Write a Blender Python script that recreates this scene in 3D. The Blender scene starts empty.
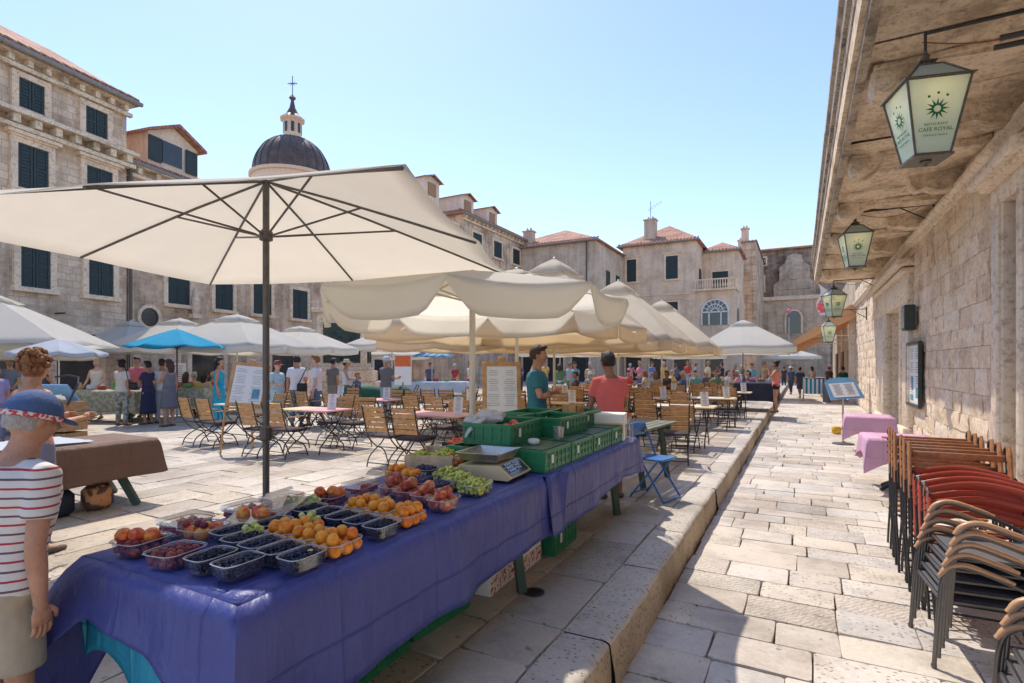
import bpy, bmesh, math, random
from mathutils import Vector, Matrix, noise
R = math.radians
PI = math.pi
rnd = random.Random(7)
scene = bpy.context.scene
C = scene.collection
YAW = R(28.07); CA, SA = math.cos(YAW), math.sin(YAW)
EYE = 1.5
def W(px, z):                       # world x, y of a point at picture column px and depth z
    x = (px - 512) / 540 * z
    return (x * CA - z * SA, x * SA + z * CA)
def G(px, py, top=0.0):             # world point on the level surface of height top
    z = 540 * (EYE - top) / (py - 366)
    return W(px, z)
def H(py, z): return EYE + (366 - py) * z / 540

# ------------------------------------------------------------------ materials
MATS = {}
def newmat(name):
    m = bpy.data.materials.new(name); m.use_nodes = True
    MATS[name] = m
    nt = m.node_tree; b = nt.nodes['Principled BSDF']
    return m, nt, b
def N(nt, t, **k):
    n = nt.nodes.new(t)
    for a, v in k.items():
        if a.startswith('i_'):
            key = a[2:]
            n.inputs[int(key) if key.isdigit() else key].default_value = v
        else: setattr(n, a, v)
    return n
def ramp(nt, src, stops, interp='LINEAR'):
    r = nt.nodes.new('ShaderNodeValToRGB'); r.color_ramp.interpolation = interp
    e = r.color_ramp.elements
    while len(e) > 1: e.remove(e[-1])
    e[0].position = stops[0][0]; e[0].color = (*stops[0][1], 1)
    for p, c in stops[1:]:
        x = e.new(p); x.color = (*c, 1)
    nt.links.new(src, r.inputs[0]); return r.outputs[0]
def mix(nt, fac, a, b, mode='MIX'):
    m = nt.nodes.new('ShaderNodeMix'); m.data_type = 'RGBA'; m.blend_type = mode
    for i, v in ((0, fac), (6, a), (7, b)):
        if hasattr(v, 'is_linked') or isinstance(v, bpy.types.NodeSocket): nt.links.new(v, m.inputs[i])
        elif i == 0: m.inputs[0].default_value = v
        else: m.inputs[i].default_value = (*v, 1) if len(v) == 3 else v
    return m.outputs[2]
def mth(nt, op, a, b=None, c=None):
    m = nt.nodes.new('ShaderNodeMath'); m.operation = op
    for i, v in enumerate((a, b, c)):
        if v is None: continue
        if isinstance(v, (int, float)): m.inputs[i].default_value = v
        else: nt.links.new(v, m.inputs[i])
    return m.outputs[0]
def mul(c, f): return tuple(min(1, x * f) for x in c)
def mat(name, col, rough=.7, var=.12, scale=6, bump=0, metal=0, spec=.4, sub=0, coat=0, bscale=None):
    if name in MATS: return MATS[name]
    m, nt, b = newmat(name)
    b.inputs['Roughness'].default_value = rough; b.inputs['Metallic'].default_value = metal
    b.inputs['Specular IOR Level'].default_value = spec
    if coat: b.inputs['Coat Weight'].default_value = coat
    tc = N(nt, 'ShaderNodeTexCoord')
    nz = N(nt, 'ShaderNodeTexNoise', i_Scale=scale, i_Detail=6.0, i_Roughness=.65)
    nt.links.new(tc.outputs['Object'], nz.inputs['Vector'])
    c = ramp(nt, nz.outputs[0], [(.3, mul(col, 1 - var)), (.7, mul(col, 1 + var))])
    nt.links.new(c, b.inputs['Base Color'])
    if bump:
        n2 = N(nt, 'ShaderNodeTexNoise', i_Scale=bscale or scale * 4, i_Detail=5.0)
        nt.links.new(tc.outputs['Object'], n2.inputs['Vector'])
        bp = N(nt, 'ShaderNodeBump', i_Strength=bump, i_Distance=.01)
        nt.links.new(n2.outputs[0], bp.inputs['Height']); nt.links.new(bp.outputs[0], b.inputs['Normal'])
    if sub:
        b.inputs['Subsurface Weight'].default_value = sub; b.inputs['Subsurface Radius'].default_value = (.02, .01, .006)
    return m
def cloth_mat(name, col, trans=.35, rough=.85, var=.06, tcol=None, bump=.25, scale=3):
    """woven fabric that lets some light through"""
    if name in MATS: return MATS[name]
    m, nt, b = newmat(name)
    b.inputs['Roughness'].default_value = rough; b.inputs['Specular IOR Level'].default_value = .15
    tc = N(nt, 'ShaderNodeTexCoord')
    nz = N(nt, 'ShaderNodeTexNoise', i_Scale=float(scale), i_Detail=5.0)
    nt.links.new(tc.outputs['Object'], nz.inputs['Vector'])
    c = ramp(nt, nz.outputs[0], [(.3, mul(col, 1 - var)), (.7, mul(col, 1 + var * .6))])
    nt.links.new(c, b.inputs['Base Color'])
    n2 = N(nt, 'ShaderNodeTexNoise', i_Scale=scale * 1.6, i_Detail=3.0)
    nt.links.new(tc.outputs['Object'], n2.inputs['Vector'])
    bp = N(nt, 'ShaderNodeBump', i_Strength=bump, i_Distance=.05)
    nt.links.new(n2.outputs[0], bp.inputs['Height']); nt.links.new(bp.outputs[0], b.inputs['Normal'])
    t = N(nt, 'ShaderNodeBsdfTranslucent'); t.inputs[0].default_value = (*(tcol or mul(col, 1.05)), 1)
    mx = N(nt, 'ShaderNodeMixShader'); mx.inputs[0].default_value = trans
    nt.links.new(b.outputs[0], mx.inputs[1]); nt.links.new(t.outputs[0], mx.inputs[2])
    nt.links.new(mx.outputs[0], nt.nodes['Material Output'].inputs[0])
    return m
def clear_mat(name, tint=(.92, .94, .95), gl=.12):
    m, nt, b = newmat(name)
    nt.nodes.remove(b)
    t = N(nt, 'ShaderNodeBsdfTransparent'); t.inputs[0].default_value = (*tint, 1)
    g = N(nt, 'ShaderNodeBsdfGlossy'); g.inputs['Roughness'].default_value = .12; g.inputs[0].default_value = (.95, .95, .95, 1)
    d = N(nt, 'ShaderNodeBsdfDiffuse'); d.inputs[0].default_value = (.7, .7, .72, 1)
    fr = N(nt, 'ShaderNodeLayerWeight', i_Blend=.3)
    m1 = N(nt, 'ShaderNodeMixShader'); m1.inputs[0].default_value = gl * .35
    nt.links.new(t.outputs[0], m1.inputs[1]); nt.links.new(d.outputs[0], m1.inputs[2])
    f2 = mth(nt, 'MULTIPLY_ADD', fr.outputs['Facing'], .35, gl * .5)
    m2 = N(nt, 'ShaderNodeMixShader'); nt.links.new(f2, m2.inputs[0])
    nt.links.new(m1.outputs[0], m2.inputs[1]); nt.links.new(g.outputs[0], m2.inputs[2])
    nt.links.new(m2.outputs[0], nt.nodes['Material Output'].inputs[0])
    return m
def paving_mat(name, cols, pit=.5, rough=.55, mot=.25):
    """limestone slabs; every slab (mesh island) has its own tone, grain and pitting"""
    m, nt, b = newmat(name)
    geo = N(nt, 'ShaderNodeNewGeometry'); tc = N(nt, 'ShaderNodeTexCoord')
    ri = geo.outputs['Random Per Island']
    n = len(cols)
    base = ramp(nt, ri, [(i / n, c) for i, c in enumerate(cols)], 'CONSTANT')
    wn = N(nt, 'ShaderNodeTexWhiteNoise', noise_dimensions='1D'); nt.links.new(ri, wn.inputs['W'])
    off = N(nt, 'ShaderNodeVectorMath', operation='MULTIPLY_ADD')
    off.inputs[1].default_value = (1, 1, 1)
    nt.links.new(tc.outputs['Object'], off.inputs[0])
    sc = N(nt, 'ShaderNodeVectorMath', operation='SCALE'); sc.inputs['Scale'].default_value = 9
    nt.links.new(wn.outputs['Color'], sc.inputs[0]); nt.links.new(sc.outputs[0], off.inputs[2])
    v = off.outputs[0]
    n1 = N(nt, 'ShaderNodeTexNoise', i_Scale=3.2, i_Detail=8.0, i_Roughness=.7); nt.links.new(v, n1.inputs['Vector'])
    f = ramp(nt, n1.outputs[0], [(.32, (1 - mot,) * 3), (.5, (1, 1, 1)), (.72, (1 + mot * .2, 1 + mot * .1, 1))])
    c1 = mix(nt, 1.0, base, f, 'MULTIPLY')
    n3 = N(nt, 'ShaderNodeTexNoise', i_Scale=38.0, i_Detail=4.0, i_Roughness=.8); nt.links.new(v, n3.inputs['Vector'])
    c1 = mix(nt, 1.0, c1, ramp(nt, n3.outputs[0], [(.35, (.86, .85, .83)), (.6, (1.0, 1.0, 1.0))]), 'MULTIPLY')
    # pits : elongated cells, present only on some slabs
    mp = N(nt, 'ShaderNodeMapping'); mp.inputs['Scale'].default_value = (26, 44, 30); nt.links.new(v, mp.inputs[0])
    vo = N(nt, 'ShaderNodeTexVoronoi', feature='F1'); vo.inputs['Scale'].default_value = 1.0; nt.links.new(mp.outputs[0], vo.inputs['Vector'])
    pm = mth(nt, 'LESS_THAN', vo.outputs['Distance'], .27)
    cellr = N(nt, 'ShaderNodeSeparateColor'); nt.links.new(vo.outputs['Color'], cellr.inputs[0])
    pm = mth(nt, 'MULTIPLY', pm, mth(nt, 'LESS_THAN', cellr.outputs[0], .55))
    has = mth(nt, 'LESS_THAN', wn.outputs['Value'], pit)
    pm = mth(nt, 'MULTIPLY', pm, has)
    # tooled slabs : slanting chisel grooves on some
    mp2 = N(nt, 'ShaderNodeMapping'); mp2.inputs['Rotation'].default_value = (0, 0, .7); nt.links.new(v, mp2.inputs[0])
    wv = N(nt, 'ShaderNodeTexWave', i_Scale=9.0, i_Distortion=7.0, i_Detail=3.0); wv.inputs['Detail Scale'].default_value = 2.5; nt.links.new(mp2.outputs[0], wv.inputs['Vector'])
    tool = mth(nt, 'MULTIPLY', mth(nt, 'GREATER_THAN', wn.outputs['Value'], .87), mth(nt, 'LESS_THAN', wv.outputs['Fac'], .38))
    c1 = mix(nt, mth(nt, 'MULTIPLY', tool, .55), c1, mix(nt, 1.0, c1, (.55, .50, .45), 'MULTIPLY'))
    # grime that runs across the slabs
    ng = N(nt, 'ShaderNodeTexNoise', i_Scale=.75, i_Detail=9.0, i_Roughness=.68); nt.links.new(tc.outputs['Object'], ng.inputs['Vector'])
    c1 = mix(nt, 1.0, c1, ramp(nt, ng.outputs[0], [(.36, (.70, .67, .63)), (.5, (.97, .97, .97)), (.66, (1.06, 1.06, 1.06))]), 'MULTIPLY')
    nsp = N(nt, 'ShaderNodeTexNoise', i_Scale=13.0, i_Detail=3.0); nt.links.new(tc.outputs['Object'], nsp.inputs['Vector'])
    c1 = mix(nt, 1.0, c1, ramp(nt, nsp.outputs[0], [(.27, (.55, .5, .45)), (.33, (1, 1, 1))]), 'MULTIPLY')
    c2 = mix(nt, pm, c1, mix(nt, 1.0, c1, (.42, .38, .34), 'MULTIPLY'))
    nt.links.new(c2, b.inputs['Base Color'])
    b.inputs['Roughness'].default_value = rough; b.inputs['Specular IOR Level'].default_value = .35
    hgt = mth(nt, 'SUBTRACT', mth(nt, 'MULTIPLY', n1.outputs[0], .7), mth(nt, 'MULTIPLY', pm, .6))
    hgt = mth(nt, 'ADD', hgt, mth(nt, 'MULTIPLY', n3.outputs[0], .22)); hgt = mth(nt, 'SUBTRACT', hgt, mth(nt, 'MULTIPLY', tool, .35))
    bp = N(nt, 'ShaderNodeBump', i_Strength=.55, i_Distance=.014); nt.links.new(hgt, bp.inputs['Height'])
    nt.links.new(bp.outputs[0], b.inputs['Normal'])
    return m
def ashlar(name, cols, mortar, bw=.55, rh=.27, msize=.012, stain=.35, bumps=.5, irregular=.02):
    """coursed stone wall by the mesh's own uv (metres)"""
    m, nt, b = newmat(name)
    uv = N(nt, 'ShaderNodeTexCoord'); vec = uv.outputs['UV']
    dn = N(nt, 'ShaderNodeTexNoise', i_Scale=2.3, i_Detail=3.0); nt.links.new(vec, dn.inputs['Vector'])
    sc = N(nt, 'ShaderNodeVectorMath', operation='MULTIPLY_ADD'); sc.inputs[1].default_value = (irregular * 2,) * 3
    nt.links.new(dn.outputs['Color'], sc.inputs[0]); nt.links.new(vec, sc.inputs[2])
    br = N(nt, 'ShaderNodeTexBrick', i_Scale=1.0); br.offset = .37; br.squash = .7; br.squash_frequency = 3
    br.inputs['Mortar Size'].default_value = msize; br.inputs['Brick Width'].default_value = bw; br.inputs['Row Height'].default_value = rh
    br.inputs['Color1'].default_value = (0, 0, 0, 1); br.inputs['Color2'].default_value = (1, 1, 1, 1); br.inputs['Mortar'].default_value = (.5, .5, .5, 1)
    br.inputs['Bias'].default_value = 0
    nt.links.new(sc.outputs[0], br.inputs['Vector'])
    sepc = N(nt, 'ShaderNodeSeparateColor'); nt.links.new(br.outputs['Color'], sepc.inputs[0])
    n = len(cols)
    base = ramp(nt, sepc.outputs[0], [(i / max(1, n - 1) * .98, c) for i, c in enumerate(cols)])
    n1 = N(nt, 'ShaderNodeTexNoise', i_Scale=.45, i_Detail=9.0, i_Roughness=.7); nt.links.new(vec, n1.inputs['Vector'])
    n2 = N(nt, 'ShaderNodeTexNoise', i_Scale=6.0, i_Detail=8.0, i_Roughness=.75); nt.links.new(vec, n2.inputs['Vector'])
    mp = N(nt, 'ShaderNodeMapping'); mp.inputs['Scale'].default_value = (1.6, .12, 1); nt.links.new(vec, mp.inputs[0])
    n3 = N(nt, 'ShaderNodeTexNoise', i_Scale=1.5, i_Detail=6.0); nt.links.new(mp.outputs[0], n3.inputs['Vector'])
    c = mix(nt, 1.0, base, ramp(nt, n1.outputs[0], [(.35, (1 - stain, 1 - stain * 1.1, 1 - stain * 1.2)), (.55, (1, 1, 1))]), 'MULTIPLY')
    c = mix(nt, 1.0, c, ramp(nt, n3.outputs[0], [(.36, (1 - stain * .6, 1 - stain * .62, 1 - stain * .65)), (.52, (1, 1, 1))]), 'MULTIPLY')
    c = mix(nt, 1.0, c, ramp(nt, n2.outputs[0], [(.3, (.8, .78, .75)), (.6, (1.04, 1.04, 1.04))]), 'MULTIPLY')
    c = mix(nt, br.outputs['Fac'], c, mortar)
    nt.links.new(c, b.inputs['Base Color']); b.inputs['Roughness'].default_value = .85; b.inputs['Specular IOR Level'].default_value = .2
    h = mth(nt, 'SUBTRACT', mth(nt, 'MULTIPLY', n2.outputs[0], .6), mth(nt, 'MULTIPLY', br.outputs['Fac'], .8))
    bp = N(nt, 'ShaderNodeBump', i_Strength=bumps, i_Distance=.03); nt.links.new(h, bp.inputs['Height'])
    nt.links.new(bp.outputs[0], b.inputs['Normal'])
    return m
def stone(name, col, stain=.4, rough=.85, bump=.6, dark=(.2, .15, .11), scale=1.1):
    """weathered solid limestone with brown and black staining"""
    m, nt, b = newmat(name)
    tc = N(nt, 'ShaderNodeTexCoord'); v = tc.outputs['Object']
    n1 = N(nt, 'ShaderNodeTexNoise', i_Scale=scale, i_Detail=10.0, i_Roughness=.72); nt.links.new(v, n1.inputs['Vector'])
    n2 = N(nt, 'ShaderNodeTexNoise', i_Scale=scale * 9, i_Detail=8.0, i_Roughness=.75); nt.links.new(v, n2.inputs['Vector'])
    c = ramp(nt, n1.outputs[0], [(.38, tuple(x * (1 - stain) + d * stain for x, d in zip(col, dark))), (.52, col), (.7, mul(col, 1.12))])
    c = mix(nt, 1.0, c, ramp(nt, n2.outputs[0], [(.36, (.62, .56, .5)), (.5, (1, 1, 1)), (.8, (1.08, 1.07, 1.05))]), 'MULTIPLY')
    nt.links.new(c, b.inputs['Base Color']); b.inputs['Roughness'].default_value = rough; b.inputs['Specular IOR Level'].default_value = .2
    bp = N(nt, 'ShaderNodeBump', i_Strength=bump, i_Distance=.03)
    nt.links.new(mth(nt, 'ADD', n2.outputs[0], mth(nt, 'MULTIPLY', n1.outputs[0], .5)), bp.inputs['Height']); nt.links.new(bp.outputs[0], b.inputs['Normal'])
    return m
def block_mat(name, cols, bump=.8):
    """hewn wall blocks, one tone to each block"""
    m, nt, b = newmat(name)
    geo = N(nt, 'ShaderNodeNewGeometry'); tc = N(nt, 'ShaderNodeTexCoord'); v = tc.outputs['Object']
    n = len(cols)
    base = ramp(nt, geo.outputs['Random Per Island'], [(i / n, c) for i, c in enumerate(cols)], 'CONSTANT')
    n1 = N(nt, 'ShaderNodeTexNoise', i_Scale=1.4, i_Detail=9.0, i_Roughness=.72); nt.links.new(v, n1.inputs['Vector'])
    n2 = N(nt, 'ShaderNodeTexNoise', i_Scale=16.0, i_Detail=7.0, i_Roughness=.7); nt.links.new(v, n2.inputs['Vector'])
    c = mix(nt, 1.0, base, ramp(nt, n1.outputs[0], [(.34, (.68, .6, .52)), (.52, (1, 1, 1))]), 'MULTIPLY')
    c = mix(nt, 1.0, c, ramp(nt, n2.outputs[0], [(.34, (.72, .68, .63)), (.52, (1, 1, 1)), (.75, (1.06, 1.05, 1.04))]), 'MULTIPLY')
    nt.links.new(c, b.inputs['Base Color']); b.inputs['Roughness'].default_value = .85; b.inputs['Specular IOR Level'].default_value = .2
    bp = N(nt, 'ShaderNodeBump', i_Strength=bump, i_Distance=.02)
    nt.links.new(mth(nt, 'ADD', n2.outputs[0], n1.outputs[0]), bp.inputs['Height']); nt.links.new(bp.outputs[0], b.inputs['Normal'])
    return m
def stripes(name, a, b_, freq, axis=2, duty=.5, coord='Object', trans=0, rough=.8, third=None):
    m, nt, b = newmat(name)
    tc = N(nt, 'ShaderNodeTexCoord'); sp = N(nt, 'ShaderNodeSeparateXYZ'); nt.links.new(tc.outputs[coord], sp.inputs[0])
    nz = N(nt, 'ShaderNodeTexNoise', i_Scale=5.0); nt.links.new(tc.outputs[coord], nz.inputs['Vector'])
    w = mth(nt, 'ADD', sp.outputs[axis], mth(nt, 'MULTIPLY', nz.outputs[0], .12 / freq))
    t = mth(nt, 'MULTIPLY', w, freq)
    f = mth(nt, 'LESS_THAN', mth(nt, 'FRACT', t), duty)
    c = mix(nt, f, a, b_)
    if third:
        f2 = mth(nt, 'LESS_THAN', mth(nt, 'FRACT', mth(nt, 'MULTIPLY', t, .5)), .5)
        c = mix(nt, f, a, mix(nt, f2, b_, third))
    nt.links.new(c, b.inputs['Base Color']); b.inputs['Roughness'].default_value = rough; b.inputs['Specular IOR Level'].default_value = .2
    if trans:
        tr = N(nt, 'ShaderNodeBsdfTranslucent'); nt.links.new(c, tr.inputs[0])
        mx = N(nt, 'ShaderNodeMixShader'); mx.inputs[0].default_value = trans
        nt.links.new(b.outputs[0], mx.inputs[1]); nt.links.new(tr.outputs[0], mx.inputs[2])
        nt.links.new(mx.outputs[0], nt.nodes['Material Output'].inputs[0])
    return m
def patterned(name, a, b_, scale=30, thr=.5):
    m, nt, b = newmat(name)
    tc = N(nt, 'ShaderNodeTexCoord')
    nz = N(nt, 'ShaderNodeTexNoise', i_Scale=float(scale), i_Detail=2.0); nt.links.new(tc.outputs['Object'], nz.inputs['Vector'])
    c = ramp(nt, nz.outputs[0], [(thr - .03, a), (thr + .03, b_)])
    nt.links.new(c, b.inputs['Base Color']); b.inputs['Roughness'].default_value = .85
    return m
def tiles(name, cols):
    m, nt, b = newmat(name)
    tc = N(nt, 'ShaderNodeTexCoord'); v = tc.outputs['UV']
    br = N(nt, 'ShaderNodeTexBrick', i_Scale=1.0); br.offset = 0
    br.inputs['Mortar Size'].default_value = .02; br.inputs['Brick Width'].default_value = .2; br.inputs['Row Height'].default_value = .33
    br.inputs['Color1'].default_value = (*cols[0], 1); br.inputs['Color2'].default_value = (*cols[1], 1); br.inputs['Mortar'].default_value = (*cols[2], 1)
    nt.links.new(v, br.inputs['Vector'])
    n1 = N(nt, 'ShaderNodeTexNoise', i_Scale=.8, i_Detail=6.0); nt.links.new(v, n1.inputs['Vector'])
    c = mix(nt, 1.0, br.outputs['Color'], ramp(nt, n1.outputs[0], [(.35, (.65, .6, .55)), (.6, (1.1, 1.1, 1.1))]), 'MULTIPLY')
    nt.links.new(c, b.inputs['Base Color']); b.inputs['Roughness'].default_value = .8
    w = N(nt, 'ShaderNodeTexWave', i_Scale=2.5); w.bands_direction = 'X'; nt.links.new(v, w.inputs['Vector'])
    bp = N(nt, 'ShaderNodeBump', i_Strength=.8, i_Distance=.05); nt.links.new(w.outputs[0], bp.inputs['Height']); nt.links.new(bp.outputs[0], b.inputs['Normal'])
    return m
def emis(name, col, s):
    m, nt, b = newmat(name)
    b.inputs['Base Color'].default_value = (*col, 1); b.inputs['Emission Color'].default_value = (*col, 1); b.inputs['Emission Strength'].default_value = s
    return m

# ------------------------------------------------------------------ mesh builder
class MB:
    def __init__(s): s.v = []; s.f = []; s.m = []
    def add(s, vs, fs, mi=0, M=None):
        o = len(s.v)
        s.v += [tuple(M @ Vector(p)) if M is not None else tuple(p) for p in vs]
        s.f += [tuple(i + o for i in f) for f in fs]; s.m += [mi] * len(fs); return s
    def box(s, c, d, M=None, mi=0, bev=0, tap=1, rz=0):
        x, y, z = d[0] / 2, d[1] / 2, d[2] / 2
        if rz:
            Mz = Matrix.Translation(c) @ Matrix.Rotation(rz, 4, 'Z'); M = (M @ Mz) if M is not None else Mz; c = (0, 0, 0)
        if bev <= 0:
            vs = []
            for k, t in ((-z, 1), (z, tap)):
                vs += [(c[0] - x * t, c[1] - y * t, c[2] + k), (c[0] + x * t, c[1] - y * t, c[2] + k), (c[0] + x * t, c[1] + y * t, c[2] + k), (c[0] - x * t, c[1] + y * t, c[2] + k)]
            fs = [(3, 2, 1, 0), (4, 5, 6, 7), (0, 1, 5, 4), (1, 2, 6, 5), (2, 3, 7, 6), (3, 0, 4, 7)]
            return s.add(vs, fs, mi, M)
        b = min(bev, x * .9, y * .9, z * .9)
        # chamfered box as stacked octagon-ish loops
        def loop(k, e):
            xx, yy = x - e, y - e; bb = b
            return [(c[0] - xx + bb, c[1] - yy, k), (c[0] + xx - bb, c[1] - yy, k), (c[0] + xx, c[1] - yy + bb, k), (c[0] + xx, c[1] + yy - bb, k),
                    (c[0] + xx - bb, c[1] + yy, k), (c[0] - xx + bb, c[1] + yy, k), (c[0] - xx, c[1] + yy - bb, k), (c[0] - xx, c[1] - yy + bb, k)]
        L = loop(c[2] - z, b * .7) + loop(c[2] - z + b, 0) + loop(c[2] + z - b, 0) + loop(c[2] + z, b * .7)
        fs = [tuple(range(7, -1, -1)), tuple(range(24, 32))]
        for j in range(3):
            for i in range(8): fs.append((j * 8 + i, j * 8 + (i + 1) % 8, j * 8 + 8 + (i + 1) % 8, j * 8 + 8 + i))
        return s.add(L, fs, mi, M)
    def tube(s, pts, r, n=8, M=None, mi=0, cap=True, sq=1.0, up=None):
        pts = [Vector(p) for p in pts]; k = len(pts)
        rr = [r] * k if isinstance(r, (int, float)) else list(r)
        T = []
        for i in range(k):
            a = pts[max(0, i - 1)]; b = pts[min(k - 1, i + 1)]; d = (b - a)
            T.append(d.normalized() if d.length > 1e-9 else Vector((0, 0, 1)))
        u = Vector(up) if up else (Vector((1, 0, 0)) if abs(T[0].x) < .8 else Vector((0, 1, 0)))
        vs = []
        for i in range(k):
            u = (u - T[i] * u.dot(T[i]))
            if u.length < 1e-6: u = T[i].orthogonal()
            u.normalize(); w = T[i].cross(u)
            for j in range(n):
                a = 2 * PI * j / n
                q = rr[i]
                ra, rb = (q if isinstance(q, (tuple, list)) else (q, q * sq))
                vs.append(pts[i] + u * math.cos(a) * ra + w * math.sin(a) * rb)
        fs = []
        for i in range(k - 1):
            for j in range(n): fs.append((i * n + j, i * n + (j + 1) % n, (i + 1) * n + (j + 1) % n, (i + 1) * n + j))
        if cap: fs.append(tuple(range(n - 1, -1, -1))); fs.append(tuple(range((k - 1) * n, k * n)))
        return s.add(vs, fs, mi, M)
    def lathe(s, prof, n=16, c=(0, 0), M=None, mi=0, cap=True, rot=0):
        vs = []; k = len(prof)
        for (r, z) in prof:
            for j in range(n):
                a = 2 * PI * j / n + rot; vs.append((c[0] + r * math.cos(a), c[1] + r * math.sin(a), z))
        fs = []
        for i in range(k - 1):
            for j in range(n): fs.append((i * n + j, i * n + (j + 1) % n, (i + 1) * n + (j + 1) % n, (i + 1) * n + j))
        if cap: fs.append(tuple(range(n - 1, -1, -1))); fs.append(tuple(range((k - 1) * n, k * n)))
        return s.add(vs, fs, mi, M)
    def ell(s, c, r, n=10, m=7, M=None, mi=0, fn=None):
        vs = [(c[0], c[1], c[2] - r[2])]
        for i in range(1, m):
            t = -PI / 2 + PI * i / m
            for j in range(n):
                a = 2 * PI * j / n
                vs.append((c[0] + r[0] * math.cos(t) * math.cos(a), c[1] + r[1] * math.cos(t) * math.sin(a), c[2] + r[2] * math.sin(t)))
        vs.append((c[0], c[1], c[2] + r[2])); fs = []
        for j in range(n): fs.append((0, 1 + (j + 1) % n, 1 + j))
        for i in range(m - 2):
            for j in range(n): fs.append((1 + i * n + j, 1 + i * n + (j + 1) % n, 1 + (i + 1) * n + (j + 1) % n, 1 + (i + 1) * n + j))
        q = 1 + (m - 2) * n; t = len(vs) - 1
        for j in range(n): fs.append((q + j, q + (j + 1) % n, t))
        if fn: vs = [fn(Vector(p)) for p in vs]
        return s.add(vs, fs, mi, M)
    def prism(s, poly, t0, t1, axis='y', M=None, mi=0):
        n = len(poly); vs = []
        for t in (t0, t1):
            for a, b in poly:
                vs.append({'y': (a, t, b), 'x': (t, a, b), 'z': (a, b, t)}[axis])
        fs = [tuple(range(n - 1, -1, -1)), tuple(range(n, 2 * n))] + [(i, (i + 1) % n, n + (i + 1) % n, n + i) for i in range(n)]
        return s.add(vs, fs, mi, M)
    def sheet(s, rows, M=None, mi=0):
        nr, nc = len(rows), len(rows[0])
        vs = [p for r in rows for p in r]
        fs = [(i * nc + j, i * nc + j + 1, (i + 1) * nc + j + 1, (i + 1) * nc + j) for i in range(nr - 1) for j in range(nc - 1)]
        return s.add(vs, fs, mi, M)
    def mesh(s, name, mats, smooth=None):
        me = bpy.data.meshes.new(name); me.from_pydata(s.v, [], s.f)
        mats = mats if isinstance(mats, (list, tuple)) else [mats]
        for m in mats: me.materials.append(m)
        if len(mats) > 1: me.polygons.foreach_set('material_index', s.m)
        bm = bmesh.new(); bm.from_mesh(me); bmesh.ops.recalc_face_normals(bm, faces=bm.faces)
        uvl = bm.loops.layers.uv.new('UVMap')
        for f in bm.faces:
            nn = f.normal
            if abs(nn.z) < .75:
                t = Vector((-nn.y, nn.x, 0)).normalized() if (abs(nn.x) + abs(nn.y)) > 1e-6 else Vector((1, 0, 0))
                st = Vector((0, 0, 1)) if abs(nn.z) < .2 else nn.cross(t)
                for l in f.loops: p = l.vert.co; l[uvl].uv = (p.dot(t), p.dot(st))
            elif abs(nn.z) < .995:
                t = Vector((-nn.y, nn.x, 0)).normalized(); st = nn.cross(t)
                for l in f.loops: p = l.vert.co; l[uvl].uv = (p.dot(t), p.dot(st))
            else:
                for l in f.loops: p = l.vert.co; l[uvl].uv = (p.x, p.y)
        bm.to_mesh(me); bm.free()
        if smooth is not None:
            me.polygons.foreach_set('use_smooth', [True] * len(me.polygons))
            if smooth < 3: me.set_sharp_from_angle(angle=smooth)
        me.update(); return me
    def build(s, name, mats, parent=None, smooth=None, loc=None, rz=0):
        o = bpy.data.objects.new(name, s.mesh(name, mats, smooth)); C.objects.link(o)
        if parent is not None: o.parent = parent
        if loc: o.location = loc
        if rz: o.rotation_euler.z = rz
        return o
def tag(o, label=None, cat=None, group=None, kind=None):
    if label: o['label'] = label
    if cat: o['category'] = cat
    if group: o['group'] = group
    if kind: o['kind'] = kind
    return o
def thing(name, label, cat, loc=(0, 0, 0), rz=0, group=None):
    o = bpy.data.objects.new(name, None); C.objects.link(o); o.empty_display_size = .1
    o.location = loc; o.rotation_euler.z = rz
    return tag(o, label, cat, group)
def dup(root, loc, rz, label, group=None, scale=None):
    kids = {}
    for o in root.children: kids[o] = list(o.children)
    r = root.copy(); C.objects.link(r); r.location = loc; r.rotation_euler = (0, 0, rz)
    r['label'] = label
    if group: r['group'] = group
    if scale: r.scale = scale
    for ch, gs in kids.items():
        c = ch.copy(); C.objects.link(c); c.parent = r
        for g in gs:
            d = g.copy(); C.objects.link(d); d.parent = c
    return r
def solid(o, t, off=0):
    m = o.modifiers.new('thick', 'SOLIDIFY'); m.thickness = t; m.offset = off; return o
def Rz(a): return Matrix.Rotation(a, 4, 'Z')
def Tr(*p): return Matrix.Translation(p)
def arc(c, r, a0, a1, n, plane='yz'):
    out = []
    for i in range(n + 1):
        a = a0 + (a1 - a0) * i / n; p, q = r * math.cos(a), r * math.sin(a)
        out.append({'yz': (c[0], c[1] + p, c[2] + q), 'xz': (c[0] + p, c[1], c[2] + q), 'xy': (c[0] + p, c[1] + q, c[2])}[plane])
    return out
def smooth(pts, n=5):
    """rounded path through the points"""
    P_ = [Vector(p) for p in pts]; P_ = [P_[0] * 2 - P_[1]] + P_ + [P_[-1] * 2 - P_[-2]]; out = []
    for i in range(1, len(P_) - 2):
        a, b, c, d = P_[i - 1:i + 3]
        for k in range(n):
            t = k / n; out.append(.5 * ((2 * b) + (c - a) * t + (2 * a - 5 * b + 4 * c - d) * t * t + (3 * b - a - 3 * c + d) * t ** 3))
    out.append(P_[-2]); return out
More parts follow.
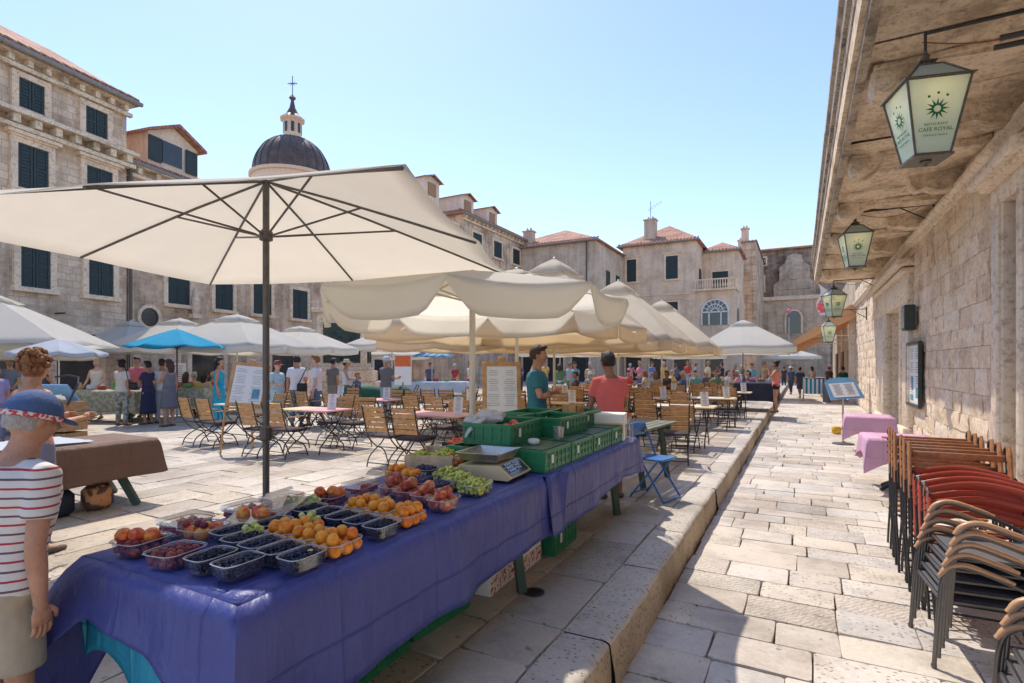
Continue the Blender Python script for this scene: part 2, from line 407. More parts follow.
def text_mesh(s, size, align='CENTER'):
    cu = bpy.data.curves.new('lettering', 'FONT'); cu.body = s; cu.size = size; cu.align_x = align; cu.extrude = .0008; cu.resolution_u = 2
    o = bpy.data.objects.new('lettering', cu); C.objects.link(o)
    bpy.context.view_layer.update()
    me = bpy.data.meshes.new_from_object(o.evaluated_get(bpy.context.evaluated_depsgraph_get()))
    vs = [tuple(v.co) for v in me.vertices]; fs = [tuple(p.vertices) for p in me.polygons]
    bpy.data.objects.remove(o); bpy.data.curves.remove(cu); bpy.data.meshes.remove(me)
    return vs, fs

# ------------------------------------------------------------------ palette
cream = cloth_mat('cream_canvas', (.84, .79, .70), .58, tcol=(.95, .90, .81), bump=.3)
white_c = cloth_mat('white_canvas', (.88, .86, .82), .68, tcol=(.9, .88, .82))
beige_c = cloth_mat('beige_canvas', (.88, .78, .62), .68, tcol=(.95, .84, .66))
beige_top = cloth_mat('pale_beige_canvas', (.9, .86, .77), .68, tcol=(.96, .90, .78))
cyan_c = cloth_mat('cyan_canvas', (.05, .42, .62), .35)
iron = mat('dark_iron', (.045, .042, .042), .5, .3, 20, .1)
bronze_m = mat('brown_grey_metal', (.12, .105, .095), .45, .2, 15, 0, .4)
polew = mat('cream_pole_paint', (.68, .62, .5), .45, .05)
woodc = mat('oiled_teak', (.52, .28, .11), .5, .3, 11, .2)
woodd = mat('brown_wood', (.36, .19, .08), .5, .3, 11, .2)
woodp = mat('pale_box_wood', (.60, .45, .29), .75, .25, 14, .3)
dgreen = mat('green_painted_wood', (.05, .085, .065), .6, .2, 9, .2)
cush = mat('plum_brown_cushion', (.07, .05, .055), .9, .2, 20, .3)
white = mat('white_paint', (.75, .74, .72), .6, .05)
paper = mat('printed_paper', (.8, .78, .74), .7, .04)
inkm = mat('grey_print', (.25, .24, .24), .8, .1)
black = mat('black_rubber', (.02, .02, .02), .5, .1)
# ------------------------------------------------------------------ camera, sky, sun
cam = bpy.data.cameras.new('camera'); co = bpy.data.objects.new('camera', cam); C.objects.link(co)
co.location = (0, 0, EYE); co.rotation_euler = (R(90), 0, YAW)
cam.sensor_width = 36; cam.lens = 540 / 1024 * 36; cam.shift_y = 24.5 / 1024; cam.clip_end = 3000; cam.clip_start = .05
scene.camera = co
w = bpy.data.worlds.new('World'); scene.world = w; w.use_nodes = True
nt = w.node_tree; bg = nt.nodes['Background']
sky = nt.nodes.new('ShaderNodeTexSky'); sky.sky_type = 'NISHITA'; sky.sun_disc = False
SUN = Vector((-.475, .40, 1)).normalized()
elev = math.asin(SUN.z); az = math.atan2(SUN.x, SUN.y)
sky.sun_elevation = elev; sky.sun_rotation = az; sky.altitude = 0; sky.air_density = 1.0; sky.dust_density = .3; sky.ozone_density = 3.0
hs = nt.nodes.new('ShaderNodeHueSaturation'); hs.inputs['Saturation'].default_value = 1.0; hs.inputs['Value'].default_value = .86
nt.links.new(sky.outputs[0], hs.inputs['Color']); tn = mix(nt, 1.0, hs.outputs[0], (1.0, .925, .93), 'MULTIPLY'); nt.links.new(tn, bg.inputs[0]); bg.inputs[1].default_value = .15
sl = bpy.data.lights.new('sun', 'SUN'); sl.energy = 2.1; sl.angle = R(.55); sl.color = (1, .92, .81)
so = bpy.data.objects.new('sun', sl); C.objects.link(so); so.rotation_euler = SUN.to_track_quat('Z', 'Y').to_euler(); so.location = (0, 0, 40)
scene.view_settings.view_transform = 'Standard'; scene.view_settings.look = 'None'; scene.view_settings.gamma = 1
scene.view_settings.exposure = 1.1
scene.view_settings.use_curve_mapping = False
scene.cycles.max_bounces = 8; scene.cycles.transparent_max_bounces = 12

# ------------------------------------------------------------------ ground
ST = -.25                      # street level (plaza is 0)
gm = mat('joint_mortar', (.36, .32, .275), .9, .3, 8, .4)
tag(MB().box((0, 60, -.37), (600, 700, .1)).build('ground', gm), 'dusty pale ground under the old town paving', 'ground', kind='structure')
tag(MB().box((-40.94, 45, -.17), (80, 200, .3)).build('plaza_bed', gm), 'mortar bed of the raised stone square', 'ground', kind='structure')
pv = paving_mat('plaza_limestone', [(.60, .52, .43), (.52, .445, .36), (.57, .50, .425), (.46, .40, .33), (.66, .59, .50), (.54, .46, .36)], .5, rough=.5)
sv = paving_mat('street_limestone', [(.68, .605, .52), (.635, .565, .48), (.72, .65, .57), (.61, .535, .45), (.66, .61, .55), (.60, .56, .51), (.70, .615, .51), (.65, .59, .50)], .3)
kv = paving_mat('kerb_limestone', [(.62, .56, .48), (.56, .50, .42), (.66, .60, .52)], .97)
def slab(mb, x0, x1, y0, y1, z, r, gap=.005, t=.05, irr=.008, bev=.004, tilt=.0025):
    """one irregular eight-cornered slab with worn rounded arrises"""
    j = lambda a: r.uniform(-a, a)
    P = [(x0 + gap, y0 + gap), (x1 - gap, y0 + gap), (x1 - gap, y1 - gap), (x0 + gap, y1 - gap)]
    P = [(a + j(irr), b + j(irr)) for a, b in P]
    Q = []
    cx = sum(p[0] for p in P) / 4; cy = sum(p[1] for p in P) / 4
    for i in range(4):
        a, b = P[i], P[(i + 1) % 4]
        c_ = P[i - 1]
        k = min(.09, .012 / max(.05, math.dist(a, b)) + r.uniform(0, .025))
        k2 = min(.09, .012 / max(.05, math.dist(a, c_)) + r.uniform(0, .025))
        Q.append((a[0] + (c_[0] - a[0]) * k2, a[1] + (c_[1] - a[1]) * k2))
        Q.append((a[0] + (b[0] - a[0]) * k, a[1] + (b[1] - a[1]) * k))
        m = r.uniform(.35, .65); Q.append((a[0] + (b[0] - a[0]) * m + j(irr * .5), a[1] + (b[1] - a[1]) * m + j(irr * .5)))
    n = len(Q); zt = z + j(tilt); sx, sy = j(tilt) * 1.5, j(tilt) * 1.5
    def zz(p): return zt + sx * (p[0] - cx) / max(.1, x1 - x0) + sy * (p[1] - cy) / max(.1, y1 - y0)
    def sh(p, e):
        d = math.hypot(p[0] - cx, p[1] - cy); f = 1 - e / max(d, .01); return (cx + (p[0] - cx) * f, cy + (p[1] - cy) * f)
    vs = [(p[0], p[1], z - t) for p in Q] + [(p[0], p[1], zz(p) - bev) for p in Q]
    q1 = [sh(p, bev * .5) for p in Q]; q2 = [sh(p, bev * 2.2) for p in Q]
    vs += [(p[0], p[1], zz(p) - bev * .35) for p in q1] + [(p[0], p[1], zz(p)) for p in q2]
    fs = [tuple(range(3 * n, 4 * n))]
    for k in range(3):
        for i in range(n): fs.append((k * n + i, k * n + (i + 1) % n, (k + 1) * n + (i + 1) % n, (k + 1) * n + i))
    mb.add(vs, fs)
r = random.Random(3)
mb = MB(); y = -3.0                                  # street: courses across the lane
while y < 60:
    d = r.uniform(.27, .41) if y < 30 else .45
    if r.random() < .2: d *= 1.25
    x = -.85 - r.uniform(0, .3); k = 0
    while x < 2.28:
        l = r.uniform(.36, .66)
        if r.random() < .12: l *= 1.5
        x1 = min(x + l, 2.3)
        if 2.3 - x1 < .15: x1 = 2.3
        slab(mb, max(x, -.885), x1, y, y + d, ST, r); x = x1
    y += d
tag(mb.build('street_paving', sv, smooth=R(40)), 'pale worn limestone setts of the lane beside the cafe wall', 'paving', kind='structure')
mb = MB(); x = -1.19; cols = []
while x > -34:
    cols.append((x, .0)); wd = r.uniform(.34, .56); x0 = x - wd
    y = -2 + r.uniform(0, .5)
    ymax = 42 if x > -14 else 48
    while y < ymax:
        l = r.uniform(.42, .9) if x > -14 else r.uniform(.8, 1.3)
        if r.random() < .12: l *= .55
        if not (y + l < 0 and x < -6): slab(mb, x0, x, y, y + l, 0, r, irr=.013)
        y += l
    x = x0
tag(mb.build('plaza_paving', pv, smooth=R(40)), 'limestone slabs of the raised market square', 'paving', kind='structure')
mb = MB(); y = -2.2
while y < 60:                                        # the step: long kerb stones with a worn face
    l = r.uniform(.85, 1.25)
    j = r.uniform(-.012, .012); e = -.905 + j
    n = 8; pr = [(-1.182, -.2), (-1.182, .0), (e - .05, .004), (e - .018, -.004), (e - .004, -.022), (e + .002, -.07), (e + .012, -.17), (e + .02, -.27)]
    rows = []
    for k in range(n + 1):
        yy = y + .007 + (l - .014) * k / n; q = .006 if k in (0, n) else 0
        rows.append([(a + (r.uniform(-.006, .006) if i > 1 else 0) - (q if i > 2 else 0), yy, b - (q if 0 < i < 4 else 0)) for i, (a, b) in enumerate(pr)])
    mb.sheet(rows); y += l
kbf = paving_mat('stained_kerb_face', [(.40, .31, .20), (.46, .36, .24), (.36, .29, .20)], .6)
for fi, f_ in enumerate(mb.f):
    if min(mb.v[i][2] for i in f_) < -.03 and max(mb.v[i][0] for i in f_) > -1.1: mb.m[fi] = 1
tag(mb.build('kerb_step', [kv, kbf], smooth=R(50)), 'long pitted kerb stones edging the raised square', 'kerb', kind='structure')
# drain cover
dc = thing('drain_cover', 'small round black iron drain cover set in the slabs by the blue stall', 'drain cover', (*G(534, 593), .004))
mb = MB().lathe([(.055, 0), (.07, 0), (.07, .006), (.055, .006)], 24, cap=False)
mb.build('rim', iron, dc)
mb = MB().lathe([(.054, -.002), (.054, .002)], 24)
for i in range(5): mb.box((0, -.036 + .018 * i, .004), (.08 - .01 * abs(i - 2), .006, .004))
mb.build('grate', black, dc)

# ------------------------------------------------------------------ right building (cafe with a deep stone terrace over the lane)
WX = 2.3
bl = block_mat('hewn_wall_blocks', [(.84, .69, .53), (.79, .64, .49), (.87, .75, .60), (.74, .60, .46), (.85, .70, .53), (.80, .68, .55), (.86, .71, .53)])
ss = stone('weathered_terrace_stone', (.87, .72, .54), .6, bump=1.0, dark=(.26, .17, .10), scale=1.6)
sl_ = stone('smooth_door_stone', (.82, .70, .56), .12, bump=.2)
rb = thing('cafe_building', 'sunlit limestone cafe building with a deep stone terrace over the lane', 'building', (WX, 0, ST))
core = MB(); core.box((2.05, 14, 2.6), (3.9, 40, 5.2))
OPEN = [(8.0, 8.62, 0, 3.75), (16.1, 18.9, 0, 3.25)]     # door openings y0,y1,z0,z1 (above the street)
# wall courses of separately hewn blocks
mb = MB(); z = 0.0; row = 0
FR = [(7.55, 9.05, 0, 4.2), (15.2, 20.6, 0, 4.35)]       # framed doors leave the courses out
while z < 5.1:
    h = r.uniform(.27, .40) if z > .4 else .42
    y = -2.0 - r.uniform(0, .4)
    while y < 30:
        l = r.uniform(.28, .72); y1 = min(y + l, 30)
        segs = [(y, y1)]
        for (a, b, c_, d) in FR:
            ns = []
            for (p, q) in segs:
                if z < d - .1 and q > a and p < b:
                    if p < a - .05: ns.append((p, a))
                    if q > b + .05: ns.append((b, q))
                else: ns.append((p, q))
            segs = ns
        for (p, q) in segs:
            g = .003; x0 = -r.uniform(.006, .028); n1, n2 = 4, 3
            rows = []
            for i in range(n2 + 3):
                rw = []
                v = max(0, min(1, (i - 1) / n2)); edge_v = i in (0, n2 + 2)
                for k in range(n1 + 3):
                    u = max(0, min(1, (k - 1) / n1)); ed = edge_v or k in (0, n1 + 2)
                    bx = 0.028 if ed else x0 - (r.uniform(-.012, .012)) + (.012 if (i in (1, n2 + 1) or k in (1, n1 + 1)) else 0)
                    rw.append((bx, p + g + (q - p - 2 * g) * u, z + g + (h - 2 * g) * v))
                rows.append(rw)
            mb.sheet(rows)
        y = y1
    z += h
mb.build('wall', bl, rb, smooth=R(35))
c0 = MB()                                            # backing wall with the openings cut out
ys = [-2.5, 8.0, 8.62, 16.1, 18.9, 30]
for a, b in ((-2.5, 8.0), (8.62, 16.1), (18.9, 30)): c0.box((1.53, (a + b) / 2, 2.55), (3.0, b - a, 5.1))
c0.box((1.53, 8.31, 4.42), (3.0, .62, 1.36)); c0.box((1.53, 17.5, 4.17), (3.0, 2.8, 1.86))
c0.box((2.2, 8.31, 1.8), (.1, .62, 3.6)); c0.box((2.6, 17.5, 1.6), (.1, 2.8, 3.2))
c0.build('backing_wall', sl_, rb)
# rough ashlar door surrounds
def surround(y0, y1, o0, o1, zt, ztop):
    m_ = MB()
    for (a, b) in ((y0, o0), (o1, y1)):
        m_.box((-.05, (a + b) / 2, zt / 2), (.16, b - a, zt), bev=.015)
        e = b if b == o0 else a
        m_.box((-.075, e + (-.09 if b == o0 else .09), zt / 2), (.2, .14, zt - .01), bev=.02)
        m_.box((-.09, (a + b) / 2, .16), (.24, b - a + .06, .32), bev=.02)
    m_.box((-.05, (y0 + y1) / 2, zt + (ztop - zt) * .35), (.162, y1 - y0, (ztop - zt) * .7), bev=.015)
    m_.box((-.16, (y0 + y1) / 2, ztop - (ztop - zt) * .2), (.38, y1 - y0 + .2, .16), bev=.03)
    m_.box((-.11, (y0 + y1) / 2, ztop - (ztop - zt) * .36), (.27, y1 - y0 + .1, .1), bev=.02)
    return m_
surround(7.55, 9.05, 8.0, 8.62, 3.75, 4.2).build('door_surround', sl_, rb, smooth=R(40))
surround(15.2, 20.6, 16.1, 18.9, 3.25, 4.35).build('door_surround', sl_, rb, smooth=R(40))
d = MB()
for i in range(2):
    yc = 16.8 + 1.4 * i
    d.box((2.2, yc, 1.55), (.06, 1.3, 3.0))
    for zc in (.6, 1.6, 2.5): d.box((2.165, yc, zc), (.03, 1.0, .75), bev=.01)
do = d.build('door', woodd, rb); 
MB().ell((2.13, 17.45, 1.1), (.03, .03, .03)).build('handle', bronze_m, do)
MB().box((.6, 8.31, 1.8), (.06, .6, 3.4)).build('door', woodd, rb)
# terrace : soffit slabs, moulded front, corbels
mb = MB(); y = -2.4
while y < 23.3:
    l = r.uniform(1.1, 1.5); l = min(l, 23.4 - y)
    rows = []; z0 = 4.86 + r.uniform(-.02, .02)
    for i in range(7):
        rw = []
        for k in range(7):
            ed = i in (0, 6) or k in (0, 6)
            rw.append((-.0 - 1.72 * i / 6, y + .01 + (l - .02) * k / 6, z0 + (.04 if ed else r.uniform(-.03, .03))))
        rows.append(rw)
    mb.sheet(rows); y += l
mb.box((-.9, 10.45, 5.33), (1.85, 25.9, .8))
mb.build('terrace_soffit', ss, rb, smooth=R(40))
prof = [(-1.68, 4.80), (-1.77, 4.80), (-1.77, 5.08), (-1.79, 5.1), (-1.80, 5.2), (-1.84, 5.22), (-1.85, 5.32), (-1.80, 5.34), (-1.80, 5.42), (-1.88, 5.46), (-1.89, 5.60), (-1.93, 5.63), (-1.93, 5.74), (-1.7, 5.76)]
mb = MB(); y = -2.4
while y < 23.3:
    l = min(r.uniform(1.2, 2.2), 23.4 - y); jx = r.uniform(-.006, .006)
    mb.prism([(a + jx, b) for a, b in prof], y + .004, y + l - .004, 'y'); y += l
for i in range(int(25.6 / .11)): mb.box((-1.865, -2.3 + i * .11, 5.385), (.05, .06, .06))
mb.build('terrace_cornice', stone('cornice_stone', (.50, .42, .33), .6, dark=(.06, .055, .05), scale=3), rb, smooth=R(30))
cb = [(-.02, 4.74), (-.8, 4.76), (-1.08, 4.79), (-1.2, 4.76), (-1.3, 4.66), (-1.42, 4.58), (-1.52, 4.56), (-1.61, 4.6), (-1.655, 4.68), (-1.65, 4.78), (-1.6, 4.84), (-1.6, 4.9), (-.02, 4.9)]
for yc in (1.5, 4.2, 6.9, 9.6, 12.3, 15.0, 17.7, 20.4):
    m_ = MB().prism(cb, yc - .19, yc + .19, 'y')
    for s_ in (-1, 1):
        m_.tube([(-1.53, yc + s_ * .15, 4.68), (-1.53, yc + s_ * .21, 4.68)], .10, 14); m_.tube([(-1.53, yc + s_ * .2, 4.68), (-1.53, yc + s_ * .23, 4.68)], .05, 10)
    m_.box((-.83, yc, 4.83), (1.6, .46, .05), bev=.01)
    m_.build('corbel', ss, rb, smooth=R(35))
for yc in (2.9, 5.5, 8.3, 11.0, 13.7, 16.4, 19.1):    # inner beams closer to the wall
    MB().prism([(0, 4.58), (-.35, 4.58), (-.5, 4.64), (-.62, 4.62), (-.7, 4.7), (-.72, 4.8), (-.76, 4.9), (0, 4.9)], yc - .16, yc + .16, 'y').build('corbel', ss, rb, smooth=R(35))
MB().prism([(0, 4.45), (-.08, 4.45), (-.1, 4.52), (-.16, 4.56), (-.16, 4.62), (0, 4.62)], -2.4, 30, 'y').build('string_course', sl_, rb)
# iron bolts left in the wall
for yc in (5.6, 5.75): MB().tube([(-.0, yc, 4.35), (-.9, yc, 4.35)], .022, 6).build('iron_bar', iron, rb)
# next house down the lane, with awnings
nb = thing('shop_building', 'narrow pale shop house beyond the cafe with awnings over the lane', 'building', (WX, 30, ST))
m_ = MB(); m_.box((2, 10, 3.2), (4, 19.98, 6.4))
m_.build('wall', ashlar('shop_ashlar', [(.50, .42, .33), (.58, .5, .4), (.46, .39, .31)], (.4, .34, .27)), nb)
for i in range(3):
    yc = 3 + i * 5.5
    MB().box((-.02, yc, 1.3), (.1, 1.9, 2.6)).build('shopfront', mat('dark_shop_wood', (.16, .08, .045), .5, .3), nb)
MB().box((-.1, .25, 2.3), (.3, .5, 4.6), bev=.03).build('pilaster', sl_, nb)
ora = stripes('orange_awning_canvas', (.80, .50, .26), (.84, .68, .48), 2.4, 1, .5, trans=.3)
for i, (yc, lb) in enumerate(((1.8, 'orange and beige striped awning nearest the cafe corner'), (7.2, 'orange and beige awning farther down the lane'), (12.4, 'last orange awning at the far end of the lane'))):
    aw = thing('awning', lb, 'awning', (WX, 30 + yc, 0), 0, 'awnings over the lane')
    rows = [[(-2.55 * t, yy, 4.5 - 1.75 * t - .03 * math.sin(PI * t)) for yy in [-2.3 + 4.6 * k / 8 for k in range(9)]] for t in [j / 8 for j in range(9)]]
    solid(MB().sheet(rows).build('canopy', ora, aw), .006)
    rows = [[(-2.56, yy, 2.75 - v * (.2 + .03 * math.sin(yy * 9))) for yy in [-2.3 + 4.6 * k / 40 for k in range(41)]] for v in (0, .5, 1)]
    solid(MB().sheet(rows).build('valance', ora, aw), .005)
    for s_ in (-2.2, 2.2):
        MB().tube([(0, s_, 2.9), (-1.3, s_, 2.95), (-2.5, s_, 2.74)], .014, 6).build('arm', white, aw)
        o_ = MB().sheet([[(-2.55 * j / 8, s_ * 1.04, 4.5 - 1.75 * j / 8 - v * (.75 - .45 * j / 8)) for j in range(9)] for v in (0, .5, 1)]).build('side_flap', ora, aw); solid(o_, .005)

# ------------------------------------------------------------------ lanterns on the cafe wall
glassm = None
m, nt, b = newmat('frosted_lantern_glass')
b.inputs['Base Color'].default_value = (.74, .84, .78, 1); b.inputs['Roughness'].default_value = .35
tr = N(nt, 'ShaderNodeBsdfTranslucent'); tr.inputs[0].default_value = (.82, .92, .86, 1)
mx = N(nt, 'ShaderNodeMixShader'); mx.inputs[0].default_value = .5
nt.links.new(b.outputs[0], mx.inputs[1]); nt.links.new(tr.outputs[0], mx.inputs[2]); nt.links.new(mx.outputs[0], nt.nodes['Material Output'].inputs[0])
glassm = m
lanm = mat('lantern_bronze', (.15, .14, .11), .5, .35, 30, .3, .5)
logog = mat('green_logo', (.01, .16, .085), .6, .05)
bulb = emis('warm_bulb', (1, .6, .28), 16)
def lantern(X, Y, ztop, s, label, armz, armd, rz):
    t = thing('wall_lantern', label, 'lantern', (WX, Y, armz), 0, 'lanterns along the cafe wall')
    # iron arm
    m_ = MB()
    m_.tube([(0, 0, 0), (X - WX, 0, 0)], .014, 8); m_.tube([(0, 0, -.36), ((X - WX) * .42, 0, -.01)], .012, 8)
    m_.box((-.02, 0, -.18), (.03, .07, .5)); m_.tube([(X - WX, 0, .02), (X - WX, 0, -armd)], .012, 8)
    m_.build('bracket', iron, t, smooth=R(40))
    cable = [((X - WX) * (1 - k / 12) - .02, .02, -armd - .02 + .12 - .2 * math.sin(PI * k / 12) + (armd) * k / 12) for k in range(13)]
    MB().tube(cable, .006, 6).build('cable', mat('red_cable', (.3, .08, .05), .5), t)
    M = Tr(X - WX, 0, -armd) @ Rz(rz) @ Matrix.Scale(s, 4)
    # square lantern: A = shoulder, B = foot ; local z down from the hook
    a, b_ = .30, .165; zs, zb, zc = -.42, -1.20, -.20
    def sq(q, z): return [(-q, -q, z), (q, -q, z), (q, q, z), (-q, q, z)]
    f_ = MB(); V = [sq(.115, zc), sq(a, zs), sq(b_, zb)]
    for k in range(4):
        for lv in range(2): f_.tube([V[lv][k], V[lv + 1][k]], .013, 6, M=M)
        for lv in range(3): f_.tube([V[lv][k], V[lv][(k + 1) % 4]], .016 if lv else .013, 6, M=M)
    f_.tube([(0, 0, 0), (0, 0, -.06)], .02, 8, M=M)
    f_.lathe([(.02, -.03), (.05, -.06), (.035, -.09), (.10, -.12), (.12, -.125), (.12, -.14), (.09, -.15), (.09, -.2), (.14, -.205), (.14, -.225), (.1, -.23)], 4, M=M, rot=PI / 4)
    for k in range(12): f_.box((.09 * math.cos(k * PI / 6), .09 * math.sin(k * PI / 6), -.175), (.012, .012, .05), M=M)
    f_.box((0, 0, zb - .012), (2 * b_ + .05, 2 * b_ + .05, .024), M=M); f_.box((0, 0, zs), (2 * a + .06, 2 * a + .06, .012), M=M)
    f_.lathe([(.05, zb - .02), (.06, zb - .04), (.02, zb - .06), (.012, zb - .085)], 8, M=M)
    fo = f_.build('lamp_frame', lanm, t, smooth=R(35))
    for k in range(4):
        for lv in range(2):
            e = .97
            q = [V[lv][k], V[lv][(k + 1) % 4], V[lv + 1][(k + 1) % 4], V[lv + 1][k]]
            q = [(x * e, y * e, z) for x, y, z in q]
            o_ = MB().add(q, [(0, 1, 2, 3)], M=M).build('pane', glassm, fo); solid(o_, .004)
    MB().ell((0, 0, zs - .1), (.045, .045, .07), M=M).build('bulb', bulb, fo)
    # emblem on the panes that look up and down the lane: sun with ten rays, three dots, lettering
    for kk in (0, 3, 1):
        Mk = M @ Rz(kk * PI / 2)
        th = -math.atan2(a - b_, zs - zb)
        Mf = Mk @ Tr(0, -(a + b_) / 2 - .004, (zs + zb) / 2) @ Matrix.Rotation(PI / 2 - th, 4, 'X')   # local x right, y up the pane
        L_ = MB()
        cy = .06
        for i in range(12):
            an = i * PI / 6; c_, s2 = math.cos(an), math.sin(an); q = .016
            L_.add([(c_ * .045 - s2 * q * .8, cy + s2 * .045 + c_ * q * .8, .009), (c_ * .045 + s2 * q * .8, cy + s2 * .045 - c_ * q * .8, .009), (c_ * .115, cy + s2 * .115, .009)], [(0, 1, 2)], M=Mf)
        ri_, ro = [], []
        L_.add([((.034 if i % 2 else .054) * math.cos(i // 2 * PI / 8), cy + (.034 if i % 2 else .054) * math.sin(i // 2 * PI / 8), .010) for i in range(32)], [(2 * i, (2 * i + 2) % 32, (2 * i + 3) % 32, 2 * i + 1) for i in range(16)], M=Mf)
        for dx, dy in ((-.085, .115), (0, .145), (.085, .115)):
            L_.add([(dx + .014 * math.cos(i * PI / 5), cy + dy + .014 * math.sin(i * PI / 5) + .015, .009) for i in range(10)], [tuple(range(10))], M=Mf)
        for txt, sz, yy in (('RESTAURANT', .036, -.105), ('CAFE ROYAL', .056, -.165), ('THE PUCIC PALACE', .026, -.215)):
            vs, fs = text_mesh(txt, sz); L_.add([(x, y + yy, z + .009) for x, y, z in vs], fs, M=Mf)
        L_.build('emblem', logog, fo)
    return t
lantern(.99, 6.0, 0, .80, 'largest and nearest glass lantern with green sun emblem hanging under the terrace', 4.47, .16, R(14))
lantern(.99, 13.0, 0, .84, 'second glass lantern along the cafe wall with its iron arm beside the door pediment', 4.62, .1, R(10))
lantern(1.0, 21.0, 0, .9, 'third glass lantern along the cafe wall seen above the lowest one', 4.35, .12, R(30))
lantern(1.0, 25.0, 0, .8, 'farthest and lowest glass lantern hanging near the awnings', 3.72, .3, R(12))
# wall fixtures
bxm = mat('dark_green_metal', (.035, .05, .045), .4, .2)
wl = thing('wall_box', 'dark boxy outdoor loudspeaker on the cafe wall above the framed menu', 'wall box', (WX - .05, 14.75, 2.3))
MB().box((-.12, 0, .27), (.2, .42, .56), bev=.02).build('casing', bxm, wl); MB().box((-.225, 0, .27), (.012, .34, .46)).build('front_panel', mat('grey_glass', (.3, .33, .33), .2, .1), wl)
MB().tube([(0, 0, .45), (-.1, 0, .5)], .02, 6).build('bracket', iron, wl)
mf = thing('framed_menu', 'dark framed notice board with menu sheets on the cafe wall', 'notice board', (WX - .05, 14.6, .62))
m_ = MB(); Y0 = .72
for s_ in (-1, 1): m_.box((-.05, s_ * Y0, .7), (.07, .07, 1.42), bev=.01)
for z_ in (0.02, 1.38): m_.box((-.05, 0, z_), (.07, 1.37, .07), bev=.01)
m_.build('frame', bxm, mf)
MB().box((-.025, 0, .7), (.02, 1.37, 1.3)).build('backing', paper, mf)
m_ = MB(); rr = random.Random(5)
for c_ in range(2):
    for k in range(22):
        if k in (5, 11, 16): continue
        m_.box((-.038, -.32 + c_ * .62 , 1.25 - k * .05), (.003, rr.uniform(.25, .46), .014))
m_.build('print', inkm, mf)
m_ = MB()
for yy, zz, a_, b_ in ((-.3, .3, .3, .22), (.25, .5, .2, .3), (.3, .18, .34, .12)): m_.box((-.04, yy, zz), (.003, a_, b_))
m_.build('photo_print', mat('blue_print', (.12, .3, .42), .6, .3, 25), mf)
# ------------------------------------------------------------------ houses round the square
shut = mat('dark_green_shutters', (.03, .048, .05), .55, .25, 12, .2)
shut2 = mat('faded_grey_shutters', (.10, .10, .10), .6, .25, 12, .2)
frm = stone('window_surround_stone', (0.857, 0.668, 0.492), .25, bump=.3)
roofm = tiles('terracotta_tiles', [(.50, .22, .13), (.62, .33, .22), (.28, .14, .10)])
gl_d = mat('dark_window_glass', (.03, .035, .04), .15, .3, 2, spec=.8)
ashA = ashlar('pale_ashlar', [(0.772, 0.593, 0.442), (0.857, 0.677, 0.518), (0.665, 0.508, 0.373), (0.870, 0.706, 0.552), (0.792, 0.602, 0.433)], (0.514, 0.386, 0.280), .5, .26, .014, .42)
ashB = ashlar('stained_ashlar', [(0.772, 0.584, 0.425), (0.835, 0.649, 0.484), (0.707, 0.527, 0.382), (0.857, 0.668, 0.501)], (0.600, 0.442, 0.322), .6, .3, .008, .55)
plas = ashlar('grey_plaster', [(0.707, 0.564, 0.442), (0.728, 0.584, 0.458)], (0.685, 0.545, 0.425), 1.4, .6, .003, .3, .15)
plasE = ashlar('warm_plaster', [(0.835, 0.640, 0.476), (0.867, 0.668, 0.510), (0.803, 0.621, 0.458)], (0.750, 0.574, 0.425), .9, .4, .004, .28, .2)
plasW = ashlar('whitewashed_plaster', [(0.870, 0.706, 0.569), (0.870, 0.724, 0.586)], (0.857, 0.687, 0.552), 1.5, .7, .002, .2, .15)
churchm = ashlar('sooty_church_stone', [(0.364, 0.273, 0.212), (0.471, 0.357, 0.280), (0.289, 0.217, 0.174)], (0.321, 0.244, 0.187), .8, .35, .01, .5)
churchp = ashlar('grey_church_stone', [(0.643, 0.499, 0.382), (0.707, 0.545, 0.416), (0.568, 0.433, 0.331)], (0.536, 0.414, 0.315), .8, .35, .01, .35)
def plane_solver(cx, cz, dx, dz):
    def f(px, py=None):
        k = (px - 512) / 540; t = (cx - k * cz) / (k * dz - dx); z = cz + dz * t
        return (t, (H(py, z) if py is not None else None))
    return f
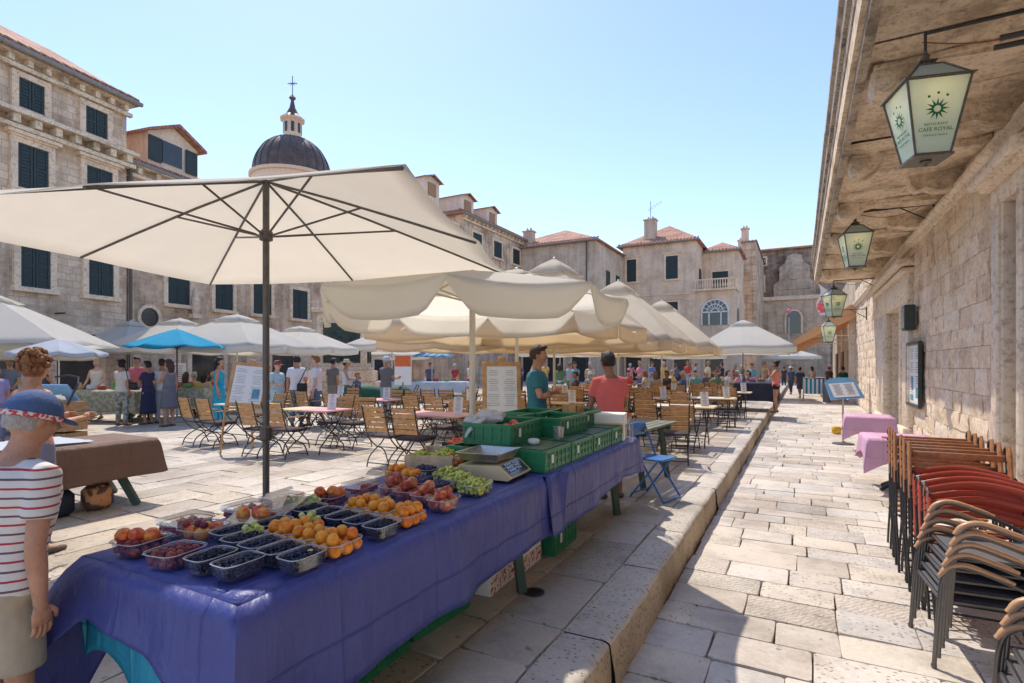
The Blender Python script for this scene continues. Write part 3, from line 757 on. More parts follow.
def window(parent, u0, u1, z0, z1, lintel=False, glass=False, m_=None, arch=False, y=0, fr=.2, closed=True):
    wd, hh = u1 - u0, z1 - z0; uc = (u0 + u1) / 2
    if glass: p = MB().box((uc, y - .02, (z0 + z1) / 2), (wd, .06, hh)).build('window', gl_d, parent)
    else:
        opn = closed and rnd.random() < .22 and parent is not A; leaves = []
        for s_ in (-1, 1):
            b_ = MB() if (opn or s_ < 0) else leaves[0]; leaves.append(b_)
            c_ = uc + s_ * wd * (.82 if opn else .25); y1_ = y - (.11 if opn else 0)
            b_.box((c_, y1_ - .03, (z0 + z1) / 2), (wd / 2 - (.02 if opn else 0), .05, hh))
            for q in (-1, 1): b_.box((c_ + q * (wd / 4 - .05), y1_ - .065, (z0 + z1) / 2), (.07, .03, hh))
            n = max(5, int(hh / .11))
            for k in range(n): b_.box((c_, y1_ - .062, z0 + hh * (k + .5) / n), (wd / 2 - .2, .025, hh / n * .55))
            for q in (0.03, .5, .97): b_.box((c_, y1_ - .067, z0 + hh * q), (wd / 2 - .06, .03, .08))
        if opn:
            p = MB().box((uc, y - .01, (z0 + z1) / 2), (wd, .04, hh)).build('window', gl_d, parent)
            for b_ in leaves: b_.build('shutter', m_ or shut, p)
        else: p = leaves[0].build('window', m_ or shut, parent)
    f_ = MB()
    for a in (u0 - fr / 2, u1 + fr / 2): f_.box((a, y - .05, (z0 + z1) / 2), (fr, .14, hh))
    f_.box((uc, y - .05, z1 + fr / 2), (wd + 2 * fr, .14, fr)); f_.box((uc, y - .09, z0 - .09), (wd + 2 * fr + .1, .24, .16))
    if lintel: f_.box((uc, y - .12, z1 + fr + .12), (wd + 2 * fr + .3, .3, .12)); f_.box((uc, y - .08, z1 + fr + .03), (wd + 2 * fr + .1, .2, .08))
    if glass:
        f_.box((uc, y - .07, (z0 + z1) / 2), (.06, .06, hh)); 
        for k in (1, 2): f_.box((uc, y - .07, z0 + hh * k / 3), (wd, .05, .05))
    f_.build('frame', frm, p)
    return p
def hip_roof(parent, u0, u1, d0, d1, z, rise, ov=.45, left=True, right=True):
    a0, a1, b0, b1 = u0 - ov, u1 + ov, d0 - ov, d1 + ov; dm = (b0 + b1) / 2; k = (b1 - b0) / 2
    r0 = a0 + (k if left else 0); r1 = a1 - (k if right else 0)
    if r1 < r0: r0 = r1 = (a0 + a1) / 2
    vs = [(a0, b0, z), (a1, b0, z), (a1, b1, z), (a0, b1, z), (r0, dm, z + rise), (r1, dm, z + rise)]
    vs += [(x, y, zz - .14) for x, y, zz in vs[:4]]
    fs = [(0, 1, 5, 4), (1, 2, 5), (2, 3, 4, 5), (3, 0, 4), (0, 6, 7, 1), (1, 7, 8, 2), (2, 8, 9, 3), (3, 9, 6, 0), (6, 9, 8, 7)]
    ro = MB().add(vs, fs).build('roof', roofm, parent)
    t = MB()                                          # half-round cover tiles along the eave
    n = int((a1 - a0) / .34)
    for i in range(n): t.tube([(a0 + (i + .5) * (a1 - a0) / n, b0 - .05, z + .0), (a0 + (i + .5) * (a1 - a0) / n, b0 + .5, z + .5 * rise / k + .02)], .085, 6)
    t.build('eave_tiles', roofm, ro)
    g = MB().tube([(a0, b0 - .06, z - .1), (a1, b0 - .06, z - .1)], .09, 8).build('gutter', mat('zinc', (.25, .24, .22), .5, .2), parent)
    return ro
def dentils(parent, u0, u1, z, step, sz, proj, name='cornice', yo=0, m_=None):
    b_ = MB(); b_.box(((u0 + u1) / 2, yo - proj / 2, z + sz * 1.3), (u1 - u0, proj + .06, sz * .5)); b_.box(((u0 + u1) / 2, yo - proj * .35, z - .1), (u1 - u0, proj * .6, .14))
    n = max(1, int((u1 - u0) / step))
    for i in range(n): b_.box((u0 + (i + .5) * (u1 - u0) / n, yo - proj * .42, z + sz * .5), (sz * .75, proj * .8, sz))
    return b_.build(name, m_ or ss, parent)
def chimney(parent, u, d, z, h, w_=.7, m_=None):
    b_ = MB().box((u, d, z + h / 2), (w_, w_ * .8, h)); b_.box((u, d, z + h), (w_ + .2, w_ * .8 + .2, .12))
    for s_ in (-.2, .2): b_.lathe([(.11, z + h), (.13, z + h + .3), (.05, z + h + .42)], 8, c=(u + s_ * w_, d))
    return b_.build('chimney', m_ or plasE, parent)
RZ = math.atan2(.987, -.162)
PL = W(127, 22); SV = plane_solver(-15.684, 22, .321, .947)
# A : tall ashlar house on the far left
A = thing('stone_house', 'tall ashlar house on the far left with dark shutters and a tiled roof', 'building', (*PL, 0), RZ)
zA = 12.25
MB().box((-11.02, 5, zA / 2), (22, 10, zA)).build('wall', ashA, A)
hip_roof(A, -22, -.2, 0, 10, zA, 3.2, right=False)
dentils(A, -22, .1, zA - .45, .55, .22, .3)
dentils(A, -22.1, .15, SV(60, 141)[1], .62, .28, .5)
for (x0, x1, y0, y1, ref) in ((17, 43, 92, 131, 30), (84, 106, 116, 149, 95), (16, 47, 147, 192, 30), (85, 111, 168, 213, 97), (19, 49, 245, 286.5, 34), (87, 112, 258, 295, 100)):
    pass
def row(par, f, pxs, ref, y0, y1, off=0, **k):
    """windows of one storey: heights read once at the column ref"""
    z1, z0 = f(ref, y0)[1], f(ref, y1)[1]
    for a, b_ in pxs: window(par, f(a)[0], f(b_)[0], z0, z1, **k)
row(A, SV, [(17, 43), (84, 106)], 95, 110, 137)
row(A, SV, [(16, 47), (85, 111)], 31, 147, 191, lintel=True)
row(A, SV, [(19, 49), (87, 112)], 34, 244, 288, lintel=False)
for u in (-9.3, -12.6, -16): 
    for z0, z1 in ((9.6, 11), (6.8, 8.8), (3.6, 5.4)): window(A, u, u + 1.2, z0, z1)
gd = SV(60, 300)[1]
for i, u in enumerate((-7.6, -4.6, -1.9)):
    p = MB().box((u, -.02, 1.35), (1.5, .1, 2.7)).build('shopfront', gl_d, A)
    f_ = MB()
    for s_ in (-.85, .85): f_.box((u + s_, -.06, 1.4), (.2, .2, 2.8))
    f_.box((u, -.06, 2.85), (1.9, .22, .3)); f_.build('frame', frm, p)
    b_ = MB()
    for k in range(9): b_.tube([(u - .7 + k * .175, -.12, 2.0), (u - .7 + k * .175, -.12, 2.68)], .012, 5)
    b_.tube([(u - .72, -.12, 2.0), (u + .72, -.12, 2.0)], .015, 5); b_.build('iron_grille', iron, p)
MB().tube([(0.08, -.1, 0), (0.08, -.1, 9.6)], .06, 8).build('downpipe', bronze_m, A)
MB().box((-2.6, -.25, 3.4), (.05, .5, .05)).build('sign_arm', iron, A)
chimney(A, -8, 3.5, zA + 1.2, 1.4)
# B : lower stained house with the gabled dormer
B = thing('stone_house', 'long stained limestone house with a whitewashed gabled dormer and round window', 'building', (PL[0] - .05 * .987, PL[1], 0), RZ)
zB = SV(127, 160)[1]; LB = SV(423)[0] - 3
MB().box((LB / 2 + .16, 5.3, zB / 2), (LB - .3, 10, zB)).build('wall', ashB, B)
hip_roof(B, .3, LB, .3, 10.3, zB + .12, 2.4, ov=.3, left=False)
dentils(B, .2, LB, zB - .35, .8, .25, .35, yo=.3)
row(B, SV, [(172, 194), (219, 237), (257, 275), (296, 311), (329, 342), (354, 365), (376, 386), (396, 404)], 257, 281, 313, y=.3)
row(B, SV, [(172, 190), (219, 235), (257, 273), (296, 310), (329, 341), (354, 364)], 257, 222, 244, y=.3)
u_, z_ = SV(154, 317)
o_ = MB(); o_.lathe([(.42, 0), (.42, .06)], 20); M = Tr(u_, .27, z_) @ Matrix.Rotation(PI / 2, 4, 'X')
MB().lathe([(.4, -.02), (.4, .02)], 20, M=M).build('window', gl_d, B)
MB().lathe([(.4, -.02), (.55, -.02), (.55, .08), (.4, .08)], 20, M=M, cap=False).build('window_ring', frm, B)
for u in range(4, int(LB), 5):
    p = MB().box((u, .26, 1.3), (1.8, .1, 2.6)).build('shopfront', gl_d, B)
    f_ = MB()
    for s_ in (-1, 1): f_.box((u + s_, .2, 1.35), (.22, .24, 2.7))
    f_.box((u, .2, 2.8), (2.3, .26, .3)); f_.build('frame', frm, p)
u_, z_ = SV(197, 301)
b_ = MB().box((u_, .05, z_ - .7), (.5, .3, .2)); b_.lathe([(.12, z_ - .6), (.2, z_ - .3), (.18, z_ + .1), (.1, z_ + .25), (.12, z_ + .45), (.05, z_ + .6)], 10, c=(u_, .05)); b_.build('carved_bust', frm, B, smooth=1)
# dormer : front face parallel to the facade
ud0, zd = SV(157, 178); ud1 = SV(206)[0]
dz0, dz1 = zB - .2, SV(158, 127)[1] + .3
b_ = MB(); um = (ud0 + ud1) / 2; ap = SV(184, 122)[1]
b_.prism([(ud0, dz0), (ud1, dz0), (ud1, dz1 - .3), (um, ap - .25), (ud0, dz1 - .3)], .5, 5.5, 'y')
dor = b_.build('dormer', plasW, B)
b_ = MB()
for s_, e in ((ud0 - .2, dz1 - .36), (ud1 + .2, dz1 - .36)):
    b_.add([(s_, .1, e), (um, .1, ap - .1), (um, 6, ap - .1), (s_, 6, e), (s_, .1, e - .12), (um, .1, ap - .24), (um, 6, ap - .24), (s_, 6, e - .12)], [(0, 1, 2, 3), (7, 6, 5, 4), (0, 4, 5, 1), (3, 2, 6, 7), (0, 3, 7, 4)])
b_.build('dormer_roof', roofm, dor)
zw0, zw1 = SV(170, 160)[1], SV(170, 138)[1]
MB().box((um - .1, .47, (zw0 + zw1) / 2), (.95, .06, zw1 - zw0)).build('window', gl_d, dor)
for s_ in (-.95, .85): MB().box((um + s_, .42, (zw0 + zw1) / 2 - .05), (.6, .05, zw1 - zw0 + .1)).build('shutter', shut, dor)
# wall lamp on house A
wlp = thing('street_lantern', 'old glass street lantern on the tall left house above the market', 'lantern', (*W(108, 22.6), 0), RZ)
zl = H(322, 22.5)
b_ = MB().tube([(0, 0.9, zl + .3), (0, .4, zl + .5), (0, 0, zl + .4)], .025, 6); b_.lathe([(.08, zl - .35), (.2, zl + .1), (.22, zl + .12), (.06, zl + .32), (.02, zl + .42)], 4); b_.build('lamp_frame', iron, wlp)
# C : house row along the far left with three dormers
Cb = thing('dormer_house', 'far terrace of pale houses with three small dormers behind the parasols', 'building', (-25, 38, 0), R(90))
fC = plane_solver(-25 * CA + 38 * SA, 25 * SA + 38 * CA, SA, CA)
zC = fC(470, 216)[1]
MB().box((10.5, 5, zC / 2), (21, 10, zC)).build('wall', ashB, Cb)
hip_roof(Cb, 0, 21, 0, 10, zC, 3, ov=.35, right=False); dentils(Cb, 0, 21, zC - .4, .7, .22, .3)
row(Cb, fC, [(448, 457), (472, 481), (493, 501), (512, 519)], 497, 242, 258)
row(Cb, fC, [(448, 457), (472, 481), (493, 501), (512, 519)], 497, 284, 300)
for a, b_, ty in ((424, 449, 190), (462, 482, 207), (490, 503, 214)):
    u0, z1 = fC(a, ty); u1 = fC(b_)[0]; z0 = zC - .2; um = (u0 + u1) / 2; wq = min(2.0, (u1 - u0) * .8) / 2
    z1 = zC + 2.0
    d_ = MB().prism([(um - wq, z0), (um + wq, z0), (um + wq, z1 - .25), (um, z1), (um - wq, z1 - .25)], .5, 5, 'y').build('dormer', plasW, Cb)
    q = MB()
    for s_ in (-1, 1): q.add([(um + s_ * (wq + .25), .2, z1 - .32), (um, .2, z1 + .12), (um, 5, z1 + .12), (um + s_ * (wq + .25), 5, z1 - .32), (um + s_ * (wq + .25), .2, z1 - .42), (um, .2, z1 + .02)], [(0, 1, 2, 3), (0, 4, 5, 1)])
    q.build('dormer_roof', roofm, d_)
    MB().box((um, .46, z0 + 1.15), (wq * 1.0, .06, 1.0)).build('window', woodd, d_)
chimney(Cb, fC(455)[0], 3, zC + 1, 1.4, .5)
# D : plain grey house with a corner towards the square
D = thing('plain_house', 'plain grey rendered house with a blank wall and hipped tile roof', 'building', (-17, 48.7, 0), 0)
zD = EYE + 12
MB().box((-5.5, 6, zD / 2), (11, 12, zD)).build('wall', plas, D)
hip_roof(D, -11, 0, 0, 12, zD, 2.8, ov=.35)
chimney(D, -7.6, 1.2, zD, 1.8, 1.0, plas)
MB().tube([(-.9, -.08, 0), (-.9, -.08, zD)], .07, 6).build('downpipe', bronze_m, D)
p = MB().box((.03, 3.6, 8.8 + EYE - .3), (.08, 1.1, 2.0)).build('window', shut, D)
p = MB().box((.03, 6.8, 8.8 + EYE - .3), (.08, 1.1, 2.0)).build('window', shut, D)
# E : warm house with balcony wing and fan window
E = thing('balcony_house', 'warm stone house with a fan shaped arch window under a balustraded balcony', 'building', (-17, 57.6, 0), 0)
fE = plane_solver(-17 * CA + 57.6 * SA, 17 * SA + 57.6 * CA, CA, -SA)
zE = EYE + 13.0; zb = EYE + 7.6
MB().box((3.8, 6, zE / 2), (7.6, 12, zE)).build('wall', plasE, E)
hip_roof(E, -.2, 7.6, 0, 12, zE, 3.2, ov=.4)
MB().box((9.45, 5.2, zb / 2), (3.7, 10.38, zb)).build('terrace_wing', plasE, E)
MB().box((9.4, 7.5, zE / 2), (3.6, 6, zE - .8)).build('upper_wing', plasE, E)
hip_roof(E, 7.4, 11.2, 4.5, 10.5, zE - .5, 1.5, ov=.35)
chimney(E, fE(647)[0], 1.6, zE + .3, 2.6, 1.2, plas)
b_ = MB(); uc = fE(647)[0]; b_.tube([(uc, 1.6, zE + 2.5), (uc, 1.6, zE + 5)], .03, 5)
for k in range(5): b_.tube([(uc - .2 + .3 * k, 1.6 + .0, zE + 4.1 + .17 * k), (uc - .2 + .3 * k, 2.4, zE + 4.1 + .17 * k)], .015, 4)
b_.tube([(uc - .3, 1.6, zE + 4.05), (uc + 1.2, 1.6, zE + 4.9)], .02, 4); b_.build('antenna', iron, E)
b_ = MB().box((3.8, -.03, zb - .1), (7.62, .12, .16)); b_.build('string_course', frm, E)
row(E, fE, [(627, 636.5), (666, 678)], 672, 256, 279, lintel=True)
row(E, fE, [(627, 636.5), (666, 678)], 672, 302, 322, lintel=True)
window(E, 8.6, 10.2, zb + .3, zb + 2.6, y=4.5, m_=shut)
MB().box((7.63, 2.5, zb + 1.6), (.08, 1.2, 2.2)).build('window', shut, E)
MB().box((9.5, -.15, zb + .08), (4.1, .9, .2)).build('balcony_slab', frm, E)
b_ = MB(); b_.box((9.5, -.45, zb + 1.1), (4.1, .16, .12)); b_.box((11.42, 2.2, zb + 1.1), (.16, 5.2, .12))
for i in range(17): b_.lathe([(.05, zb + .2), (.09, zb + .45), (.04, zb + .8), (.06, zb + 1.04)], 6, c=(7.6 + i * .24, -.45))
for i in range(18): b_.lathe([(.05, zb + .2), (.09, zb + .45), (.04, zb + .8), (.06, zb + 1.04)], 6, c=(11.42, i * .26))
b_.build('balustrade', frm, E)
# fan window
u0, u1 = fE(702)[0], fE(728.5)[0]; uc = (u0 + u1) / 2; ra = (u1 - u0) / 2; zc = fE(715, 312)[1]; zbot = fE(715, 325)[1]
b_ = MB(); poly = [(uc + ra * math.cos(PI * i / 20), zc + ra * math.sin(PI * i / 20)) for i in range(21)] + [(uc - ra, zbot), (uc + ra, zbot)]
b_.prism(poly, -.06, .02, 'y'); fw = b_.build('window', gl_d, E)
b_ = MB()
for rr_, th in ((ra, .09), (ra * .62, .05), (ra * .28, .05)): b_.tube([(uc + rr_ * math.cos(PI * i / 24), -.1, zc + rr_ * math.sin(PI * i / 24)) for i in range(25)], th, 6)
for i in range(1, 8): a = PI * i / 8; b_.tube([(uc + ra * .28 * math.cos(a), -.1, zc + ra * .28 * math.sin(a)), (uc + ra * math.cos(a), -.1, zc + ra * math.sin(a))], .04, 5)
b_.box((uc, -.1, zc), (2 * ra, .1, .12))
for q in (-1, -.45, .45, 1): b_.box((uc + q * ra, -.1, (zc + zbot) / 2), (.12, .1, zc - zbot))
b_.build('frame', white, fw)
b_ = MB(); b_.prism([(3 + .8 * math.cos(PI * i / 12), zc - .2 + .8 * math.sin(PI * i / 12)) for i in range(13)] + [(2.2, zc - 2.5), (3.8, zc - 2.5)], 11.25, 11.36, 'x'); b_.build('arch_niche', mat('dark_niche_stone', (.2, .17, .14), .9, .3), E)
for par, us, y_ in ((D, (-9.5, -6.8, -4.1, -1.5), 0), (E, (1.2, 3.8, 6.3, 9.4), 0)):
    for u in us:
        p = MB().box((u, y_ - .03, 1.4), (1.7, .1, 2.8)).build('shopfront', gl_d, par)
        f_ = MB()
        for s_ in (-.95, .95): f_.box((u + s_, y_ - .08, 1.45), (.2, .22, 2.9))
        f_.box((u, y_ - .08, 2.98), (2.1, .24, .2)); f_.build('frame', frm, p)
        a_ = MB().add([(u - 1.1, -.1, 3.5), (u + 1.1, -.1, 3.5), (u + 1.1, -1.3, 2.9), (u - 1.1, -1.3, 2.9)], [(0, 1, 2, 3)]).build('canopy', beige_c, par); solid(a_, .02)
# F : narrow side houses
F = thing('narrow_house', 'narrow rough stone house with corner pilasters beside the church', 'building', (-6.1, 70, 0), 0)
MB().box((.75, 8, 8.2), (1.5, 16, 16.4)).build('wall', ashB, F); hip_roof(F, 0, 1.5, 0, 16, 16.4, .5, ov=.15)
chimney(F, .2, 1.5, 16.4, 1.8, .8); chimney(F, -.6, 6, 16.2, 1.6, .8)
b_ = MB()
for k in range(16): b_.box((.75 + .0 * k, -.05, 2 + k * .9), (1.56, .14, .3))
b_.build('quoins', ashB, F)
# church at the end of the lane
G_ = thing('church', 'sooty baroque church front closing the far end of the lane', 'church', (-6, 86, 0), 0)
MB().box((8, 6, 9.1), (28, 12, 18.2)).build('wall', churchm, G_)
MB().box((3.6, -1, 5.4), (12, 2.0, 10.8)).build('porch_front', churchp, G_)
MB().box((3.6, -2.1, 10.9), (12.3, .6, .5)).build('porch_cornice', frm, G_)
b_ = MB().add([(-6.5, -.6, 18.2), (22, -.6, 18.2), (22, 6, 19.6), (-6.5, 6, 19.6), (-6.5, -.6, 18.0), (22, -.6, 18.0)], [(0, 1, 2, 3), (4, 5, 1, 0)]); b_.build('roof', roofm, G_)
b_ = MB().prism([(2.7 + a, b) for a, b in ((0, 11), (0, 13), (.7, 13.6), (.7, 15.4), (1.4, 16), (1.8, 17), (2.6, 17.3), (3.4, 17), (3.8, 16), (4.5, 15.4), (4.5, 13.6), (5.2, 13), (5.2, 11))], -.7, .0, 'y')
b_.lathe([(.8, 0), (.8, .2)], 16, M=Tr(5.3, -.7, 14.4) @ Matrix.Rotation(PI / 2, 4, 'X')); b_.box((5.3, -.75, 12.4), (4, .2, .3)); b_.build('carved_gable', churchp, G_)
def arch_win(par, uc, z0, z1, ra, y):
    b_ = MB().prism([(uc + ra * math.cos(PI * i / 12), z1 - ra + ra * math.sin(PI * i / 12)) for i in range(13)] + [(uc - ra, z0), (uc + ra, z0)], y - .1, y + .02, 'y').build('window', gl_d, par)
    MB().tube([(uc + ra, y - .1, z0)] + [(uc + ra * math.cos(PI * i / 12), y - .1, z1 - ra + ra * math.sin(PI * i / 12)) for i in range(13)] + [(uc - ra, y - .1, z0)], .14, 6).build('frame', frm, b_)
arch_win(G_, 5.2, 6.0, 9.2, 1.0, -2.0)
for uc, z0, z1, wd in ((-1.2, 16, 17, .9), (1.2, 16.1, 17.1, .9), (5.0, 16.9, 17.9, .9), (.9, 12.3, 14.4, 1.0)): 
    if uc != 5.0: window(G_, uc - wd / 2, uc + wd / 2, z0, z1, glass=True)
b_ = MB()
for i in range(12): b_.box((2.5, -4.5 - i * .35, 2.6 - i * .2), (9, .36, .2))
b_.build('steps', churchp, G_)
tag(MB().box((60, 110, 7), (80, 40, 14)).build('far_house', plas), 'plain far house block beyond the lane on the right', 'building')
# cathedral dome
CX, CY = W(292.5, 78)
K = thing('cathedral', 'cathedral with a dark leaded ribbed dome, stone lantern and gilt cross', 'church', (CX, CY, 0), YAW)
sc_ = 78 / 540.; z172 = H(177, 78)
MB().box((0, 8, 8), (26, 30, 16)).build('wall', plasE, K)
b_ = MB().lathe([(5.4, 15), (5.4, z172 - .7), (5.75, z172 - .6), (5.75, z172 - .2), (5.2, z172 - .1)], 48); b_.build('drum', plasE, K, smooth=R(30))
lead = mat('weathered_lead', (.115, .085, .075), .5, .35, 1.2, .3, .2)
pr = [(5.25 * math.cos(t) ** .9 if t < 1.55 else .1, z172 + 4.9 * math.sin(t) * 1.14) for t in [PI / 2 * i / 14 for i in range(15)]]
pr = [(max(q, .9), z_) for q, z_ in pr]
b_ = MB().lathe(pr, 48)
for i in range(24):
    a = 2 * PI * i / 24; b_.tube([((q + .03) * math.cos(a), (q + .03) * math.sin(a), z_) for q, z_ in pr[:13]], .07, 5)
b_.build('dome', lead, K, smooth=R(30))
zt = pr[-1][1]
b_ = MB().lathe([(1.6, zt - .35), (1.7, zt - .1), (1.4, zt), (1.3, zt + .1), (1.3, zt + 2.3), (1.75, zt + 2.5), (1.75, zt + 2.7)], 8); la = b_.build('lantern_turret', plasE, K)
b_ = MB()
for i in range(8):
    a = PI / 8 + 2 * PI * i / 8 ; M = Rz(a) @ Tr(1.22, 0, 0); b_.box((0, 0, zt + 1.3), (.1, .42, 1.4), M=M)
b_.build('openings', gl_d, la)
b_ = MB().lathe([(1.7, zt + 2.7), (.9, zt + 3.4), (.4, zt + 4.4), (.22, zt + 5.4)], 12); b_.build('spire', lead, la)
b_ = MB().lathe([(.1, zt + 5.3), (.5, zt + 5.8), (.1, zt + 6.3)], 12); b_.tube([(0, 0, zt + 6.2), (0, 0, zt + 9)], .06, 6); b_.tube([(-.7, 0, zt + 7.9), (.7, 0, zt + 7.9)], .06, 6)
for a in (.6, -.6): b_.tube([(-.5 * math.cos(a), 0, zt + 7.9 - .5 * math.sin(a)), (.5 * math.cos(a), 0, zt + 7.9 + .5 * math.sin(a))], .03, 5)
b_.build('cross', lead, la)
# monument
MX, MY = W(345, 27)
mon = thing('monument', 'stone monument pedestal with dark relief panels and stepped base behind the cafe tables', 'monument', (MX, MY, 0), R(38))
b_ = MB()
for i in range(3): b_.box((0, 0, .12 + i * .24), (5.2 - i * .7, 5.2 - i * .7, .24), bev=.02)
b_.box((0, 0, 1.0), (3.0, 3.0, .55), bev=.05); b_.box((0, 0, 2.6), (2.3, 2.3, 2.9), bev=.03); b_.box((0, 0, 4.15), (2.75, 2.75, .22), bev=.05)
b_.box((0, 0, 1.35), (2.6, 2.6, .2), bev=.05); b_.box((0, 0, 4.9), (1.8, 1.8, 1.4), bev=.04, tap=.85); b_.box((0, 0, 5.7), (1.95, 1.95, .25), bev=.05)
b_.build('pedestal', frm, mon, smooth=R(30))
dkb = mat('dark_bronze', (.04, .055, .045), .45, .3, 6, .3, .5)
for k in range(4):
    M = Rz(k * PI / 2)
    q = MB().box((0, -1.16, 2.6), (1.7, .08, 1.9), M=M); rr = random.Random(k)
    for i in range(14): q.ell((rr.uniform(-.7, .7), -1.2, rr.uniform(1.9, 3.2)), (.12, .05, .25), 7, 5, M=M)
    q.build('relief_panel', dkb, mon, smooth=1)
    q = MB().lathe([(.3, 0), (.38, .05), (.2, .1)], 14, M=M @ Tr(0, -.93, 5.0) @ Matrix.Rotation(PI / 2, 4, 'X')); q.tube([(-.25, -.95, 4.7), (0, -.98, 4.45), (.25, -.95, 4.7)], .05, 6, M=M); q.build('wreath', dkb, mon)
b_ = MB().lathe([(.5, 5.8), (.55, 6.1), (.38, 7.0), (.42, 7.6), (.3, 7.9), (.1, 8.0)], 14); b_.ell((0, 0, 8.2), (.15, .16, .2)); b_.tube([(.35, 0, 7.6), (.55, -.3, 7.2), (.3, -.5, 7.1)], .1, 8); b_.build('statue', dkb, mon, smooth=1)

# ------------------------------------------------------------------ parasols
def parasol(name, label, X, Y, ez, pz, half, rz, top, val=0, n=8, square=True, cap=True, rx=0, pole=None, pr=.024, group='market and cafe parasols', ribs=True, sag=.035, valm=None, scal=0, runner=None, emblem=False, valin=0, elong=1.0):
    t = thing(name, label, 'parasol', (X, Y, 0), rz, group)
    pole = pole or polew
    n = 8 if square else n
    def rim(a):                                       # outline radius at angle a
        if square: return half / max(abs(math.cos(a)), abs(math.sin(a)))
        return half
    ang = [2 * PI * k / n + (0 if square else PI / n) for k in range(n)]
    P = [(rim(a) * math.cos(a), rim(a) * math.sin(a) * elong) for a in ang]
    hz = pz - ez; NS, NT = 6, 9
    rmax = max(math.hypot(*p) for p in P)
    def zf(u): return pz - hz * (u ** 1.08)
    vs, fs = [], []; t0 = .13 if cap else .012
    tot = n * NS
    for i in range(NT + 1):
        tt = t0 + (1 - t0) * i / NT
        for k in range(n):
            a, b_ = P[k], P[(k + 1) % n]
            for j in range(NS):
                s_ = j / NS; x = a[0] + (b_[0] - a[0]) * s_; y = a[1] + (b_[1] - a[1]) * s_
                dip = sag * math.sin(PI * s_) * tt * (1 + .5 * tt)
                pull = 1 - .022 * math.sin(PI * s_) * tt
                vs.append((x * tt * pull, y * tt * pull, zf(tt) - dip))
    for i in range(NT):
        for q in range(tot): fs.append((i * tot + q, i * tot + (q + 1) % tot, (i + 1) * tot + (q + 1) % tot, (i + 1) * tot + q))
    c_ = MB().add(vs, fs).build('canopy', top, t, smooth=R(28)); solid(c_, .004)
    if cap:                                           # raised vent hood
        vs = []; vs.append((0, 0, pz + .03))
        for i, (tt, zz) in enumerate(((.12, .05), (.27, .06))):
            for k in range(n):
                for s_ in (0, .5):
                    a, b_ = P[k], P[(k + 1) % n]; x = a[0] + (b_[0] - a[0]) * s_; y = a[1] + (b_[1] - a[1]) * s_
                    vs.append((x * tt, y * tt, zf(tt) + zz + (.0 if s_ else .012)))
        m2 = 2 * n; fs = [(0, 1 + q, 1 + (q + 1) % m2) for q in range(m2)] + [(1 + q, 1 + m2 + q, 1 + m2 + (q + 1) % m2, 1 + (q + 1) % m2) for q in range(m2)]
        h_ = MB().add(vs, fs).build('vent_hood', top, t, smooth=R(30)); solid(h_, .004)
    if val:
        rg = random.Random(int(X * 100)); rows = []
        NV, MS = 4, (14 if scal else 8)
        for i in range(NV + 1):
            v = i / NV; rw = []
            for k in range(n + 1):
                a, b_ = P[k % n], P[(k + 1) % n]
                for j in range(MS):
                    if k == n and j > 0: break
                    s_ = j / MS; x = a[0] + (b_[0] - a[0]) * s_; y = a[1] + (b_[1] - a[1]) * s_
                    pull = 1 - .022 * math.sin(PI * s_)
                    ln = val
                    if scal: ln = val * (.18 + .82 * min(1, math.sin(PI * s_) * 1.9)) 
                    ph = k * 2.1 + X
                    inn = 1 - valin * v * math.sin(PI * s_) + .012 * v * math.sin(s_ * 9 + ph)
                    rw.append((x * pull * inn, y * pull * inn, zf(1) - sag * 1.5 * math.sin(PI * s_) - v * ln))
            rows.append(rw)
        v_ = MB().sheet(rows).build('valance', valm or top, t, smooth=R(40)); solid(v_, .004)
        if emblem:
            for k in range(n):
                q = MB()
                a, b_ = P[k], P[(k + 1) % n]; mxp = ((a[0] + b_[0]) / 2, (a[1] + b_[1]) / 2); L = math.dist(a, b_)
                an = math.atan2(b_[1] - a[1], b_[0] - a[0]); nrm = .978 + .016
                M = Tr(mxp[0] * nrm, mxp[1] * nrm, zf(1) - sag * 1.5 - val * .5) @ Rz(an)
                for rr_, r2 in ((.17, .15),):
                    ring = []
                    for i in range(28):
                        aa = 2 * PI * i / 28; ring += [(rr_ * math.cos(aa), -.0, .085 * math.sin(aa)), (r2 * math.cos(aa), -.0, .07 * math.sin(aa))]
                    for off in (-.02, ):
                        q.add([(x, y + off, z) for x, y, z in ring], [(2 * i, (2 * i + 2) % 56, (2 * i + 3) % 56, 2 * i + 1) for i in range(28)], M=M)
                q.box((0, -.02, 0), (.2, .003, .035), M=M)
                q.build('printed_emblem', beige_top, v_)
    b_ = MB().tube([(0, 0, .02), (0, 0, pz - .03)], pr, 12); b_.lathe([(pr * 1.2, pz - .04), (pr * 1.2, pz + (.04 if cap else .0)), (.004, pz + (.07 if cap else .012))], 10)
    po = b_.build('pole', pole, t, smooth=R(40))
    rz_ = runner if runner else ez - .02
    if ribs:
        for k in range(n):
            a = P[k]
            pts = [(a[0] * q, a[1] * q, zf(q) - .018) for q in (.02, .35, .7, .985)]
            o = MB().tube(pts, .011, 5).build('rib', pole, t)
            q = .46
            MB().tube([(a[0] * .03, a[1] * .03, rz_), (a[0] * q, a[1] * q, zf(q) - .022)], .009, 5).build('strut', pole, o)
        MB().lathe([(pr * 1.1, rz_ - .05), (pr * 2.0, rz_ - .04), (pr * 2.0, rz_ + .03), (pr * 1.1, rz_ + .05)], 12).build('runner', pole, t)
    ba = MB().box((0, 0, .045), (.62, .62, .09), bev=.015); ba.tube([(0, 0, .08), (0, 0, .4)], pr * 1.35, 10)
    ba.build('base', mat('concrete', (.35, .34, .32), .9, .2, 15, .3), t)
    return t
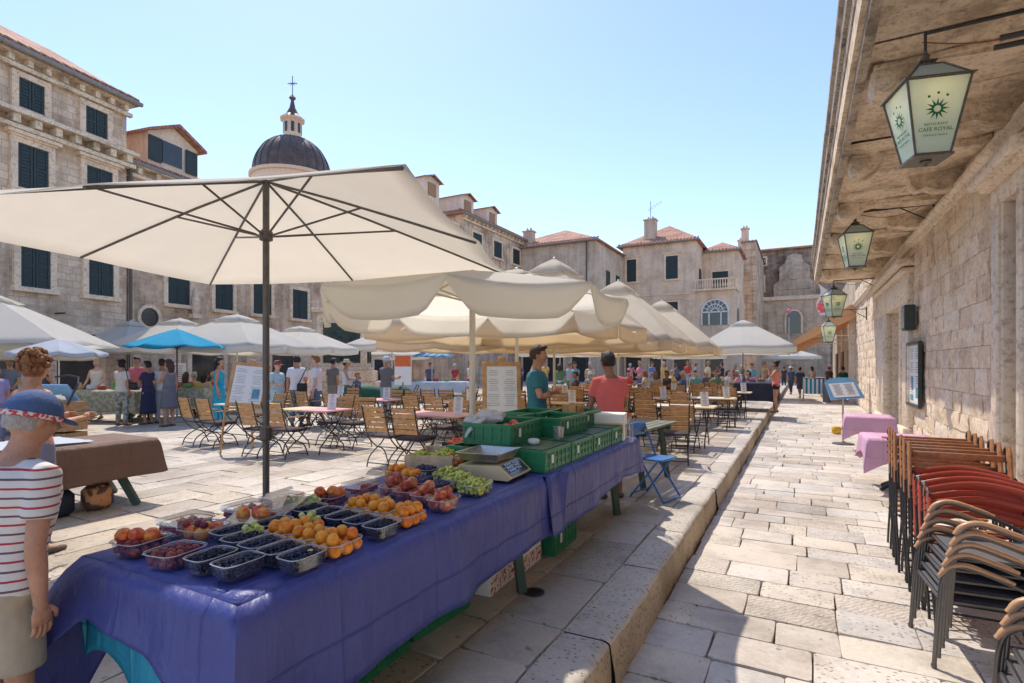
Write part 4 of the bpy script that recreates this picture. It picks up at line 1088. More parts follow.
# big cream one over the blue stall
u1 = parasol('parasol', 'largest cream square parasol with dark pole and ribs over the blue fruit stall', -3.97, 3.04, 2.48, 3.07, 1.84, R(19), cream, cap=False, pole=bronze_m, pr=.027, sag=.012, runner=2.60, elong=.90)
MB().lathe([(.03, .86), (.05, .88), (.05, .98), (.03, 1.0)], 12).build('clamp', bronze_m, u1)
MB().tube([(.04, 0, .93), (.1, 0, .93)], .012, 8).build('clamp_knob', bronze_m, u1)
sc_m = cloth_mat('pale_cream_canvas', (.9, .87, .8), .70, tcol=(.97, .94, .86))
parasol('parasol', 'cream round parasol with deep scalloped hanging valance next to the big one', -2.79, 4.42, 2.14, 2.42, 1.48, R(2.5), sc_m, val=.25, square=False, n=8, cap=False, scal=1, pr=.03, valm=sc_m, valin=.02, sag=.03)
L_ = [('beige square parasol with printed valance just behind the scalloped one', -4.2, 8.05, 2.13, 3.1, 1.75, 0, 1),
      ('left beige parasol of the second cafe row with printed valance', -7.2, 11.4, 2.1, 3.6, 1.65, R(2), 1),
      ('tall peaked beige parasol behind the man in teal', -5.2, 11.9, 2.1, 4.05, 2.0, R(-3), 1),
      ('fourth beige cafe parasol behind the tall peaked one', -4.75, 15.6, 2.1, 4.0, 1.95, 0, 1),
      ('farthest beige cafe parasol in front of the white one', -4.5, 20.2, 2.1, 3.9, 1.95, R(3), 0)]
for lb, X, Y, ez, pz, hf, rz, em in L_:
    parasol('parasol', lb, X, Y, ez + .05, pz, hf, rz, beige_top, val=.26, valm=beige_c, emblem=em, pr=.03)
parasol('parasol', 'white square parasol at the end of the cafe row near the lane', -2.7, 31.4, 2.45, 3.95, 2.35, R(6), white_c, val=.3, pole=iron)
parasol('parasol', 'large white square parasol at the left edge above the stalls', *W(-18, 13.4), 2.05, 3.35, 2.3, R(50), white_c, pr=.03, pole=polew, valm=white_c)
parasol('parasol', 'small pale grey dome parasol over the left stall', *W(59, 11.5), 1.78, 2.08, .85, 0, cloth_mat('pale_grey_cloth', (.55, .58, .62), .3), square=False, cap=False, val=.05, pr=.015)
parasol('parasol', 'bright cyan parasol over the market table', *W(177, 14.5), 2.02, 2.5, 1.22, 0, cyan_c, square=False, cap=False, pole=bronze_m, pr=.02)
parasol('parasol', 'blue and pale striped parasol over the far souvenir stall', *W(432, 24), 1.95, 2.2, 1.0, 0, stripes('blue_striped_canvas', (.30, .52, .68), (.08, .28, .5), 4, 0, .5, trans=.3), square=False, cap=False, pr=.02)
F_ = [('white peaked parasol right of the cyan one with grey valance', 237, 17, 2.1, 3.1, 1.75, .3), ('white parasol peak just behind the cyan one', 180, 19.5, 2.2, 3.2, 1.6, 0.2), ('small white parasol left of the cyan one', 131, 20.5, 2.2, 3.2, 1.3, 0.2),
      ('white parasol beside the monument on its left', 300, 20, 2.15, 2.95, 1.5, .1), ('tilted white parasol just right of the monument', 392, 24, 2.4, 3.2, 1.5, .25), ('lower white parasol right of the monument', 384, 30, 2.1, 2.8, 1.8, .1), ('cream parasol tip at the left edge by the wall', 8, 15.5, 1.9, 2.4, 1.5, .1),
      ('pale parasol deep in the cafe crowd', 560, 33, 2.3, 3.3, 2.0, 0), ('grey white parasol far down the lane', 790, 52, 2.4, 3.2, 2.2, .2), ('long white canopy parasol far behind the cafe tables', 690, 42, 2.3, 3.1, 2.6, .1)]
for lb, px, z, ez, pz, hf, rz in F_:
    parasol('parasol', lb, *W(px, z), ez, pz, hf, rz, white_c, val=.2, pole=polew, ribs=z < 22)
# ------------------------------------------------------------------ the blue fruit stall
TX0, TX1, TY0, TY1, TZ = -2.48, -1.53, 1.1, 5.62, .75
def vinyl(name, col, rough=.38):
    m, nt, b = newmat(name)
    tc = N(nt, 'ShaderNodeTexCoord')
    n1 = N(nt, 'ShaderNodeTexNoise', i_Scale=2.2, i_Detail=6.0); nt.links.new(tc.outputs['Object'], n1.inputs['Vector'])
    mp = N(nt, 'ShaderNodeMapping'); mp.inputs['Scale'].default_value = (9, 9, .9); nt.links.new(tc.outputs['Object'], mp.inputs[0])
    n2 = N(nt, 'ShaderNodeTexNoise', i_Scale=1.0, i_Detail=5.0, i_Distortion=.6); nt.links.new(mp.outputs[0], n2.inputs['Vector'])
    c = ramp(nt, n1.outputs[0], [(.3, mul(col, .88)), (.7, mul(col, 1.12))])
    nt.links.new(c, b.inputs['Base Color']); b.inputs['Roughness'].default_value = rough; b.inputs['Specular IOR Level'].default_value = .4
    bp = N(nt, 'ShaderNodeBump', i_Strength=.6, i_Distance=.03)
    sp = N(nt, 'ShaderNodeSeparateXYZ'); nt.links.new(tc.outputs['Object'], sp.inputs[0]); cr = None
    for ax, fq in ((0, 2.1), (1, 1.7), (2, 3.1)):          # folds left from the packet
        l_ = mth(nt, 'POWER', mth(nt, 'SUBTRACT', 1.0, mth(nt, 'MULTIPLY', mth(nt, 'ABSOLUTE', mth(nt, 'SUBTRACT', mth(nt, 'FRACT', mth(nt, 'MULTIPLY', sp.outputs[ax], fq)), .5)), 2.0)), 40.0)
        cr = l_ if cr is None else mth(nt, 'ADD', cr, l_)
    n4 = N(nt, 'ShaderNodeTexNoise', i_Scale=7.0, i_Detail=4.0, i_Distortion=1.5); nt.links.new(tc.outputs['Object'], n4.inputs['Vector'])
    hh_ = mth(nt, 'ADD', mth(nt, 'ADD', n2.outputs[0], n1.outputs[0]), mth(nt, 'ADD', mth(nt, 'MULTIPLY', cr, .35), mth(nt, 'MULTIPLY', n4.outputs[0], .5)))
    nt.links.new(hh_, bp.inputs['Height']); nt.links.new(bp.outputs[0], b.inputs['Normal'])
    return m
blue = vinyl('blue_oilcloth', (.062, .075, .27), .45); cyan = vinyl('cyan_plastic_cloth', (.02, .28, .42), .4)
st = thing('market_table', 'long green wooden trestle table under the blue oilcloth', 'table', ((TX0 + TX1) / 2, (TY0 + TY1) / 2, 0), 0)
L2, W2 = (TY1 - TY0) / 2, (TX1 - TX0) / 2
mb = MB()
for k in range(6): mb.box((-W2 + .08 + k * .158, 0, TZ - .025), (.145, 2 * L2 - .02, .028))
mb.build('table_top', dgreen, st)
for yy in (-L2 + .55, -.2, L2 - .35):
    for s_ in (-1, 1): MB().tube([(s_ * .3, yy, TZ - .05), (s_ * .38, yy + .03, 0)], .04, 4).build('leg', dgreen, st)
    MB().box((0, yy, .42), (.66, .05, .07)).build('crossbar', dgreen, st)
def drape(x0, x1, y0, y1, z, hr, hl, hn, hf, seed, crn, ripple=.02, offs=0, flare=.05, cwid=.28):
    """cloth sheet on a table top with hanging sides: functions of the run give the drop; ends flare into loose corners"""
    rg = random.Random(seed); nx, ny, nv = 12, 60, 12; mb = MB()
    # closed loop of the rim, walked: near edge (x0->x1), right edge (y0->y1), far edge, left edge
    rim = []; r_ = .05
    def seg(a, b, n, side):
        for i in range(n): rim.append((a[0] + (b[0] - a[0]) * i / n, a[1] + (b[1] - a[1]) * i / n, side, i / n))
    seg((x0, y0), (x1, y0), 26, 'n'); seg((x1, y0), (x1, y1), 84, 'r'); seg((x1, y1), (x0, y1), 20, 'f'); seg((x0, y1), (x0, y0), 60, 'l')
    M_ = len(rim); nrm = {'n': (0, -1), 'r': (1, 0), 'f': (0, 1), 'l': (-1, 0)}; fn = {'n': hn, 'r': hr, 'f': hf, 'l': hl}
    rows = []
    per = [0]
    for i in range(M_): per.append(per[-1] + math.dist(rim[i][:2], rim[(i + 1) % M_][:2]))
    cor = [(x0, y0), (x1, y0), (x1, y1), (x0, y1)]
    for v in range(nv + 1):
        f = v / nv; rw = []
        for i, (x, y, s_, q) in enumerate(rim):
            nx_, ny_ = nrm[s_]; drop = fn[s_](q)
            cd = min(range(4), key=lambda k: math.dist((x, y), cor[k])); dd = math.dist((x, y), cor[cd])
            cw = max(0, 1 - dd / cwid) ** 1.5
            ox, oy = (x - (x0 + x1) / 2), (y - (y0 + y1) / 2)
            d0 = (math.copysign(.7, ox), math.copysign(.7, oy))
            nx_, ny_ = nx_ * (1 - cw) + d0[0] * cw, ny_ * (1 - cw) + d0[1] * cw
            drop = drop * (1 + crn[cd] * cw)
            wv = ripple * (math.sin(per[i] * 9 + seed) * .6 + math.sin(per[i] * 17.3 + 1.7 * seed) * .35 + math.sin(per[i] * 4.1) * .6)
            wv += .5 * ripple * noise.noise(Vector((per[i] * 5, f * 1.5, seed))) * 2 + .25 * ripple * noise.noise(Vector((per[i] * 14, f * 5, seed)))
            e = min(1, f * 6)
            out = offs + .012 * e + f * (.012 + wv) + cw * f * (flare if cd == 0 else .05) - (.0 if f > 0 else 0)
            zz = z - drop * f - (.0 if v == 0 else .004)
            if v == 0: out = -.012; zz = z + .002
            rw.append((x + nx_ * out, y + ny_ * out, zz + (0.0 if v else 0)))
        rw.append(rw[0]); rows.append(rw)
    mb.sheet(rows)
    inner = [(min(max(p[0], x0 + .012), x1 - .012), min(max(p[1], y0 + .012), y1 - .012)) for p in rows[0]]
    g = []
    for j in range(31):
        yy = y0 + .012 + (y1 - y0 - .024) * j / 30
        g.append([(x0 + .012 + (x1 - x0 - .024) * k / 10, yy, z + .0025 + (.0018 * noise.noise(Vector((k * .9, j * .9, 0))))) for k in range(11)])
    mb.sheet(g)
    return mb
sm = lambda q, a, b: max(0, min(1, (q - a) / (b - a)))
cyo = drape(TX0 + .01, TX1 - .06, TY0 + .0, TY0 + .8, TZ - .008, lambda q: .22 * (1 - q), lambda q: .2, lambda q: .42 - .10 * math.sin(q * PI * 2.3 + .4), lambda q: .01, 3, (.0, .35, 0, 0), .02, flare=.0).build('tablecloth', cyan, smooth=R(50))
tag(cyo, 'light blue plastic cloth showing under the near end of the blue oilcloth', 'tablecloth'); solid(cyo, .0015)
bl1 = drape(TX0 - .02, TX1, TY0 - .03, 3.5, TZ + .002, lambda q: .50 - .09 * min(1, q * 2.2) - .02 * math.sin(q * 9), lambda q: .34 + .03 * math.sin(q * 9), lambda q: .165 + .17 * q ** 1.4, lambda q: .0, 1, (2.2, .3, 0, 0), .022, .01, flare=.30, cwid=.17).build('tablecloth', blue, smooth=R(75))
tag(bl1, 'near blue oilcloth hanging over the stall with a raised hem at its end', 'tablecloth', 'blue oilcloths on the stall'); solid(bl1, .0015)
bl2 = drape(TX0 - .015, TX1 + .012, 3.38, TY1 + .02, TZ + .006, lambda q: .40 - .06 * q + .03 * math.sin(q * 7), lambda q: .35, lambda q: .0, lambda q: .38, 5, (0, .0, .0, .2), .016, .012, flare=.0).build('tablecloth', blue, smooth=R(50))
tag(bl2, 'far blue oilcloth under the green crates overlapping the near one', 'tablecloth', 'blue oilcloths on the stall'); solid(bl2, .0015)
TT = TZ + .012
clear = clear_mat('clear_plastic'); clear2 = clear_mat('cloudy_clear_plastic', (.86, .86, .86), .2)
# fruit stuff
def fruitmat(name, a, b_, c_, rough=.45, scale=3, spec=.35, coat=0):
    m, nt, b = newmat(name)
    tc = N(nt, 'ShaderNodeTexCoord'); oi = N(nt, 'ShaderNodeObjectInfo')
    ad = N(nt, 'ShaderNodeVectorMath', operation='ADD'); nt.links.new(tc.outputs['Generated'], ad.inputs[0]); nt.links.new(oi.outputs['Location'], ad.inputs[1])
    n1 = N(nt, 'ShaderNodeTexNoise', i_Scale=float(scale), i_Detail=4.0); nt.links.new(ad.outputs[0], n1.inputs['Vector'])
    geo = N(nt, 'ShaderNodeNewGeometry')
    rr0 = mth(nt, 'ADD', n1.outputs[0], mth(nt, 'MULTIPLY', mth(nt, 'SUBTRACT', oi.outputs['Random'], .5), .3)); rr = mth(nt, 'ADD', rr0, mth(nt, 'MULTIPLY', mth(nt, 'SUBTRACT', geo.outputs['Random Per Island'], .5), .35))
    c = ramp(nt, rr, [(.35, a), (.52, b_), (.68, c_)])
    nt.links.new(c, b.inputs['Base Color']); b.inputs['Roughness'].default_value = rough; b.inputs['Specular IOR Level'].default_value = spec
    b.inputs['Subsurface Weight'].default_value = .15; b.inputs['Subsurface Radius'].default_value = (.01, .005, .003); 
    return m
m_apr = fruitmat('apricot_skin', (.72, .17, .02), (.85, .30, .03), (.88, .40, .05))
m_pea = fruitmat('peach_skin', (.34, .05, .04), (.55, .14, .08), (.75, .36, .14), .7)
m_blu = fruitmat('blueberry_skin', (.012, .014, .035), (.025, .03, .06), (.06, .07, .11), .6, 8)
m_gra = fruitmat('green_grape_skin', (.42, .48, .07), (.58, .62, .13), (.70, .72, .28), .3, 6)
m_plu = fruitmat('plum_skin', (.10, .012, .03), (.22, .03, .05), (.36, .09, .06), .35, 5)
m_dpl = fruitmat('dark_plum_skin', (.03, .03, .07), (.05, .045, .10), (.10, .09, .17), .55, 4)
m_ras = fruitmat('raspberry_red', (.42, .04, .05), (.58, .10, .10), (.66, .2, .18), .45, 8)
m_tom = fruitmat('tomato_skin', (.55, .03, .015), (.7, .06, .025), (.75, .12, .03), .25, 3, .5)
m_nec = fruitmat('nectarine_skin', (.55, .05, .03), (.75, .16, .04), (.85, .38, .06), .35, 3, .5)
def ball(rz, mt, dent=.12):
    def fn(p):
        d = p.normalized(); k = 1 - dent * math.exp(-((1 - d.z) / .06)) - .04 * math.exp(-(d.x / .15) ** 2) * (d.y > 0)
        return p * k
    return MB().ell((0, 0, 0), (rz, rz * .97, rz * .95), 16, 11, fn=fn).mesh('fruit', mt, smooth=4)
me_apr = ball(.027, m_apr); me_pea = ball(.033, m_pea); me_nec = ball(.031, m_nec); me_tom = ball(.035, m_tom, .15); me_plu = ball(.017, m_plu, .06); me_dpl = ball(.02, m_dpl, .06); me_ora = ball(.034, m_apr)
def heap_mesh(lx, ly, h, r_, mt, seed, layers=2, jit=.3, crown=.012):
    rg = random.Random(seed); mb = MB()
    for l in range(layers + 1):
        ny, nx = int(ly / (2 * r_)), int(lx / (2 * r_))
        for i in range(nx + 1):
            for j in range(ny + 1):
                x = -lx / 2 + r_ + (lx - 2 * r_) * i / max(1, nx) + rg.uniform(-jit, jit) * r_; y = -ly / 2 + r_ + (ly - 2 * r_) * j / max(1, ny) + rg.uniform(-jit, jit) * r_
                edge = 1 - max(abs(x) / (lx / 2), abs(y) / (ly / 2)) ** 2
                if l == layers and rg.random() > .25 + edge * .6: continue
                z = h - (layers - l) * r_ * 1.5 + crown * edge + rg.uniform(-.4, .4) * r_
                q = r_ * rg.uniform(.88, 1.1); mb.ell((x, y, z), (q, q, q), 7, 5)
    return mb.mesh('berries', mt, smooth=4)
def punnet_mb(lx, ly, h, t=.0012):
    mb = MB(); n = 20
    def loop(sx, sy, z, k=.25):
        out = []
        for i in range(24):
            a = 2 * PI * (i + .5) / 24; c_, s_ = math.cos(a), math.sin(a); p = 5
            q = (abs(c_) ** p + abs(s_) ** p) ** (-1 / p); out.append((sx / 2 * c_ * q, sy / 2 * s_ * q, z))
        return out
    L = [loop(lx * .84, ly * .8, .002), loop(lx * .9, ly * .88, .012), loop(lx * .97, ly * .96, h - .008), loop(lx * .985, ly * .98, h - .004), loop(lx + .006, ly + .006, h - .002), loop(lx + .01, ly + .01, h)]
    vs = [p for l in L for p in l]; fs = [tuple(range(24))]
    for k in range(len(L) - 1):
        for i in range(24): fs.append((k * 24 + i, k * 24 + (i + 1) % 24, (k + 1) * 24 + (i + 1) % 24, (k + 1) * 24 + i))
    return mb.add(vs, fs)
rimm = mat('clear_rim_plastic', (.45, .46, .48), .25, .05, spec=.8)
def punnet_mesh(lx, ly, h, m_=None):
    return punnet_mb(lx, ly, h).mesh('punnet', m_ or clear, smooth=R(40))
def rim_mesh(lx, ly, h):
    pts = []
    for i in range(25):
        a = 2 * PI * (i + .5) / 24; c_, s_ = math.cos(a), math.sin(a); q = (abs(c_) ** 5 + abs(s_) ** 5) ** -.2
        pts.append(((lx + .008) / 2 * c_ * q, (ly + .008) / 2 * s_ * q, h))
    return MB().tube(pts, .0022, 5, cap=False).mesh('rim', rimm, smooth=4)
PU = {}
def punnet(X, Y, rz, label, lx=.105, ly=.155, h=.058, group='clear plastic fruit punnets', z=None, liner=None):
    k = (lx, ly, h)
    if k not in PU: PU[k] = (punnet_mesh(*k), rim_mesh(*k))
    o = thing('punnet', label, 'punnet', (X, Y, TT if z is None else z), rz, group)
    for nme, me in zip(('tray', 'rim'), PU[k]):
        c_ = bpy.data.objects.new(nme, me); C.objects.link(c_); c_.parent = o
    return o
def inst(name, me, loc, rot, label, cat, group=None, kind=None, sc=1):
    o = bpy.data.objects.new(name, me); C.objects.link(o); o.location = loc; o.rotation_euler = rot
    if sc != 1: o.scale = (sc,) * 3
    return tag(o, label, cat, group, kind)
rf = random.Random(11)
BH = [heap_mesh(.094, .144, .050, .0064, m_blu, s_, 3, .35, .010) for s_ in range(3)]
def blueb(X, Y, rz, where):
    punnet(X, Y, rz, 'punnet of blueberries ' + where)
    inst('blueberries', BH[rf.randrange(3)], (X, Y, TT), (0, 0, rz), 'heap of blueberries ' + where, 'blueberries', 'blueberry heaps', 'stuff')
def fill(X, Y, rz, me, r_, label, cat, group, lx=.1, ly=.15, n=8, z=None, layers=2, name=None):
    """individually placed fruit heaped in a punnet"""
    zb = (TT if z is None else z) + r_ + .003; pts = []
    for l in range(layers):
        nx = max(1, int(round((lx - l * r_) / (2.05 * r_)))); ny = max(1, int(round((ly - l * r_) / (2.05 * r_))))
        for i in range(nx):
            for j in range(ny):
                x = ((i + .5) / nx - .5) * (lx - l * r_ * 1.0); y = ((j + .5) / ny - .5) * (ly - l * r_ * 1.0)
                pts.append((x + rf.uniform(-.12, .12) * r_, y + rf.uniform(-.12, .12) * r_, zb + l * r_ * 1.55 + rf.uniform(-.1, .1) * r_))
    top = [p for p in pts if p[2] > zb + .2 * r_]; low = [p for p in pts if p not in top]
    if layers > 1 and len(top) > n: top = rf.sample(top, n)
    for p in low + top:
        c_, s_ = math.cos(rz), math.sin(rz)
        inst(name or cat, me, (X + p[0] * c_ - p[1] * s_, Y + p[0] * s_ + p[1] * c_, p[2]), (rf.uniform(-1.2, 1.2), rf.uniform(-1.2, 1.2), rf.uniform(0, 6)), label, cat, group, sc=rf.uniform(.86, 1.1))
B_ = [(-1.745, 1.225, 'at the very front of the stall'), (-1.885, 1.215, 'second from the left in the front pair'), (-1.60, 1.375, 'nearest the stall corner with one green leaf'), (-1.722, 1.385, 'second from the edge in the first row of four'), (-1.844, 1.395, 'third from the edge in the first row of four'), (-1.966, 1.405, 'farthest from the edge in the first row of four'),
      (-1.60, 1.80, 'at the cloth edge between two rows of apricots'), (-1.722, 1.81, 'second from the cloth edge between the apricot rows'), (-1.844, 1.82, 'third from the cloth edge between the apricot rows'), (-1.966, 1.83, 'fourth from the cloth edge between the apricot rows'), (-2.088, 1.84, 'innermost between the apricot rows'),
      (-2.045, 1.60, 'left of the first apricots'), (-2.09, 1.44, 'next to the mixed fruit')]
for X, Y, wh in B_: blueb(X, Y, rf.uniform(-.05, .05), wh)
inst('leaf', MB().ell((0, 0, 0), (.009, .012, .004), 8, 5).mesh('leaf', m_gra), (-1.585, 1.40, TT + .062), (0, 0, 0), 'small green berry lying on the corner punnet of blueberries', 'berry')
A_ = [(-1.62, 1.565, 'in the corner pile nearest the cloth edge', .13, .17), (-1.765, 1.575, 'in the second pile of the front row', .13, .17), (-1.91, 1.58, 'in the left pile of the front row', .13, .17),
      (-1.63, 2.0, 'in the right pile behind the blueberries', .13, .16), (-1.775, 2.02, 'in the middle pile behind the blueberries', .13, .16), (-1.92, 2.03, 'in the left pile behind the blueberries', .13, .16)]
for X, Y, wh, lx, ly in A_:
    punnet(X, Y, 0, 'punnet heaped with apricots ' + wh, lx, ly, .05)
    fill(X, Y, 0, me_apr, .0255, 'ripe orange apricot ' + wh, 'apricot', 'apricots ' + wh, lx + .01, ly + .01, 5)
P_ = [(-1.62, 2.29, 'by the cloth edge'), (-1.76, 2.33, 'second from the edge'), (-1.90, 2.36, 'third from the edge'), (-2.04, 2.40, 'inner one'), ]
for X, Y, wh in P_:
    punnet(X, Y, .1, 'punnet of velvety red peaches, ' + wh, .13, .16, .06)
    fill(X, Y, .1, me_pea, .033, 'red and yellow peach in the peach punnet, ' + wh, 'peach', 'peaches in the punnet, ' + wh, .125, .15, 2)
for X, Y, wh in ((-1.86, 2.56, 'behind the peaches on the right'), (-2.02, 2.62, 'behind the peaches on the left'), (-2.22, 2.95, 'in front of the scale')):
    punnet(X, Y, 0, 'punnet of dark blue plums ' + wh, .14, .17, .05)
    fill(X, Y, 0, me_dpl, .02, 'dark blue plum ' + wh, 'plum', 'dark plums ' + wh, .13, .16, 9, name='plum')
GH = [heap_mesh(.15, .19, .055, .0125, m_gra, 40 + s_, 2, .35, .03) for s_ in range(2)]
for X, Y, wh in ((-1.66, 2.66, 'nearest the cloth edge'), (-1.83, 2.75, 'in the middle'), (-1.98, 2.86, 'farthest in')):
    punnet(X, Y, .1, 'punnet of green grapes ' + wh, .16, .2, .06); inst('grapes', GH[rf.randrange(2)], (X, Y, TT), (0, 0, rf.uniform(0, .3)), 'bunch of green grapes in a punnet ' + wh, 'grapes', 'green grapes on the stall')
for X, Y, wh in ((-2.17, 2.72, 'left of the dark plums'), (-2.36, 2.80, 'in front of the wooden grape box')):
    punnet(X, Y, .1, 'punnet of apricots ' + wh, .14, .15, .05); fill(X, Y, .1, me_apr, .024, 'orange apricot ' + wh, 'apricot', 'apricots ' + wh, .12, .13, 6)
for X, Y, wh in ((-2.08, 3.1, 'beside the left end of the scale'), (-2.2, 3.16, 'between the scale and the grape box')):
    punnet(X, Y, .1, 'punnet of pinkish peaches ' + wh, .13, .16, .05); fill(X, Y, .1, me_pea, .031, 'pinkish peach ' + wh, 'peach', 'peaches ' + wh, .12, .14, 3)
# mixed punnets at the near left
cardm = mat('foil_white_card', (.62, .58, .52), .5, .15, 20)
mixp = [(-2.06, 1.19, 'front left with red plums and a paper label', [(me_plu, .017, 'plum', 'small red plum')]), (-2.31, 1.2, 'at the front left cloth corner', [(me_nec, .031, 'nectarine', 'orange nectarine'), (me_plu, .017, 'plum', 'small dark plum')]),
        (-2.25, 1.42, 'behind the red plums with yellow mirabelles', [(me_plu, .017, 'plum', 'small red plum'), (me_nec, .031, 'nectarine', 'red nectarine')]), (-2.19, 1.64, 'mixed with orange nectarine and red plums', [(me_nec, .031, 'nectarine', 'orange and red nectarine'), (me_plu, .017, 'plum', 'dark red plum')]),
        (-2.2, 2.08, 'of peach halves beside the pole', [(me_nec, .031, 'nectarine', 'peachy nectarine'), (me_plu, .017, 'plum', 'red plum')])]
GM = heap_mesh(.07, .07, .05, .014, m_gra, 77, 1, .3, .02)
for X, Y, wh, fr in mixp:
    punnet(X, Y, .15, 'mixed fruit punnet ' + wh, .15, .17, .055)
    b_ = MB().box((X, Y - .0855, TT + .03), (.13, .002, .045)); 
    (me, r_, cat, lb) = fr[-1]
    fill(X, Y, .15, me, r_, lb + ' in the punnet ' + wh, cat, cat + 's in the punnet ' + wh, .13, .15, 12, layers=2 if r_ < .02 else 1)
    if len(fr) > 1:
        me, r_, cat, lb = fr[0]
        for k in range(3): inst(cat, me, (X - .045 + .045 * k, Y - .02 + rf.uniform(-.03, .04), TT + .07), (rf.uniform(-1, 1), rf.uniform(-1, 1), k), lb + ' on top in the punnet ' + wh, cat, cat + 's on top in the punnet ' + wh)
for X, Y, wh in ((-2.0, 1.47, 'yellow green grapes beside the nectarines'), (-2.22, 1.86, 'green grapes by the parasol pole'), (-2.17, 1.93, 'green grapes beside the peach punnet'), (-1.93, 1.70, 'pale green grapes among the blueberries')):
    inst('grapes', GM, (X, Y, TT + .012), (0, 0, rf.random()), 'small bunch of ' + wh, 'grapes', 'small grape bunches')
inst('plum', me_dpl, (-2.2, 1.3, TT + .02), (0, 0, 0), 'single dark plum between the mixed punnets', 'plum')
RH = heap_mesh(.13, .17, .045, .011, m_ras, 61, 1, .3, .006)
for X, Y, wh, s_ in ((-2.40, 1.43, 'at the left edge nearest the striped shirt man', 1), (-2.36, 1.70, 'left of the tangled clear lids', 1), (-2.36, 1.9, 'in front of the parasol pole', .95), (-2.22, 2.32, 'alone on the bare cloth in the middle', 1.15)):
    o = punnet(X, Y, .1, 'closed clear box of raspberries ' + wh, .145, .185, .055)
    lid = MB(); lid.add([(a * .072, b_ * .092, .055) for a, b_ in ((-1, -1), (1, -1), (1, 1), (-1, 1))] + [(a * .066, b_ * .086, .078) for a, b_ in ((-1, -1), (1, -1), (1, 1), (-1, 1))], [(4, 5, 6, 7), (0, 1, 5, 4), (1, 2, 6, 5), (2, 3, 7, 6), (3, 0, 4, 7)])
    lid.build('lid', clear2, o)
    inst('raspberries', RH, (X, Y, TT), (0, 0, .1), 'pink raspberries inside the closed box ' + wh, 'raspberries', 'raspberry heaps', 'stuff')
for i, (X, Y, a, wh) in enumerate(((-2.17, 1.76, 35, 'lying open beside the nectarines'), (-2.28, 1.78, 60, 'leaning up at the parasol pole'), (-2.2, 1.58, 8, 'flat between the mixed punnets'))):
    o = thing('plastic_tray', 'empty clear plastic cover ' + wh, 'plastic cover', (X, Y, TT + .06), .3 * i, 'empty clear lids')
    l_ = MB().box((0, 0, 0), (.15, .19, .003)); l_.box((0, .095, -.01), (.15, .002, .02)); l_.box((0, -.095, -.01), (.15, .002, .02)); c_ = l_.build('tray_shell', clear2, o); o.rotation_euler = (R(a) * .6, R(-a) * .3, .3 * i)
# scale
SX, SY = -1.80, 3.14
sc_ = thing('weighing_scale', 'cream market scale with black display and steel tray', 'scale', (SX, SY, TT), R(4))
mb = MB().prism([(-.19, .012), (.17, .012), (.19, .03), (.10, .105), (-.19, .09)], -.17, .17, 'y')
ivory = mat('ivory_plastic', (.62, .50, .30), .45, .08)
M = Rz(PI * .0)
mb.build('body', ivory, sc_)
for a in (-.14, .14):
    for b_ in (-.13, .13): MB().lathe([(.02, 0), (.02, .014)], 10, c=(a, b_)).build('foot', black, sc_)
q = MB().add([(.102, -.14, .106), (.182, -.14, .040), (.182, .14, .040), (.102, .14, .106)], [(0, 1, 2, 3)], M=Tr(.003, 0, .003)).build('display', mat('black_display', (.04, .05, .075), .2, .1, spec=.7), sc_)
n_ = MB(); sl2 = Vector((.08, 0, -.066)).normalized()
for k in range(3):
    for j in range(5): c0_ = Vector((.118 + k * .02, -.11 + j * .034 + (.02 if j > 2 else 0), .097 - k * .0165)) + Vector((.005, 0, .006)); n_.add([c0_ + Vector((a * .006, b_ * .011, -a * .005)) for a, b_ in ((-1, -1), (1, -1), (1, 1), (-1, 1))], [(0, 1, 2, 3)])
n_.build('keys', mat('grey_keys', (.4, .42, .46), .5), q)
steel = mat('brushed_steel', (.55, .53, .48), .3, .1, 20, .05, .9)
MB().lathe([(.04, .09), (.04, .12)], 12, c=(-.04, 0)).build('neck', ivory, sc_)
t_ = MB(); 
def rl(w_, d_, z): return [(-.05 - w_, -d_, z), (-.05 + w_, -d_, z), (-.05 + w_, d_, z), (-.05 - w_, d_, z)]
vs = rl(.13, .15, .122) + rl(.15, .17, .172) + rl(.16, .18, .174)
t_.add(vs, [(0, 1, 2, 3)] + [(k * 4 + i, k * 4 + (i + 1) % 4, k * 4 + 4 + (i + 1) % 4, k * 4 + 4 + i) for k in range(2) for i in range(4)]); o = t_.build('tray', steel, sc_); solid(o, .002)
# green plastic crates
grn = mat('green_crate_plastic', (.02, .19, .085), .4, .15, 8, .05, spec=.5)
def crate_mb(lx, ly, h):
    mb = MB(); t = .012
    mb.box((0, 0, .012), (lx - .02, ly - .02, .012))
    for s_, ax in ((-1, 0), (1, 0), (-1, 1), (1, 1)):
        L = (ly if ax == 0 else lx); off = (lx if ax == 0 else ly) / 2 - t / 2
        def bx(u, z, du, dz, th=t):
            c_ = (s_ * off, u, z) if ax == 0 else (u, s_ * off, z); d_ = (th, du, dz) if ax == 0 else (du, th, dz); mb.box(c_, d_)
        bx(0, h - .012, L + (.012 if ax else .0), .024, t + .012); bx(0, .018, L - .002, .036); bx(0, h * .52, L - .004, h * .16)
        bx(0, h / 2, L - .02, h - .03, .004)
        n = int(L / .075)
        for i in range(n + 1): bx(-L / 2 + .014 + (L - .028) * i / n, h / 2, .02, h - .02, t + .006)
        for i in range(n):
            u = -L / 2 + .014 + (L - .028) * (i + .5) / n
            bx(u, h * .3, .008, h * .4, .006); bx(u, h * .72, .008, h * .3, .006)
    return mb
CR = {}
